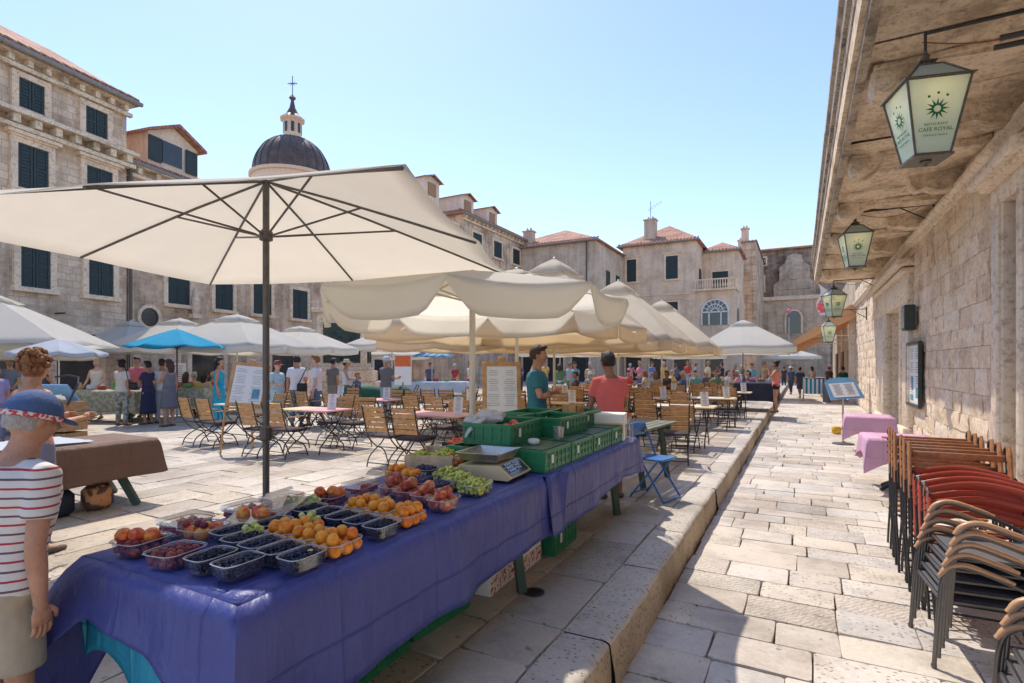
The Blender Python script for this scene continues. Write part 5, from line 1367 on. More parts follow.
def crate(X, Y, z, rz, lx, ly, h, label, group='green plastic crates on the stall', mt=None, tagp=True):
    k = (lx, ly, h, mt)
    if k not in CR: CR[k] = crate_mb(lx, ly, h).mesh('crate', mt or grn)
    o = thing('plastic_crate', label, 'crate', (X, Y, z), rz, group)
    c_ = bpy.data.objects.new('crate_body', CR[k]); C.objects.link(c_); c_.parent = o
    if tagp: MB().box((lx / 2 + .008, -ly * .25, h * .55), (.003, .035, h * .4)).build('paper_tag', paper, o)
    return o
for i in range(4): crate(-1.72, 3.62 + i * .5, TT, 0, .34, .47, .15, ['front outer green crate next to the scale', 'second green crate along the outer cloth edge', 'third green crate along the outer cloth edge', 'last green crate at the far end of the cloth edge'][i])
for i in range(3): crate(-2.12, 3.6 + i * .62, TT, 0, .38, .58, .15, ['inner lower green crate behind the scale', 'middle lower green crate of the inner row', 'far lower green crate of the inner row'][i])
cx_ = MB()
for i in range(4): cx_.box((0, i * .5, 0), (.31, .44, .006))
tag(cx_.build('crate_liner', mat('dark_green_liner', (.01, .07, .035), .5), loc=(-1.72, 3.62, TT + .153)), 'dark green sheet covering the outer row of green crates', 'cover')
crate(-2.06, 3.72, TT + .155, R(3), .40, .58, .155, 'upper open green crate with a white plastic bag on its rim')
crate(-1.95, 4.42, TT + .155, R(-2), .42, .6, .15, 'upper open green crate with two oranges')
crate(-2.30, 4.75, TT + .155, R(5), .36, .58, .15, 'upper open green crate behind the others by the teal man')
crate(-2.02, 5.1, TT + .155, R(2), .40, .58, .14, 'shallow upper green crate at the far end with a wooden box in it')
for k, (dx, dy) in enumerate(((0, 0), (.07, .02))): inst('orange', me_ora, (-1.98 + dx, 4.32 + dy, TT + .24), (1, k, 0), 'orange in the upper green crate', 'orange', 'two oranges in the green crate', sc=1.15)
for k, (dx, dy) in enumerate(((0, 0), (.06, .04), (.02, .08))): inst('tomato', me_tom, (-1.97 + dx, 3.6 + dy, TT + .27 + .01 * k), (0, k, 0), 'red tomato beside the white bag', 'tomato', 'tomatoes beside the white bag', sc=1.05)
bag = MB(); rg = random.Random(9)
def crum(p): return p * (1 + .35 * noise.noise(p * 22) + .2 * noise.noise(p * 50))
bag.ell((0, 0, 0), (.12, .09, .055), 26, 16, fn=crum); bag.ell((-.09, -.1, -.02), (.05, .05, .04), 16, 10, fn=crum)
bag.tube([(.02, -.1, .0), (-.04, -.17, -.05), (-.06, -.21, -.1), (-.07, -.235, -.14)], [.03, .028, .02, .012], 10, sq=.4)
tag(bag.build('plastic_bag', cloth_mat('white_plastic_film', (.75, .75, .76), .35, .4), smooth=4, loc=(-2.13, 3.62, TT + .345)), 'crumpled white plastic bag on the rim of the green crate', 'bag')
tag(MB().ell((0, 0, 0), (.05, .045, .025), 18, 10, fn=crum).build('napkin', cloth_mat('white_tissue', (.72, .73, .72), .2), smooth=4, loc=(-1.75, 3.62, TT + .178)), 'small crumpled white tissue on the green crate', 'tissue')
cu_ = MB().lathe([(.03, 0), (.042, .1), (.044, .1), (.032, -.002)], 16, cap=False); cu_.lathe([(.042, .02), (.044, .105)], 16, cap=False)
tag(cu_.build('cup_stack', clear2, loc=(-1.68, 3.93, TT + .157)), 'stack of clear plastic cups on the green crates', 'cups')
# wooden grape box
def wbox(lx, ly, h, t=.008, gap=True):
    mb = MB(); mb.box((0, 0, .006), (lx, ly, .008))
    for s_ in (-1, 1):
        for k in range(2): mb.box((s_ * (lx / 2 - t / 2), 0, .012 + h * (.22 + .5 * k)), (t, ly, h * .42))
        mb.box((0, s_ * (ly / 2 - t / 2), h * .62), (lx, t, h * 1.1))
    for a in (-1, 1):
        for b_ in (-1, 1): mb.box((a * (lx / 2 - .018), b_ * (ly / 2 - .018), h * .6), (.022, .022, h * 1.2))
    return mb
gb = thing('fruit_box', 'thin pale wooden box full of green grapes', 'wooden box', (-2.3, 3.18, TT), R(20)); wbox(.34, .46, .11).build('box_body', woodp, gb)
for k, (dx, dy) in enumerate(((-.07, -.1), (.07, -.08), (0, .1))): inst('grapes', GH[k % 2], (-2.3 + dx, 3.18 + dy, TT + .04), (0, 0, k), 'bunch of green grapes in the wooden box, ' + ['near left', 'near right', 'rear'][k], 'grapes', 'grapes in the wooden box')
tb = thing('fruit_box', 'black shallow crate full of tomatoes beside the green crates', 'crate', (-2.34, 3.68, TT), R(8)); wbox(.30, .42, .12).build('box_body', mat('black_crate', (.03, .022, .022), .5), tb)
for i in range(4):
    for j in range(5): inst('tomato', me_tom, (-2.34 - .1 + i * .068 + rf.uniform(-.006, .006), 3.68 - .15 + j * .072, TT + .125 + rf.uniform(-.01, .012)), (rf.random(), rf.random(), 0), 'red tomato in the black crate', 'tomato', 'tomatoes in the black crate')
tag(wbox(.16, .22, .09).build('wooden_box', woodc, loc=(-2.02, 5.1, TT + .25)), 'small orange wooden box inside the far green crate', 'wooden box')
cb_ = thing('carton', 'white drinks carton tray with yellow print at the far end of the stall', 'carton', (-1.70, 5.32, TT), R(10))
MB().box((0, 0, .13), (.3, .26, .26), bev=.004).build('carton_body', paper, cb_)
pm = MB(); pm.box((.0, -.132, .12), (.28, .003, .1)); pm.build('printed_band', mat('yellow_print', (.7, .5, .15), .6, .1), cb_)
pm = MB().lathe([(.035, 0), (.035, .003)], 14, M=Tr(-.07, -.134, .11) @ Matrix.Rotation(PI / 2, 4, 'X')).build('round_mark', mat('dark_mark', (.08, .06, .04), .6), cb_)
for k, (dx, dy) in enumerate(((-.09, 0), (.09, .05))):
    bt = thing('bottle', ['clear water bottle standing at the carton', 'small clear bottle with orange cap at the carton'][k], 'bottle', (-1.82 + dx * 1.0 + (.27 if k else 0), 5.12 + dy, TT), 0, 'bottles at the stall end')
    MB().lathe([(.03, 0), (.033, .01), (.033, .17), (.025, .2), (.012, .23), (.012, .25)], 14).build('bottle_body', clear2, bt, smooth=1); MB().lathe([(.014, .245), (.014, .27)], 10).build('cap', m_tom if k else white, bt)
# under the stall
for X, Y, z, rz, lb in ((-2.0, 2.0, 0, 4, 'green crate under the near part of the stall'), (-2.02, 2.6, 0, -3, 'second green crate under the stall'), (-1.9, 4.15, 0, 2, 'green crate under the far oilcloth')):
    crate(X, Y, z, R(rz), .38, .52, .22, lb, 'green crates under the stall')
redp = patterned('red_white_carton_print', (.66, .60, .52), (.42, .06, .05), 26, .54)
for X, Y, lb in ((-1.93, 3.2, 'white and red printed carton under the stall, nearer one'), (-1.92, 3.62, 'white and red printed carton under the stall, farther one')):
    o = thing('carton', lb, 'carton', (X, Y, 0), R(3), 'cartons under the stall'); MB().box((0, 0, .17), (.3, .38, .34), bev=.004).build('carton_body', paper, o); MB().box((.152, 0, .06), (.004, .37, .11)).build('printed_band', redp, o)
# ------------------------------------------------------------------ cafe tables and chairs
def cafe_chair():
    t = thing('folding_chair', 'x', 'chair')
    b_ = MB()                                          # backrest : five slats, sitter faces +y
    for k in range(5):
        z = .56 + k * .077; y = -.22 - (z - .45) * .25
        b_.box((0, y, z), (.42, .016, .062), M=None, bev=.004)
    b_.build('backrest', woodc, t)
    MB().box((0, .0, .455), (.42, .42, .045), bev=.02).build('cushion', cush, t, smooth=R(50))
    f_ = MB()
    for s_ in (-1, 1):
        x = s_ * .205
        f_.tube(smooth([(x, -.36, .93), (x, -.24, .5), (x, -.06, .3), (x, .14, .2), (x, .24, .0)]), .010, 6)
        f_.tube(smooth([(x * .94, .2, .44), (x * .94, .06, .31), (x * .94, -.1, .22), (x * .94, -.21, .13), (x * .94, -.26, 0)]), .010, 6)
        f_.tube([(x, -.24, .48), (x, -.1, .43), (x, .2, .43)], .009, 6)
        f_.tube([(x, .2, .43), (x * 1.08, .21, .55), (x * 1.1, .17, .64), (x * 1.1, .1, .665)], .009, 6)
    for y, z in ((.22, .03), (-.24, .06), (.2, .43), (-.22, .44), (-.02, .27)): f_.tube([(-.2, y, z), (.2, y, z)], .008, 6)
    for z in (.14, .2): f_.tube([(-.2, .12, z), (.2, .12, z)], .006, 5)
    f_.build('frame', iron, t, smooth=R(60))
    for s_ in (-1, 1): MB().box((s_ * .225, -.05, .675), (.035, .36, .018), bev=.006).build('armrest', woodp if 0 else woodc, t)
    return t
def cafe_table(cols, lx=1.15, ly=.68):
    t = thing('cafe_table', 'x', 'table')
    mb = MB(); mb.box((0, 0, .735), (lx, ly, .028), bev=.012)
    m, nt, b = newmat('painted_table_' + str(len(MATS)))
    tc = N(nt, 'ShaderNodeTexCoord'); sp = N(nt, 'ShaderNodeSeparateXYZ'); nt.links.new(tc.outputs['Object'], sp.inputs[0])
    c = ramp(nt, mth(nt, 'ADD', mth(nt, 'MULTIPLY', sp.outputs[0], .8), .5), [(.0, cols[0]), (.45, cols[1]), (.72, cols[2])], 'CONSTANT')
    nt.links.new(c, b.inputs['Base Color']); b.inputs['Roughness'].default_value = .4
    mb.build('tabletop', m, t, smooth=R(40))
    f_ = MB()
    for s_ in (-1, 1):
        x = s_ * lx * .36
        for d in (-1, 1): f_.tube([(x, d * ly * .42, .72), (x, d * ly * .15, .45), (x, -d * ly * .15, .28), (x, -d * ly * .4, .12), (x, -d * ly * .44, 0)], .012, 6)
    for d in (-1, 1): f_.tube([(-lx * .36, d * ly * .3, .16), (lx * .36, d * ly * .3, .16)], .009, 5)
    f_.box((0, 0, .7), (lx * .9, .04, .03)); f_.build('legs', iron, t, smooth=R(60))
    return t
ch0 = cafe_chair(); used = [False]
pinkc, yel, crm = (.72, .35, .34), (.72, .58, .33), (.70, .62, .50)
tb = [cafe_table((pinkc, pinkc, (.74, .42, .38))), cafe_table((yel, pinkc, pinkc)), cafe_table((crm, crm, yel)), cafe_table(((.62, .40, .26), (.6, .38, .25), (.62, .42, .3)))]
tused = [False] * 4
def card():
    t = thing('menu_card', 'x', 'menu card')
    MB().box((0, 0, .135), (.15, .012, .27)).build('card', mat('white_menu_card', (.76, .72, .70), .6, .03), t)
    q = MB()
    for k in range(9): q.box((0, -.0075, .23 - k * .022), (.1 - .03 * (k % 3), .002, .006))
    q.box((0, -.0075, .25), (.05, .002, .012)); q.build('print', inkm, t)
    return t
cd0 = card(); cused = [False]
def put(proto, flag, loc, rz, label, group):
    if not flag[0]:
        flag[0] = True; proto.location = loc; proto.rotation_euler = (0, 0, rz); proto['label'] = label; proto['group'] = group; return proto
    return dup(proto, loc, rz, label, group)
rc = random.Random(21)
# (x, y, kind, rz, description, which seats: n near (back to camera), f far)
TB = [(-5.05, 7.0, 0, 0, 'the pink table nearest the stall', 'nnff'), (-7.55, 6.75, 1, .05, 'the yellow and pink table left of the pole', 'nnff'), (-9.7, 7.0, 2, 0, 'the pale table beside the white menu easel', 'nnf'),
      (-8.5, 9.4, 0, .03, 'the pink table of the second row behind the pole', 'nnff'), (-6.4, 9.5, 3, 0, 'the brown table of the second row', 'nnff'), (-4.45, 10.3, 3, 0, 'the brown table right of the man in teal', 'nnf'),
      (-1.95, 10.6, 2, .02, 'the pale table closest to the kerb', 'nnf'), (-3.2, 12.9, 3, 0, 'the brown table behind the coral shirt man', 'nnff'), (-1.9, 13.6, 2, 0, 'the second pale table along the kerb', 'nff'),
      (-5.6, 12.6, 3, 0, 'the brown table under the tall beige parasol', 'nnff'), (-8.0, 12.2, 2, .04, 'the pale table under the left beige parasol', 'nnff'), (-10.4, 9.9, 3, 0, 'the brown table near the monument steps', 'nnf'),
      (-3.6, 16.0, 3, 0, 'the brown table under the fourth parasol', 'nnff'), (-1.8, 16.9, 2, 0, 'the third pale table along the kerb', 'nnf'), (-6.0, 16.0, 3, 0, 'the brown table deep under the fourth parasol', 'nnff'), (-2.6, 20.0, 2, 0, 'the last pale table before the lane stall', 'nnff')]
for ti, (x, y, k, rz, ds, seats) in enumerate(TB):
    fl = [tused[k]]; put(tb[k], fl, (x, y, 0), rz, ds[4:] + ', with folding iron legs', 'folding cafe tables'); tused[k] = True
    ni = fi = 0
    for s_ in seats:
        if s_ == 'n':
            dx = -.33 + .55 * ni; side = ['left', 'right'][ni]; ni += 1
            put(ch0, used, (x + dx + rc.uniform(-.04, .04) - .1, y - .66 + rc.uniform(-.08, .04), 0), rz + rc.uniform(-.12, .12), 'chair facing away, %s one at %s' % (side, ds), 'slatted cafe chairs')
        else:
            dx = -.3 + .6 * fi; side = ['left', 'right'][fi]; fi += 1
            put(ch0, used, (x + dx + rc.uniform(-.04, .04), y + .66 + rc.uniform(-.05, .08), 0), PI + rz + rc.uniform(-.12, .12), 'chair facing us, %s one at %s' % (side, ds), 'slatted cafe chairs')
    c_ = put(cd0, cused, (x + .38, y - .05 + rc.uniform(-.1, .1), .75), YAW + rc.uniform(-.2, .2), 'white menu card standing on ' + ds, 'white menu cards'); c_.rotation_euler.x = R(-14)
# solitary chairs on the right
put(ch0, used, (-1.72, 8.6, 0), R(12), 'slatted folding chair facing away between the green slatted table and the kerb', 'slatted cafe chairs')
put(ch0, used, (-2.7, 9.0, 0), R(5), 'slatted folding chair behind the dark green slatted table', 'slatted cafe chairs')
# dark green slatted table and blue chair
gt = thing('slatted_table', 'dark green slatted wooden table beyond the end of the blue stall', 'table', (-1.98, 7.0, 0), R(-6))
mb = MB()
for k in range(9): mb.box((-.4 + k * .1, 0, .735), (.082, 1.25, .025))
mb.build('tabletop', mat('weathered_green_slats', (.17, .18, .12), .6, .3, 6, .2), gt)
for sx in (-1, 1):
    for sy in (-1, 1): MB().tube([(sx * .25, sy * .45, .72), (sx * .36, sy * .45, 0)], .04, 4).build('leg', dgreen, gt)
for s_ in (-1, 1): MB().box((0, s_ * .45, .68), (.8, .06, .07)).build('crossbar', dgreen, gt)
blm = mat('blue_chair_paint', (.05, .17, .42), .4, .1, 10, .05)
bc = thing('folding_chair', 'bright blue metal folding chair beside the end of the blue stall', 'chair', (-1.45, 6.2, 0), R(-105))
f_ = MB()
for s_ in (-1, 1):
    f_.tube([(s_ * .17, -.24, .82), (s_ * .18, -.1, .46), (s_ * .2, .2, .01)], .012, 8); f_.tube([(s_ * .18, .12, .45), (s_ * .19, -.22, .01)], .011, 8)
f_.tube([(-.2, .2, .012), (.2, .2, .012)], .011, 8); f_.tube([(-.19, -.2, .05), (.19, -.2, .05)], .01, 8)
f_.tube([(-.17, -.24, .82), (0, -.262, .83), (.17, -.24, .82)], .012, 8); f_.build('frame', blm, bc, smooth=R(60))
MB().box((0, -.01, .455), (.36, .36, .02), bev=.008).build('seat', blm, bc, smooth=R(40))
MB().box((0, -.235, .76), (.34, .014, .13), bev=.005).build('backrest', blm, bc, smooth=R(40))

# ------------------------------------------------------------------ easels
def easel(label, X, Y, rz, w_, h_, zb, photo, tilt=10, roll=0):
    t = thing('menu_easel', label, 'easel', (X, Y, 0), rz)
    M = Tr(0, 0, zb) @ Matrix.Rotation(R(-tilt), 4, 'X') @ Matrix.Rotation(R(roll), 4, 'Y')
    f_ = MB(); k = .055
    for s_ in (-1, 1): f_.box((s_ * (w_ / 2 - k / 2), 0, h_ / 2), (k, .035, h_), M=M, bev=.006)
    for z in (k / 2, h_ - k / 2): f_.box((0, 0, z), (w_ - 2 * k, .033, k), M=M)
    f_.box((0, .01, h_ + .03), (.1, .03, .08), M=M, bev=.01); f_.build('frame', woodc, t)
    MB().box((0, .005, h_ / 2), (w_ - 2 * k, .02, h_ - 2 * k), M=M).build('board', paper, t)
    q = MB(); rr = random.Random(int(X * 9)); n = int((h_ - 2 * k - .08) / .028)
    for c_ in (-1, 1):
        for j in range(n):
            if j % 7 == 3: continue
            z = h_ - k - .06 - j * .028
            L = rr.uniform(.1, .16) if j % 7 else .09
            q.box((c_ * (w_ / 4 - .02), -.0065, z), (L * w_ / .5, .002, .005), M=M)
    q.build('menu_text', inkm, t)
    if photo: MB().box((w_ * .24, -.008, h_ * .3), (.12, .003, .17), M=M).build('photo', mat('blue_print', (.12, .3, .42), .6), t)
    l_ = MB()
    for s_ in (-1, 1): l_.tube([(s_ * .09, .04 + h_ * .7 * math.sin(R(tilt)) + .03, zb + h_ * .7), (s_ * w_ * .5, .05, zb - .02), (s_ * w_ * .62, .03, 0)], .018, 4)
    l_.tube([(0, .09 + h_ * .75 * math.sin(R(tilt)), zb + h_ * .75), (0, .6, 0)], .018, 4); l_.box((0, -.03, zb - .02), (w_ * .9, .07, .03)); l_.build('legs', woodc, t)
    return t
easel('wooden menu easel with a cream list standing behind the black tomato crate', *W(502, 6.9), YAW + R(6), .50, .70, .86, False, 8)
easel('leaning wooden menu easel with a small blue picture near the pole', *W(244, 9.3), YAW + R(12), .62, .78, .80, True, 16, 6)

# ------------------------------------------------------------------ brown bench table, left
bt = thing('market_table', 'empty market table half covered by a brown cloth', 'table', (-6.75, 2.28, 0), 0)
MB().box((0, 0, .68), (.85, 2.3, .03)).build('table_top', dgreen, bt)
for yy in (-.8, .85):
    for s_ in (-1, 1): MB().tube([(s_ * .22, yy - .12, .67), (s_ * .42, yy + (.3 if s_ < 0 else .12), 0)], [.05, .045], 4).build('leg', dgreen, bt)
brn = vinyl('brown_cloth', (.15, .085, .06), .7)
bcl = drape(-.45, .45, -1.2, 1.17, .7, lambda q: .44 - .07 * q, lambda q: .3, lambda q: .4, lambda q: .36, 9, (.1, .1, .0, .1), .018).build('tablecloth', brn, smooth=R(50), loc=(-6.75, 2.28, 0))
tag(bcl, 'brown cloth hanging from the empty market table', 'tablecloth'); solid(bcl, .002)
o = MB().sheet([[(-.4 + .75 * i / 8, -.5 + .9 * j / 8, .012 * noise.noise(Vector((i * .7, j * .7, 3))) + .01) for i in range(9)] for j in range(9)]).build('paper_sheets', cloth_mat('white_plastic_sheet', (.62, .66, .72), .2, .5), loc=(-6.8, 2.5, .715)); tag(o, 'pale plastic sheet lying on the brown clothed table', 'plastic sheet')
for X, Y, c_, lb in ((-6.6, 2.25, (.08, .35, .4), 'turquoise bag on the ground under the brown table'), (-6.5, 2.6, (.02, .025, .05), 'dark blue bag on the ground under the brown table'), (-6.5, 2.95, (.6, .3, .14), 'patterned orange bag on the ground under the brown table')):
    m_ = mat('bag_' + lb.split()[0], c_, .7, .3, 9) if 'patt' not in lb else patterned('orange_pattern', (.6, .28, .12), (.12, .06, .05), 12)
    o = MB().box((0, 0, .13), (.2, .26, .26), bev=.05); o.tube([(-.0, -.08, .24), (0, -.05, .34), (0, .05, .34), (0, .08, .24)], .01, 6); tag(o.build('bag', m_, smooth=R(60), loc=(X, Y, 0)), lb, 'bag', 'bags under the brown table')

# ------------------------------------------------------------------ things along the cafe wall
pk = vinyl('pink_tablecloth', (.62, .36, .50), .8)
def pink_table(X, Y, rz, lb, lb2, lx=.82, ly=.8):
    t = thing('bistro_table', lb, 'table', (X, Y, ST), rz, 'tables with pink cloths')
    MB().box((0, 0, .73), (lx - .03, ly - .03, .03)).build('tabletop', woodd, t)
    MB().tube([(0, 0, .05), (0, 0, .72)], .035, 10).build('column', iron, t)
    f_ = MB().lathe([(.05, .02), (.06, .12), (.04, .16)], 10)
    for k in range(4): a = k * PI / 2 + .6; f_.tube([(0, 0, .1), (.15 * math.cos(a), .15 * math.sin(a), .07), (.27 * math.cos(a), .27 * math.sin(a), .015)], [.035, .03, .025], 6)
    f_.build('foot', iron, t, smooth=R(50))
    c_ = drape(-lx / 2, lx / 2, -ly / 2, ly / 2, .752, lambda q: .28, lambda q: .25, lambda q: .31, lambda q: .3, int(X * 10), (.55, .35, .4, .4), .006).build('tablecloth', pk, smooth=R(50), loc=(X, Y, ST), rz=rz)
    tag(c_, lb2, 'tablecloth', 'pink tablecloths'); solid(c_, .0015)
pink_table(1.22, 9.3, R(2), 'small table with iron foot next to the stacked chairs', 'pink cloth on the table next to the stacked chairs')
pink_table(1.22, 13.0, R(-2), 'small table farther along the wall below the blue menu sign', 'pink cloth on the farther table below the blue sign')
ms = thing('menu_stand', 'blue arched menu sign on a steel post beside the farther pink table', 'menu stand', (*G(843, 444, ST), ST), YAW - R(8))
MB().lathe([(.22, 0), (.22, .02), (.05, .04), (.02, .06)], 24).build('base', bronze_m, ms, smooth=R(40)); MB().tube([(0, 0, .03), (0, 0, 1.0)], .02, 10).build('post', steel, ms)
M = Tr(0, -.02, 1.22) @ Matrix.Rotation(R(-38), 4, 'X') @ Matrix.Rotation(R(-5), 4, 'Y'); poly = [(-.36, -.25), (.36, -.25), (.32, .22)] + [(.32 * math.cos(a), .22 + .11 * math.sin(a)) for a in [PI * i / 12 for i in range(1, 12)]] + [(-.32, .22)]
MB().prism(poly, -.015, .015, 'y', M=M).build('board', mat('sky_blue_board', (.16, .36, .55), .5, .1, 4), ms)
MB().box((0, -.018, -.02), (.54, .006, .38), M=M).build('menu_sheet', paper, ms)
q = MB()
for c_ in (-1, 1):
    for j in range(10): q.box((c_ * .125, -.022, .13 - j * .03), (.18 - .03 * (j % 3), .003, .007), M=M)
q.build('menu_text', inkm, ms)
redwood = mat('reddish_arm_wood', (.40, .17, .07), .4, .35, 14, .15)
redm = mat('red_painted_metal', (.40, .065, .035), .35, .1, 8)
alum = mat('grey_aluminium', (.15, .145, .14), .35, .1, 20, .05, .8)
wick = mat('dark_woven_seat', (.13, .12, .125), .8, .25, 90, .6)
def stack_chair(kind):
    """armchair facing -y, feet at z 0 ; wood slats or red rails"""
    t = thing('stacking_chair', 'x', 'chair'); wm = redwood if kind == 'wood' else redm; f_ = MB(); hk = 1 if kind == 'wood' else .8
    for s_ in (-1, 1):
        x = s_ * .30
        f_.tube([(x, .24, 0), (x, .20, .12), (x, .05, .42), (x, .10, .8 * hk), (x, .16, 1.10 * hk)], .0095, 6); f_.tube([(x, -.24, 0), (x, -.19, .14), (x, -.03, .40), (x, -.02, .7 * hk), (x, .05, .98 * hk)], .0095, 6)
        f_.tube([(x, -.03, .43), (x, .06, .43)], .009, 6)
        f_.box((x, .085, .98 * hk), (.014, .05, .24)); f_.tube(arc((x - .0, .14, 1.09 * hk), .05, -.3, PI, 8), .012, 6)
        for z in (.92 * hk, .98 * hk, 1.04 * hk): f_.tube([(x - .022, .085, z), (x + .022, .085, z)], .009, 6)
    for z in (.1, .42): f_.tube([(-.3, .06, z), (.3, .06, z)], .008, 6)
    f_.build('frame', iron, t, smooth=R(60))
    z0, z1 = (.88, 1.15) if kind == 'wood' else (.62, .90)
    for s_ in (-1, 1):
        pts = [(s_ * .3, .02 + .05 * (z0 - z0), z0 - .16), (s_ * .3, .04, z0), (s_ * .3, .08, z1 - .06), (s_ * .3, .11, z1)]
        MB().tube(pts, [(.014, .02), (.015, .038), (.015, .05), (.012, .028)], 10, up=(1, 0, 0)).build('armrest', wm, t, smooth=R(50))
    b_ = MB()
    if kind == 'wood':
        for k in range(2): b_.box((0, .14 + .02 * k, .93 + k * .12), (.60, .02, .05), bev=.006)
    else:
        for k in range(3):
            pts = [(-.29 + .58 * i / 12, .1 + .015 * k + .05 * math.sin(PI * i / 12), .72 + k * .10 + .05 * math.sin(PI * i / 12)) for i in range(13)]
            b_.tube(pts, [(.014, .022)] * 13, 8, up=(0, 1, 0))
    b_.build('backrest', wm, t, smooth=R(50))
    s2 = MB()
    for k in range(4): s2.box((0, -.10 + .06 * k, .40 + k * .035), (.54, .045, .014))
    s2.build('seat', wm, t)
    return t
w0 = stack_chair('wood'); r0 = stack_chair('red'); fu, fr_ = [False], [False]
nm = ['at the far end beside the pink cloth', 'second from the pink cloth', 'third from the pink cloth', 'in the middle of the wooden row', 'fifth from the pink cloth', 'just behind the last wooden one', 'closest to the red chairs']
for k in range(6):
    put(w0, fu, (1.06 + rc.uniform(-.012, .012), 6.25 - k * .215 - rc.uniform(0, .04), ST), R(-1.5) + rc.uniform(-.02, .02), 'nested wooden slat armchair ' + nm[k], 'nested wooden armchairs')
nm = ['touching the wooden chairs', 'second of the red ones', 'third of the red ones', 'nearest to the grey chairs']
for k in range(4):
    put(r0, fr_, (1.09 + rc.uniform(-.012, .012), 5.05 - k * .15, ST - .012 * k), rc.uniform(-.02, .02), 'nested red painted armchair ' + nm[k], 'nested red armchairs')
def alu_chair():
    """aluminium armchair facing -x : seat, back and arms"""
    t = thing('stacking_chair', 'x', 'chair'); f_ = MB()
    for s_ in (-1, 1):
        y = s_ * .27
        f_.tube(smooth([(-.30, y, 0), (-.28, y, .35), (-.262, y, .55), (-.22, y, .63), (-.14, y, .645), (.06, y, .57), (.235, y, .48)]), .0125, 8)
        f_.tube(smooth([(.30, y * .9, 0), (.22, y * .9, .3), (.18, y * .9, .43), (.24, y * .9, .62), (.31, y * .9, .86)]), .0125, 8)
        f_.tube([(-.26, y * .92, .42), (.19, y * .92, .42)], .0125, 8)
        f_.lathe([(.015, 0), (.015, .02)], 8, c=(-.3, y))
    f_.tube([(-.26, -.25, .42), (-.26, .25, .42)], .012, 8); f_.tube([(.31, -.245, .86), (.31, .245, .86)], .0125, 8); f_.tube([(.22, -.24, .56), (.22, .24, .56)], .01, 8)
    f_.build('frame', alum, t, smooth=R(60))
    MB().box((-.03, 0, .425), (.44, .47, .014), bev=.005).build('seat', wick, t)
    MB().add([(.2, -.23, .5), (.2, .23, .5), (.305, .23, .85), (.305, -.23, .85), (.212, -.23, .5), (.212, .23, .5), (.317, .23, .85), (.317, -.23, .85)], [(0, 1, 2, 3), (7, 6, 5, 4), (0, 4, 5, 1), (1, 5, 6, 2), (2, 6, 7, 3), (3, 7, 4, 0)]).build('backrest', wick, t)
    for s_ in (-1, 1): MB().tube(smooth([(-.275, s_ * .27, .58), (-.235, s_ * .27, .64), (-.155, s_ * .27, .665), (-.02, s_ * .27, .622), (.06, s_ * .27, .588)], 4), [(.012, .017)] * 2 + [(.014, .02)] * 13 + [(.011, .016)] * 2, 10, up=(0, 0, 1)).build('armrest', mat('light_arm_wood', (.50, .28, .15), .35, .2, 12, .1), t, smooth=R(50))
    return t
a0 = alu_chair(); fa = [False]
nm = ['bottom chair', 'second chair up', 'middle chair', 'fourth chair up', 'top chair']
for k in range(5):
    kk = put(a0, fa, (.97 + .018 * k, 4.2, ST + .005 + .062 * k), R(3) + rc.uniform(-.01, .01), nm[k] + ' of the far stack of grey metal armchairs', 'stacked grey metal armchairs'); kk.scale.z = .92
for k in range(3):
    kk = put(a0, fa, (1.03 + .018 * k, 2.85, ST + .005 + .062 * k), R(-4) + rc.uniform(-.01, .01), nm[k] + ' of the near stack of grey metal armchairs', 'stacked grey metal armchairs'); kk.scale.z = .92
# red strap lying across the chairs
o = MB().tube([(1.0, 9.0, .52), (1.25, 8.9, .515), (1.5, 8.95, .52)], [(.035, .008)] * 3, 6).build('red_strap', redm); tag(o, 'red folded fabric strip lying on the corner of the pink table', 'strip')
# shop goods down the lane
for i, (x, y, lb) in enumerate(((.62, 30.5, 'left'), (1.75, 30.2, 'right'))):
    t = thing('wind_screen', 'low turquoise and white striped screen, %s one below the awning' % lb, 'screen', (x, y, ST), 0, 'striped screens below the awning')
    MB().box((0, 0, .75), (.9, .03, .75)).build('fabric', stripes('turquoise_stripes_%d' % i, (.72, .72, .70), (.02, .24, .32), 5.5, 0, .5), t)
    for s_ in (-.47, .47): MB().tube([(s_, 0, 0), (s_, 0, 1.2)], .03, 8).build('post', steel, t)
o = thing('litter_bin', 'grey cylindrical bin between the striped screens', 'bin', (1.15, 30.2, ST)); MB().lathe([(.17, 0), (.18, .75), (.19, .76), (.17, .9), (.05, .95)], 16).build('bin_body', mat('grey_bin', (.16, .16, .16), .4), o, smooth=R(40))
yb = MB().lathe([(.08, 0), (.11, .04), (.11, .15), (.08, .19)], 16); tag(yb.build('yellow_bucket', mat('yellow_plastic', (.7, .4, .03), .4), loc=(.83, 16.2, ST), smooth=R(40)), 'yellow rounded bucket on the paving behind the farther pink table', 'bucket')
pink = mat('pink_flag', (.7, .2, .3), .8)
fl = thing('flag', 'red and white flag hanging from a slanting pole above the awning', 'flag', (2.3, 38, 4.9), 0); MB().tube([(0, 0, 0), (-1.3, 0, 1.6)], .03, 6).build('pole', white, fl)
MB().sheet([[(-1.3 + .75 * v + .12 * math.sin(u * 7 + v * 3), .1 * math.sin(u * 9), 1.6 - 1.9 * u - .8 * v * (1 - u)) for u in [j / 8 for j in range(9)]] for v in [i / 4 for i in range(5)]]).build('cloth', patterned('red_white_cloth', (.75, .68, .66), (.65, .12, .16), 2.2, .55), fl)
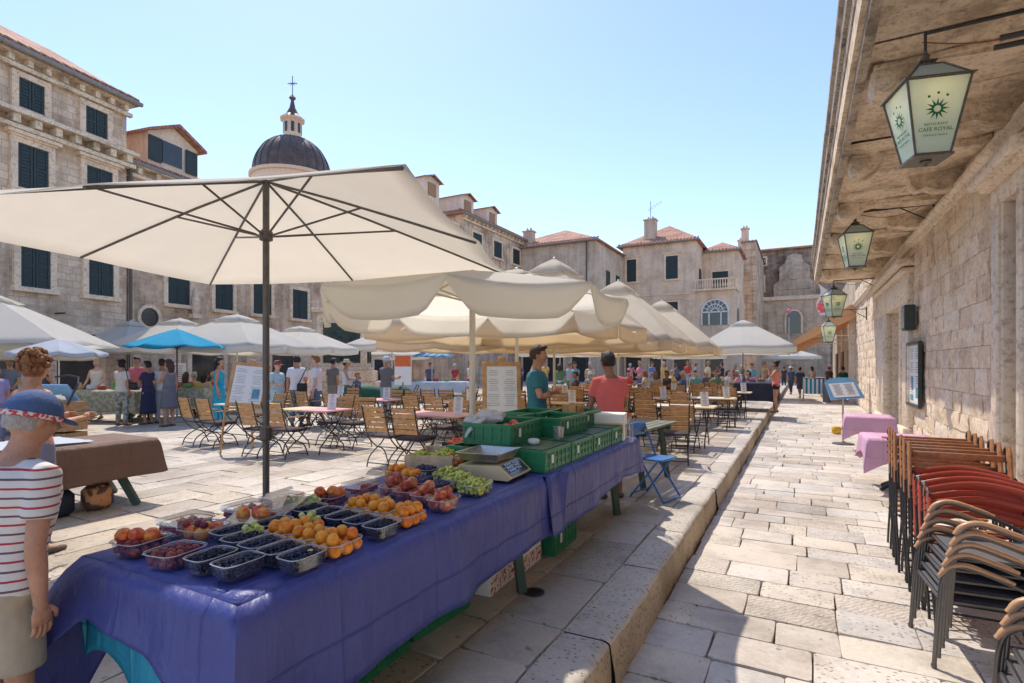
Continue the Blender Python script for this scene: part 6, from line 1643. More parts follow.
bl_ = thing('balloon', 'pink balloon hanging over the far end of the lane', 'balloon', (*W(789, 50), H(311, 50))); MB().ell((0, 0, 0), (.2, .2, .23), 14, 10).build('balloon_skin', pink, bl_, smooth=4); MB().tube([(0, 0, -.6), (0, 0, -3)], .02, 4).build('string', white, bl_)

# ------------------------------------------------------------------ market stalls on the left and behind
def stall(name, lb, X, Y, rz, lx, ly, m_, seed, lb2, drop=.55, h=.85):
    t = thing('market_table', lb, 'table', (X, Y, 0), rz, 'market tables round the square')
    MB().box((0, 0, h - .02), (lx - .04, ly - .04, .03)).build('table_top', woodd, t)
    for sx in (-1, 1):
        for sy in (-1, 1): MB().tube([(sx * lx * .4, sy * ly * .35, h - .03), (sx * lx * .44, sy * ly * .42, 0)], .035, 4).build('leg', dgreen, t)
    c_ = drape(-lx / 2, lx / 2, -ly / 2, ly / 2, h, lambda q: drop, lambda q: drop, lambda q: drop, lambda q: drop, seed, (.1, .1, .1, .1), .02).build('tablecloth', m_, smooth=R(50), loc=(X, Y, 0), rz=rz)
    tag(c_, lb2, 'tablecloth', 'cloths on the market tables'); solid(c_, .002); return t
flor = patterned('olive_floral_cloth', (.30, .30, .20), (.46, .42, .32), 10, .5)
stall('s', 'market table with olive floral cloth under the grey parasol', *W(108, 14.6), YAW, 2.0, .8, flor, 31, 'olive floral cloth on the left market table')
stall('s', 'second market table with pale floral cloth behind the cyan parasol pole', *W(172, 15.6), YAW, 2.3, .8, flor, 32, 'pale floral cloth on the market table behind the cyan parasol')
stall('s', 'souvenir table with white cloth under the blue striped parasol', *W(425, 22.5), YAW, 3.6, .9, vinyl('pale_blue_cloth', (.45, .52, .6), .8), 33, 'pale blue cloth on the far souvenir table', .7)
stall('s', 'dark table with cloth where the woman in the coral top stands', *W(757, 18.5), 0, 1.3, 1.6, vinyl('dark_navy_cloth', (.03, .035, .06), .8), 34, 'dark navy cloth on the table by the woman in coral', .6, .95)
stall('s', 'table of goods at the left edge near the woman with curly hair', *W(20, 12), YAW, 1.6, .8, vinyl('red_cloth', (.5, .06, .06), .8), 35, 'red cloth on the table at the left edge')
rg = random.Random(99)
gcol = [((.5, .3, .15), 'honey brown'), ((.6, .6, .58), 'white'), ((.35, .06, .05), 'dark red'), ((.15, .3, .1), 'leafy green'), ((.55, .42, .12), 'mustard yellow'), ((.08, .12, .3), 'navy blue'), ((.5, .2, .3), 'rose pink')]
gi = 0
for (px, z, n, h, wh) in ((108, 14.6, 6, .86, 'olive floral table'), (172, 15.6, 6, .86, 'pale floral table'), (425, 22.5, 7, .86, 'far souvenir table'), (757, 18.5, 4, .96, 'dark navy table'), (20, 12, 3, .86, 'red clothed table')):
    X, Y = W(px, z)
    for k in range(n):
        u = (-.42 + .84 * k / max(1, n - 1)) * (1.8 if n < 7 else 3.2) * (.6 if n == 4 else 1); c_, nme = gcol[gi % 7]; gi += 1
        x = X + u * math.cos(YAW); y = Y + u * math.sin(YAW); kind = k % 3
        b_ = MB()
        if kind == 0: b_.lathe([(.05, 0), (.055, .01), (.055, .13), (.035, .16), (.035, .19), (.04, .2)], 12); cat = 'jar'
        elif kind == 1: b_.box((0, 0, .06), (.2, .16, .12), bev=.01); b_.box((0, 0, .125), (.17, .13, .02), bev=.008); cat = 'box'
        else:
            b_.lathe([(.09, 0), (.12, .08), (.125, .09), (.1, .085), (.09, .04)], 14); cat = 'bowl'
            for q in range(7): b_.ell((rg.uniform(-.06, .06), rg.uniform(-.06, .06), .085), (.03, .03, .03), 8, 6)
        tag(b_.build(cat, mat('goods_' + nme.replace(' ', '_'), c_, .5, .2, 10), loc=(x, y, h), smooth=R(40)), '%s %s for sale on the %s, %s from its left end' % (nme, cat, wh, ['first', 'second', 'third', 'fourth', 'fifth', 'sixth', 'seventh'][k]), cat, 'goods on the ' + wh)
o = thing('wooden_crate', 'stacked wooden fruit crate with blue lining beside the left stall', 'crate', (*W(62, 10.6), 0), YAW - .1)
for k in range(4): MB().box((0, 0, .12 + .2 * k), (.62, .5, .16)).build('slat_row', woodd, o)
M = Tr(0, -.05, .98) @ Matrix.Rotation(R(40), 4, 'X'); MB().box((0, 0, 0), (.6, .02, .42), M=M).build('blue_lining', mat('blue_lining', (.2, .38, .6), .6), o)
MB().tube([(.32, -.2, .75), (.34, 0, 1.15), (.25, .1, 1.28), (0, .12, 1.32), (-.25, .1, 1.28)], .02, 6).build('handle', iron, o)
# stroller, dark green covered carts by the monument
for px, z, lb, c_, sx in ((398, 15.5, 'dark green covered pushchair by the man in the grey cap', (.012, .06, .045), .6), (362, 16.5, 'low dark green covered cart in front of the monument', (.02, .10, .05), .9)):
    t = thing('pushchair' if sx < .8 else 'cart', lb, 'pushchair' if sx < .8 else 'cart', (*W(px, z), 0), YAW + .3)
    b_ = MB().ell((0, 0, .62), (sx * .75, .35, .33), 18, 12, fn=lambda p: Vector((p.x, p.y, max(p.z, .4)))); b_.build('hood', mat('cover_' + str(px), c_, .7, .2), t, smooth=R(50))
    b_ = MB()
    for a in (-1, 1):
        for b2 in (-1, 1): b_.tube([(a * sx * .5, b2 * .26, .4), (a * sx * .6, b2 * .26, .12)], .015, 6)
    b_.tube([(sx * .6, -.25, .5), (sx * .95, -.25, .95), (sx * .95, .25, .95), (sx * .6, .25, .5)], .014, 6); b_.build('frame', iron, t)
    for a in (-1, 1):
        for b2 in (-1, 1): MB().lathe([(.11, -.02), (.12, 0), (.11, .02)], 16, M=Tr(a * sx * .6, b2 * .27, .12) @ Matrix.Rotation(PI / 2, 4, 'X')).build('wheel', black, t)
# red signboard and white/red banner
t = thing('sign_board', 'orange and white poster board standing in front of the far stalls', 'sign', (*W(403, 20), 0), YAW); MB().box((0, 0, 1.35), (.62, .04, 1.1)).build('panel', paper, t); MB().box((0, -.025, 1.68), (.58, .01, .4)).build('orange_band', mat('orange_print', (.72, .16, .04), .6), t); MB().tube([(0, 0, 0), (0, 0, .9)], .03, 6).build('post', iron, t)
t = thing('banner', 'white banner with red ends hanging under the far cafe canopy', 'banner', (*W(598, 21), 2.28), YAW); MB().box((0, 0, 0), (2.2, .03, .32)).build('cloth', paper, t)
for s_ in (-1, 1): MB().box((s_ * .85, -.02, 0), (.5, .02, .30), bev=.1).build('red_end', redm, t)
t = thing('notice', 'small pale notice sheet behind the cyan parasol pole', 'sign', (*W(178, 18), 1.1), YAW); MB().box((0, 0, 0), (.5, .03, 1.0)).build('sheet', paper, t); q = MB(); [q.box((0, -.02, .4 - k * .07), (.36 - .05 * (k % 3), .004, .02)) for k in range(11)]; q.build('print', inkm, t)
# ------------------------------------------------------------------ people
def smat(n, c): return mat(n, c, .6, .22, 9, .35, sub=.06, bscale=70)
SK = {'tan': smat('tanned_skin', (.46, .24, .15)), 'fair': smat('fair_skin', (.60, .37, .27)), 'brown': smat('brown_skin', (.27, .14, .08))}
HR = {'brown': mat('brown_hair', (.06, .03, .016), .6, .4, 40, .8, bscale=90), 'dark': mat('dark_hair', (.018, .013, .011), .55, .4, 40, .8, bscale=90), 'ginger': mat('light_brown_hair', (.23, .10, .04), .6, .45, 40, .9, bscale=90), 'grey': mat('grey_hair', (.38, .36, .34), .7, .3, 40, .8, bscale=90), 'blond': mat('fair_hair', (.42, .28, .13), .6, .3, 40, .8, bscale=90)}
eyew = mat('eye_white', (.7, .68, .65), .3, 0); eyed = mat('eye_dark', (.03, .02, .015), .2, 0)
def remeshed(mb, vox, smooth=2):
    me = bpy.data.meshes.new('t'); me.from_pydata(mb.v, [], mb.f)
    bm = bmesh.new(); bm.from_mesh(me); bmesh.ops.recalc_face_normals(bm, faces=bm.faces); bm.to_mesh(me); bm.free()
    o = bpy.data.objects.new('t', me); C.objects.link(o)
    m = o.modifiers.new('r', 'REMESH'); m.mode = 'VOXEL'; m.voxel_size = vox
    s = o.modifiers.new('s', 'SMOOTH'); s.factor = .6; s.iterations = smooth
    dg = bpy.context.evaluated_depsgraph_get(); dg.update()
    e = o.evaluated_get(dg).to_mesh()
    vs = [tuple(v.co) for v in e.vertices]; fs = [tuple(p.vertices) for p in e.polygons]
    o.evaluated_get(dg).to_mesh_clear(); bpy.data.objects.remove(o); bpy.data.meshes.remove(me)
    return vs, fs
def person(label, X, Y, face, h=1.72, shirt=(.5, .5, .5), bottom=(.1, .1, .2), skin='tan', hair='brown', female=False, pose='stand', larm='down', rarm='down', bot='trousers', sleeve='short',
           hairl='short', lean=0, turn=0, z0=0, detail=False, hat=None, shm=None, btm=None, top='tee', hip=None, group=None, tilt=0, wide=1.0):
    """face: heading of the front, radians from +y counter clockwise. returns the root"""
    t = thing('person', label, 'person', (X, Y, z0), face, group)
    s = h / 1.75; vox = .012 if detail else .022
    lg = 1.0
    hz = {'stand': .93, 'walk': .91, 'sit': .53}[pose] if hip is None else hip
    up = Matrix.Translation((0, 0, hz)) @ Matrix.Rotation(R(-lean), 4, 'X') @ Matrix.Rotation(R(turn), 4, 'Z')   # upper body about the hips
    U = lambda p: up @ Vector(p)
    wf = .93 if female else 1.0; wf *= wide
    TR = [(-.10, .135, .10, 0), (-.04, .165 if not female else .172, .115, -.005), (.05, .155 if not female else .155, .108, 0), (.15, .14 if not female else .122, .10, .0), (.27, .155 if not female else .135, .112, .005), (.38, .172 if not female else .148, .12, .0), (.45, .168 if not female else .146, .105, -.01), (.50, .115, .08, -.012), (.54, .07, .065, -.01), (.575, .056, .058, 0), (.62, .055, .058, .01)]
    def torso(mb, infl, a=0, b_=11, thick=1.0):
        rings = TR[a:b_]; mb.tube([U((0, r_[3], r_[0])) for r_ in rings], [((r_[1] * wide + infl), (r_[2] + infl) * thick) for r_ in rings], 20, up=up.to_3x3() @ Vector((1, 0, 0)))
    sw = .165 * wf
    def armpts(side, kind):
        sx = side; S = Vector((sx * sw, -.01, .462))
        if kind == 'down': E = S + Vector((sx * .045, -.02, -.29)); Wr = E + Vector((sx * .01, .05, -.245))
        elif kind == 'back': E = S + Vector((sx * .05, -.12, -.26)); Wr = E + Vector((0, -.02, -.25))
        elif kind == 'cross': E = S + Vector((sx * .05, .07, -.27)); Wr = E + Vector((-sx * .22, .13, .04))
        elif kind == 'fwd': E = S + Vector((sx * .04, .10, -.26)); Wr = E + Vector((-sx * .06, .24, .03))
        elif kind == 'low': E = S + Vector((sx * .05, .08, -.27)); Wr = E + Vector((-sx * .03, .20, -.12))
        elif kind == 'phone': E = S + Vector((sx * .06, .13, -.24)); Wr = E + Vector((-sx * .07, .15, .20))
        elif kind == 'face': E = S + Vector((sx * .10, .16, -.20)); Wr = E + Vector((-sx * .12, .06, .24))
        elif kind == 'hip': E = S + Vector((sx * .18, -.04, -.22)); Wr = E + Vector((-sx * .13, .06, -.17))
        elif kind == 'prop': E = S + Vector((sx * .03, .12, -.26)); Wr = E + Vector((sx * .02, .12, -.22))
        elif kind == 'head': E = S + Vector((sx * .2, .06, .05)); Wr = E + Vector((-sx * .14, .03, .2))
        else: E, Wr = kind
        return [U(S), U(E), U(Wr)]
    # legs
    def legpts(side):
        sx = side; hp = Vector((sx * .09, 0, hz - .02))
        if pose == 'sit': K = hp + Vector((sx * .04, .42, .02)); A = Vector((sx * .12, .40, .08)) 
        elif pose == 'walk': d = .20 * sx; K = hp + Vector((0, d * .6 + .05, -.42)); A = Vector((sx * .09, d - (.04 if d < 0 else 0), .10 if d > 0 else .14))
        else: K = hp + Vector((sx * .012, .015, -(hz - .08) * .49)); A = Vector((sx * .105, -.01, .08))
        return hp, K, A
    body = MB(); torso(body, 0)
    hd = up @ Matrix.Translation((0, .018, .705)) @ Matrix.Rotation(R(tilt), 4, 'X')
    for sx in (-1, 1):
        S, E, Wr = armpts(sx, larm if sx < 0 else rarm)
        k = .9 if female else 1
        body.tube([U((sx * sw * .45, -.01, .475)), S, S.lerp(E, .35), E, E.lerp(Wr, .3), Wr, Wr + (Wr - E).normalized() * .03], [.055, .053 * k, .047 * k, .038 * k, .04 * k, .027 * k, .026 * k], 12)
        hp, K, A = legpts(sx)
        body.tube([hp, hp.lerp(K, .35), K, K.lerp(A, .3), K.lerp(A, .8), A], [.085, .078, .052, .056, .036, .036], 12)
        body.tube([A + Vector((0, -.05, -.03)), A + Vector((0, .02, -.035)), A + Vector((sx * .01, .10, -.05)), A + Vector((sx * .015, .17, -.06))], [.03, .038, .036, .02], 10)
    def headfn(p):
        x, y, z = p
        w_ = .078 * (1 - .25 * max(0, -z / .12) ** 1.5); 
        return p
    hb = MB()
    def hshape(p):
        x, y, z = p.x, p.y, p.z; zn = z / .122
        k = 1 - .28 * max(0, -zn) ** 1.8; yy = y * (1.0 if y < 0 else .93)
        x *= k; yy = yy * (1 - .1 * max(0, -zn)) + (.012 if zn < 0 else 0)
        if y > 0:
            nb = math.exp(-(p.x / .014) ** 2) * math.exp(-((z + .012) / .026) ** 2); yy += .026 * nb
            yy += .008 * math.exp(-(abs(p.x) / .045) ** 2) * math.exp(-((z - .03) / .012) ** 2)
            for e in (-1, 1): yy -= .010 * math.exp(-((p.x - e * .032) / .016) ** 2) * math.exp(-((z - .010) / .012) ** 2)
            yy += .006 * math.exp(-(p.x / .024) ** 2) * math.exp(-((z + .058) / .012) ** 2) + .012 * math.exp(-(p.x / .03) ** 2) * math.exp(-((z + .1) / .02) ** 2)
        return Vector((x, yy, z))
    nn = (32, 24) if detail else (16, 12)
    hb.ell((0, 0, 0), (.080, .098, .122), *nn, fn=hshape)
    for e in (-1, 1): hb.ell((e * .08, -.008, -.004), (.010, .02, .032), 8, 6)
    if detail: body.add(hb.v, hb.f, M=hd)
    vs, fs = remeshed(body, vox)
    out = MB().add(vs, fs)
    if not detail: out.add(hb.v, hb.f, 0, hd)
    else:
        out.add(hb.v, hb.f, 0, hd)
    for e in (-1, 1):
        out.ell((e * .032, .0835, .010), (.013, .008, .008), 10, 6, M=hd, mi=1); out.ell((e * .032, .0895, .010), (.0055, .004, .0055), 8, 5, M=hd, mi=2)
        out.box((e * .033, .092, .032), (.034, .006, .005), M=hd, mi=2)
    out.tube([(-.022, .094, -.055), (0, .1005, -.053), (.022, .094, -.055)], .0045, 6, M=hd, mi=3)
    # hands with five fingers
    for sx in (-1, 1):
        kd = larm if sx < 0 else rarm
        S, E, Wr = armpts(sx, kd); d = (Wr - E).normalized(); side = Vector((1, 0, 0)) * sx
        ref = d.cross(Vector((0, 1, 0)) if abs(d.y) < .8 else Vector((0, 0, 1))); 
        a = ref.normalized()                               # across the palm normal
        b_ = d.cross(a).normalized()                      # finger spread axis
        if kd in ('down', 'back'): b_ = Vector((0, 1, 0)); b_ = (b_ - d * b_.dot(d)).normalized(); a = d.cross(b_)
        out.tube([Wr, Wr + d * .04, Wr + d * .085], [(.026, .017), (.038, .016), (.04, .013)], 10, up=b_)
        curl = a * (-sx if kd in ('down', 'back') else 1)
        for i, L_ in enumerate((.062, .074, .07, .055)):
            o0 = Wr + d * .08 + b_ * (.028 - .0185 * i)
            out.tube([o0, o0 + d * L_ * .45 + curl * .006, o0 + d * L_ * .75 + curl * .018, o0 + d * L_ * .92 + curl * .032], [.0095, .009, .008, .0065], 6)
        o0 = Wr + d * .025 + b_ * .03
        out.tube([o0, o0 + d * .025 + b_ * .022, o0 + d * .055 + b_ * .028 + curl * .01], [.012, .011, .008], 6)
    out.build('t', [SK[skin], eyew, eyed, mat('lips', (.42, .16, .13), .5)], None, smooth=4)
    bo = C.objects[-1]; bo.name = 'body'; bo.parent = t
    inf = .014
    # top
    sm_ = shm or mat('shirt_%.2f_%.2f_%.2f' % shirt, shirt, .9, .07, 7, .5, bscale=14)
    sh = MB()
    lo = 1 if bot != 'dress' else 0
    if top == 'tank': torso(sh, inf, 1, 7); sh.tube([U((-.09, .06, .44)), U((-.09, -.02, .53)), U((-.09, -.09, .44))], .02, 8); sh.tube([U((.09, .06, .44)), U((.09, -.02, .53)), U((.09, -.09, .44))], .02, 8)
    else:
        torso(sh, inf + .006, 1, 8)
        for sx in (-1, 1):
            S, E, Wr = armpts(sx, larm if sx < 0 else rarm)
            e = S.lerp(E, .62) if sleeve == 'short' else E
            pts = [U((sx * sw * .4, -.01, .475)), S, S.lerp(e, .5), e]; rr_ = [.066, .066, .064, .064]
            if sleeve == 'long': pts += [Wr]; rr_ += [.042]
            sh.tube(pts, rr_, 14)
    vs, fs = remeshed(sh, vox, 3)
    so_ = MB().add(vs, fs).build({'tank': 'tank_top'}.get(top, 'shirt'), sm_, t, smooth=4)
    # bottom
    bm_ = btm or mat('cloth_%.2f_%.2f_%.2f' % bottom, bottom, .9, .1, 9, .5, bscale=16)
    lw = MB()
    if bot in ('trousers', 'shorts'):
        torso(lw, .016, 0, 3)
        for sx in (-1, 1):
            hp, K, A = legpts(sx); fac = .8 if bot == 'shorts' else 1
            if bot == 'shorts': lw.tube([hp + Vector((-sx * .01, 0, .03)), hp.lerp(K, .4), hp.lerp(K, .88)], [.102, .1, .096], 14)
            elif bot == 'trousers': lw.tube([hp + Vector((-sx * .01, 0, .03)), hp.lerp(K, .4), K, K.lerp(A, .5), A.lerp(K, .05)], [.1, .095, .072, .066, .06], 14)
        vs, fs = remeshed(lw, vox, 3); MB().add(vs, fs).build(bot, bm_, t, smooth=4)
    elif bot == 'hotpants':
        torso(lw, .012, 0, 3)
        for sx in (-1, 1): hp, K, A = legpts(sx); lw.tube([hp + Vector((-sx * .01, 0, .03)), hp.lerp(K, .3)], [.1, .094], 14)
        vs, fs = remeshed(lw, vox, 3); MB().add(vs, fs).build('shorts', bm_, t, smooth=4)
    else:                                              # skirt / long dress
        end = {'skirt': .48, 'dress': .10, 'longskirt': .3}[bot]; rows = []
        nr = 9
        for i in range(nr + 1):
            f = i / nr; z = (hz + .12) * (1 - f) + end * f if pose != 'sit' else (hz + .12) * (1 - f) + .35 * f
            q = 1 + .35 * f + (.15 if bot == 'dress' else 0) * f; rw = []
            for j in range(33):
                a = 2 * PI * j / 32; w_ = 1 + .06 * f * math.sin(a * 6 + X)
                p0 = U((0, 0, .1)); cy = p0.y * (1 - f) * .8 + (.3 * f if pose == 'sit' else 0)
                rw.append((.155 * q * w_ * math.cos(a), cy + .122 * q * w_ * math.sin(a) * (2 if pose == 'sit' and f > .3 else 1), z))
            rows.append(rw)
        so2 = MB().sheet(rows).build('skirt', bm_, t, smooth=4); solid(so2, .004)
    for sx in (-1, 1):                                 # shoes
        hp, K, A = legpts(sx)
        MB().tube([A + Vector((0, -.06, -.045)), A + Vector((0, 0, -.04)), A + Vector((sx * .01, .10, -.055)), A + Vector((sx * .015, .19, -.062))], [.036, .044, .044, .026], 10, sq=.8).build('shoe', mat('worn_shoes', (.12, .09, .07), .7, .3), t, smooth=4)
    # hair
    hm = HR[hair]; h_ = MB()
    def hair_fn(p):
        q = Vector((p.x, p.y, p.z))
        if q.y > .02 and q.z < .055: q = q * .86          # keep the face clear
        n_ = noise.noise(p * 38) * .007 + noise.noise(p * 90) * .003
        return q * (1 + n_ / .09)
    if hairl != 'bald':
        def hf(p):
            q = hair_fn(p)
            if hairl == 'short' and q.z < -.055: q = Vector((q.x * .8, q.y * .8, -.055 + (q.z + .055) * .2))
            if hairl == 'short' and q.y > -.02 and q.z < .0: q = q * .88
            return q
        h_.ell((0, -.008, .012), (.089, .108, .124), 26 if detail else 16, 18 if detail else 12, fn=hf)
        if hairl == 'short': h_.ell((0, .055, .105), (.06, .045, .028), 14, 8, fn=lambda p: p * (1 + .1 * noise.noise(p * 40)))
        if hairl == 'bun': h_.ell((0, -.10, .09), (.055, .05, .05), 16, 10, fn=lambda p: p * (1 + .15 * noise.noise(p * 40)))
        if hairl == 'long':
            h_.tube([(0, -.06, .06), (0, -.095, -.05), (0, -.10, -.16), (0, -.09, -.27)], [(.085, .05), (.098, .05), (.092, .042), (.05, .02)], 16, up=(1, 0, 0))
        if hairl == 'tail': h_.tube([(0, -.1, .06), (0, -.15, .0), (0, -.15, -.12), (0, -.13, -.2)], [.03, .035, .03, .01], 10)
        if hairl == 'curly':
            rg_ = random.Random(5)
            for i in range(95):
                a = rg_.uniform(0, 2 * PI); e = rg_.uniform(-.5, 1.5); rr_ = .108
                p = Vector((rr_ * math.cos(a) * math.cos(e), rr_ * 1.05 * math.sin(a) * math.cos(e) - .01, .03 + rr_ * 1.15 * math.sin(e)))
                if p.y > .05 and p.z < .06: continue
                q = rg_.uniform(.014, .026); h_.ell(p, (q, q, q * 1.2), 7, 5)
        h_.build('hair', hm, t, smooth=4); ho = C.objects[-1]; ho.matrix_local = hd
    if hat:
        kd, c_ = hat; b2 = MB()
        if kd == 'cap':
            b2.ell((0, -.005, .035), (.096, .115, .105), 20, 12, fn=lambda p: Vector((p.x, p.y, max(p.z, .012))))
            b2.tube([(0, .085, .025), (0, .13, .02), (0, .175, .008)], [(.08, .008), (.075, .007), (.04, .005)], 14, up=(1, 0, 0))
        else: b2.lathe([(.19, .045), (.185, .052), (.1, .06), (.095, .12), (.07, .15), (.01, .155)], 22)
        ho = b2.build('hat', c_ if not isinstance(c_, tuple) else mat('hat_%.2f_%.2f_%.2f' % c_, c_, .8, .15, 14, .3), t, smooth=R(60)); ho.matrix_local = hd
    t.scale = (s, s, s)
    return t, hd, armpts
def face_to(px_dir):                                    # heading towards camera-space direction (x right, z away)
    x, z = px_dir; wx, wy = x * CA - z * SA, x * SA + z * CA
    return math.atan2(-wx, wy)
def P(label, px, z, d, **k):
    X, Y = W(px, z); return person(label, X, Y, face_to(d), **k)
# striped shirt man at the left edge
strp = stripes('breton_stripes', (.66, .62, .58), (.42, .045, .06), 26, 2, .24, third=(.16, .09, .11))
plaid = patterned('red_white_check', (.70, .62, .58), (.55, .05, .06), 60, .5)
t_, hd_, _ = P('older man in striped shirt and blue cap at the left end of the blue stall', 2, 1.92, (.35, .9), h=1.40, shm=strp, bottom=(.42, .35, .26), bot='shorts', skin='tan', hair='grey', detail=True, lean=8, larm='down', rarm='down', tilt=-8, hat=('cap', (.06, .11, .24)), wide=1.25)
b_ = MB().lathe([(.1, .03), (.102, .055)], 24, cap=False); 
rows = [[((.101 if v else .103) * math.cos(a), 1.16 * (.101 if v else .103) * math.sin(a) - .005, .004 + .022 * v) for a in [2 * PI * j / 28 for j in range(29)]] for v in (0, 1)]
o_ = MB().sheet(rows).build('hat_band', plaid, t_); o_.matrix_local = hd_; solid(o_, .003)
t_, hd_, _ = P('woman with curly light brown hair and bare shoulders behind the man in the blue cap', 33, 4.3, (.2, 1), h=1.60, shirt=(.60, .30, .22), bottom=(.2, .2, .3), skin='tan', hair='ginger', hairl='curly', female=True, top='tank', larm='fwd', rarm='fwd', detail=True)
# man in teal, arms crossed
teal = mat('teal_tee', (.035, .16, .20), .9, .06, 6, .6, bscale=12)
P('young man in a teal T shirt with folded arms and patterned shorts behind the crates', 537, 6.75, (1, -.15), h=1.75, shm=teal, btm=patterned('camo_shorts', (.32, .33, .28), (.04, .05, .05), 22), bot='shorts', hair='brown', skin='tan', detail=True, larm='cross', rarm='cross', tilt=-5)
corl = mat('coral_tee', (.60, .13, .12), .9, .06, 6, .6, bscale=12)
P('dark haired man in coral T shirt seen from behind at the stall end', 611, 6.15, (-.25, 1), h=1.66, shm=corl, bottom=(.12, .13, .18), bot='shorts', hair='dark', skin='brown', detail=True, larm='prop', rarm='low', lean=6, wide=1.05)
P('woman in coral tank top and black shorts at the kerb, hands at her face', 776, 17.4, (-.8, .5), h=1.66, shirt=(.75, .24, .18), bottom=(.015, .015, .018), bot='hotpants', top='tank', female=True, hair='dark', skin='tan', larm='face', rarm='face', hairl='bun', detail=True)
# visitors left
P('man in white T shirt with a black shoulder bag seen from behind near the monument', 297, 13.6, (-.3, 1), h=1.76, shirt=(.72, .72, .74), bottom=(.12, .22, .32), bot='trousers', hair='dark', larm='down', rarm='down', detail=True)
X, Y = W(302, 13.45); o = thing('shoulder_bag', 'black shoulder bag hanging on the man in white T shirt', 'bag', (X, Y, .95), YAW); MB().box((0, 0, 0), (.26, .1, .24), bev=.05).build('bag_body', black, o, smooth=R(60)); MB().tube([(-.1, .05, .1), (.02, -.02, .3), (.12, .0, .52)], .012, 6).build('strap', black, o)
P('man in white T shirt with red print walking beside the man with the bag', 316, 13.2, (-.9, -.1), h=1.78, shm=patterned('white_red_print', (.72, .70, .72), (.70, .66, .68), 5, .5), bottom=(.12, .16, .25), bot='shorts', hair='ginger', skin='fair', pose='walk', detail=True)
P('woman in sunglasses cap and pale blue top near the menu easel', 277, 12.8, (.8, -.5), h=1.62, shirt=(.42, .58, .62), bottom=(.4, .55, .6), bot='longskirt', female=True, hair='brown', skin='fair', hat=('cap', (.25, .07, .06)), larm='down', rarm='fwd')
P('woman with long dark hair in a long cyan dress behind the easel', 219, 13.6, (.9, .3), h=1.72, shirt=(.02, .34, .48), bottom=(.02, .34, .48), bot='dress', top='tank', female=True, hair='dark', hairl='long', skin='tan')
P('woman in grey top and grey short skirt with long hair under the cyan parasol', 169, 13.4, (-.9, .3), h=1.66, shirt=(.16, .16, .18), bottom=(.14, .14, .17), bot='skirt', top='tank', female=True, hair='brown', hairl='long', skin='tan', larm='fwd', rarm='down')
P('person in pale shirt with a tote bag just behind the woman in grey', 162, 14.2, (-.6, .6), h=1.68, shirt=(.60, .56, .52), bottom=(.3, .3, .32), hair='brown')
P('woman in navy dress with dark short hair at the pale floral table', 148, 13.9, (-.9, .2), h=1.62, shirt=(.045, .04, .09), bottom=(.03, .035, .08), bot='longskirt', female=True, hair='dark', skin='tan', larm='fwd', rarm='fwd')
P('man in dusty pink shirt behind the pale floral table', 137, 16.0, (.1, -1), h=1.76, shirt=(.55, .14, .17), bottom=(.2, .2, .25), hair='dark', larm='low', rarm='low')
P('woman in cream top and patterned trousers with a dark shoulder bag', 122, 13.6, (.1, 1), h=1.66, shirt=(.66, .60, .52), btm=patterned('leafy_trousers', (.42, .42, .36), (.16, .2, .18), 14), female=True, hair='dark', hairl='bun', larm='fwd', rarm='down')
X, Y = W(133, 13.4); tag(MB().box((0, 0, 0), (.22, .09, .18), bev=.04).tube([(-.1, 0, .08), (-.2, 0, .5)], .01, 5).build('handbag', black, loc=(X, Y, 1.0), rz=YAW, smooth=R(60)), 'small black handbag at the hip of the woman in patterned trousers', 'bag')
P('stall woman in a white vest behind the olive floral table', 97, 15.4, (.2, -1), h=1.70, shirt=(.72, .68, .62), bottom=(.5, .45, .4), female=True, top='tank', hair='blond', skin='fair', larm='low', rarm='low', hairl='bun', wide=1.1)
P('woman with a hand at her chin in a dark vest left of the stall woman', 44, 14.0, (.3, -1), h=1.62, shirt=(.08, .08, .1), bottom=(.2, .2, .22), female=True, top='tank', hair='brown', skin='tan', larm='phone', rarm='low')
P('man in grey blue shirt browsing at the far left stall', 10, 14.5, (.5, -1), h=1.70, shirt=(.16, .19, .27), bottom=(.1, .1, .14), hair='dark', larm='low', rarm='phone')
P('person in lilac shirt cut by the left edge of the picture', -4, 10.5, (.6, -.6), h=1.5, shirt=(.36, .28, .48), bottom=(.2, .2, .3), hair='dark')
P('man in brown grey T shirt beside the woman in the straw hat', 333, 17.0, (.4, .9), h=1.74, shirt=(.16, .14, .13), bottom=(.25, .2, .15), bot='shorts', hair='dark', skin='tan')
P('woman in straw hat and white vest by the monument', 346, 16.6, (.9, .2), h=1.68, shirt=(.72, .68, .66), bottom=(.30, .17, .08), bot='shorts', top='tank', female=True, hair='dark', hat=('straw', (.55, .42, .24)), larm='fwd', rarm='fwd')
P('child in dark patterned shirt next to the straw hat woman', 357, 16.2, (.9, -.3), h=1.30, shm=patterned('dark_print_shirt', (.05, .06, .12), (.3, .3, .35), 20, .55), bottom=(.1, .1, .15), hair='ginger', bot='shorts')
P('man in grey T shirt and pale cap pushing the green pushchair', 386, 15.2, (.5, .9), h=1.76, shirt=(.15, .155, .165), bottom=(.3, .36, .42), hair='grey', hat=('cap', (.5, .52, .55)), larm='fwd', rarm='fwd', detail=False)
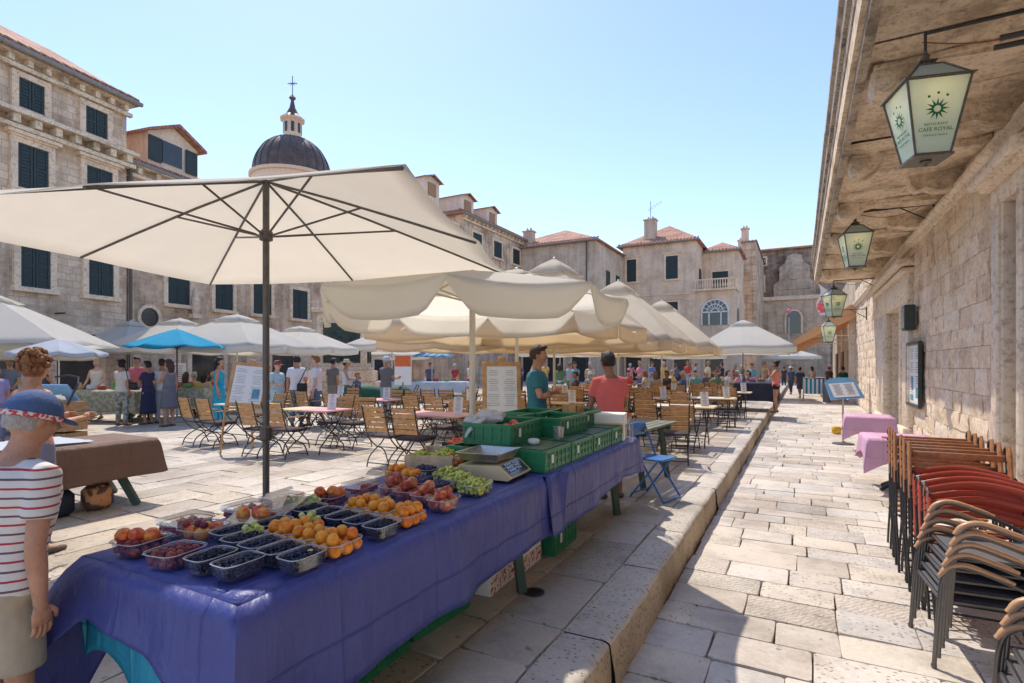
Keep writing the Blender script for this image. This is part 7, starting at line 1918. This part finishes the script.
# people farther back : each with its own colours and spot
rp = random.Random(42)
cl = [((.10, .11, .20), 'navy'), ((.50, .06, .06), 'red'), ((.68, .66, .62), 'white'), ((.04, .04, .05), 'black'), ((.28, .10, .08), 'maroon'), ((.12, .32, .36), 'turquoise'), ((.5, .40, .28), 'sand coloured'), ((.10, .22, .12), 'green'), ((.35, .37, .42), 'grey'), ((.55, .22, .28), 'pink'), ((.12, .2, .45), 'bright blue'), ((.62, .42, .12), 'mustard')]
hairs = ['dark', 'brown', 'blond', 'grey', 'ginger']
def seat_chair(X, Y, rz, label):
    put(ch0, used, (X, Y, 0), rz, label, 'slatted cafe chairs')
spots = []
for i, (px, z, place) in enumerate([(430, 26, 'behind the souvenir table'), (455, 25, 'at the right end of the souvenir table'), (470, 27, 'deep behind the souvenir table'), (408, 27, 'left of the striped parasol pole'), (395, 29, 'near the orange poster'),
        (575, 22, 'under the white banner'), (590, 24, 'behind the banner pole'), (560, 20, 'behind the man in teal'), (570, 24.5, 'farther behind the teal man'), (640, 27, 'left of the far cream poles'), (652, 30, 'between the cafe poles'), (664, 28, 'right of the second cafe pole'), (676, 33, 'below the long white canopy'), (688, 31, 'under the right end of the long canopy'),
        (708, 29, 'behind the last kerb table'), (722, 33, 'below the white parasol edge'), (735, 27, 'next to the dark parasol pole'), (752, 26, 'behind the woman in coral'), (764, 30, 'right behind the woman in coral'), (742, 36, 'deep under the white parasol'), (696, 36, 'far back among the poles'), (630, 35, 'at the far shop fronts'), (610, 33, 'at the far shop doorway'), (545, 30, 'at the back wall of the square'), (520, 31, 'far behind the menu easel'), (503, 26, 'just left of the menu easel top')]):
    c_, nm_ = cl[i % 12]; c2, n2 = cl[(i * 5 + 3) % 12]; hr_ = hairs[(i * 3) % 5]; fem = i % 3 == 1
    P('%s in %s top and %s %s, %s' % ('woman' if fem else 'man', nm_, n2, 'skirt' if fem else 'trousers', place), px, z, (rp.uniform(-1, 1), rp.uniform(-1, 1)), h=rp.uniform(1.6, 1.8), shirt=c_, bottom=c2, bot='longskirt' if fem else 'trousers', female=fem, hair=hr_, hairl='long' if fem and i % 2 else 'short', larm=rp.choice(['down', 'fwd', 'low']), rarm=rp.choice(['down', 'fwd', 'phone']), pose=rp.choice(['stand', 'walk']))
for i, (px, z, a, place) in enumerate([(186, 16.2, .3, 'left in the shade behind the woman in grey'), (194, 16.6, .2, 'second in the shade behind the woman in grey'), (205, 16.4, -.2, 'third along the dark chairs left of the cyan dress'), (213, 16.8, -.4, 'right beside the cyan dress woman'), 
        (655, 20, 0, 'nearest the second cafe pole'), (667, 21, 2, 'just right of the second cafe pole'), (683, 20.5, 1, 'in front of the far white canopy'), (695, 22, 3, 'at the fourth row of tables'), (706, 23.5, .5, 'behind the second kerb table'), (716, 22, 2.5, 'left of the dark parasol pole'), (728, 24.5, 4, 'right of the dark parasol pole'), (738, 22.5, 1, 'at the table by the goods stall'), (748, 24, 2, 'behind the dark navy table'), (672, 25, 5, 'far back between two poles'), (645, 23, 1.3, 'behind the row of brown tables'), (628, 22, 3.5, 'right of the coral shirt man'), (590, 19.5, .2, 'between the two young men'), (576, 18.6, 1.6, 'nearest behind the man in teal')]):
    c_, nm_ = cl[(i * 7 + 4) % 12]; hr_ = hairs[(i * 2 + 1) % 5]; fem = i % 2 == 0; X, Y = W(px, z)
    rz = YAW + a
    person('seated %s in %s top, %s' % ('woman' if fem else 'man', nm_, place), X, Y, rz, h=1.7, shirt=c_, bottom=cl[(i * 5) % 12][0], female=fem, hair=hr_, pose='sit', larm='fwd', rarm='fwd', hairl='long' if fem else 'short', skin=['tan', 'fair', 'brown'][i % 3])
    seat_chair(X, Y, rz, 'chair of the person seated %s' % place)
for px, z, lb, kw, zz in ((800, 29, 'man in navy shirt walking away down the lane', dict(shirt=(.05, .08, .16), bottom=(.08, .1, .16), bot='shorts', pose='walk', hair='dark'), ST), (791, 33, 'person in white sun hat and blue shirt farther down the lane', dict(shirt=(.06, .11, .25), bottom=(.06, .07, .1), hat=('straw', (.62, .6, .55)), pose='walk'), ST),
        (812, 38, 'woman in pale dress at the far end of the lane', dict(shirt=(.6, .5, .4), bottom=(.5, .4, .35), bot='longskirt', female=True, hairl='long'), ST), (784, 42, 'dark dressed man far down the lane near the church steps', dict(shirt=(.06, .06, .07), bottom=(.05, .05, .07)), ST), (829, 34, 'man in red cap standing below the orange awning', dict(shirt=(.1, .08, .08), bottom=(.1, .1, .12), hat=('cap', (.5, .05, .05))), ST),
        (843, 27.5, 'person in green apron at the shop corner behind the blue menu sign', dict(shirt=(.03, .16, .12), bottom=(.03, .14, .1), hair='dark'), ST)):
    P(lb, px, z, (.1, 1), h=1.72, z0=zz, **kw)
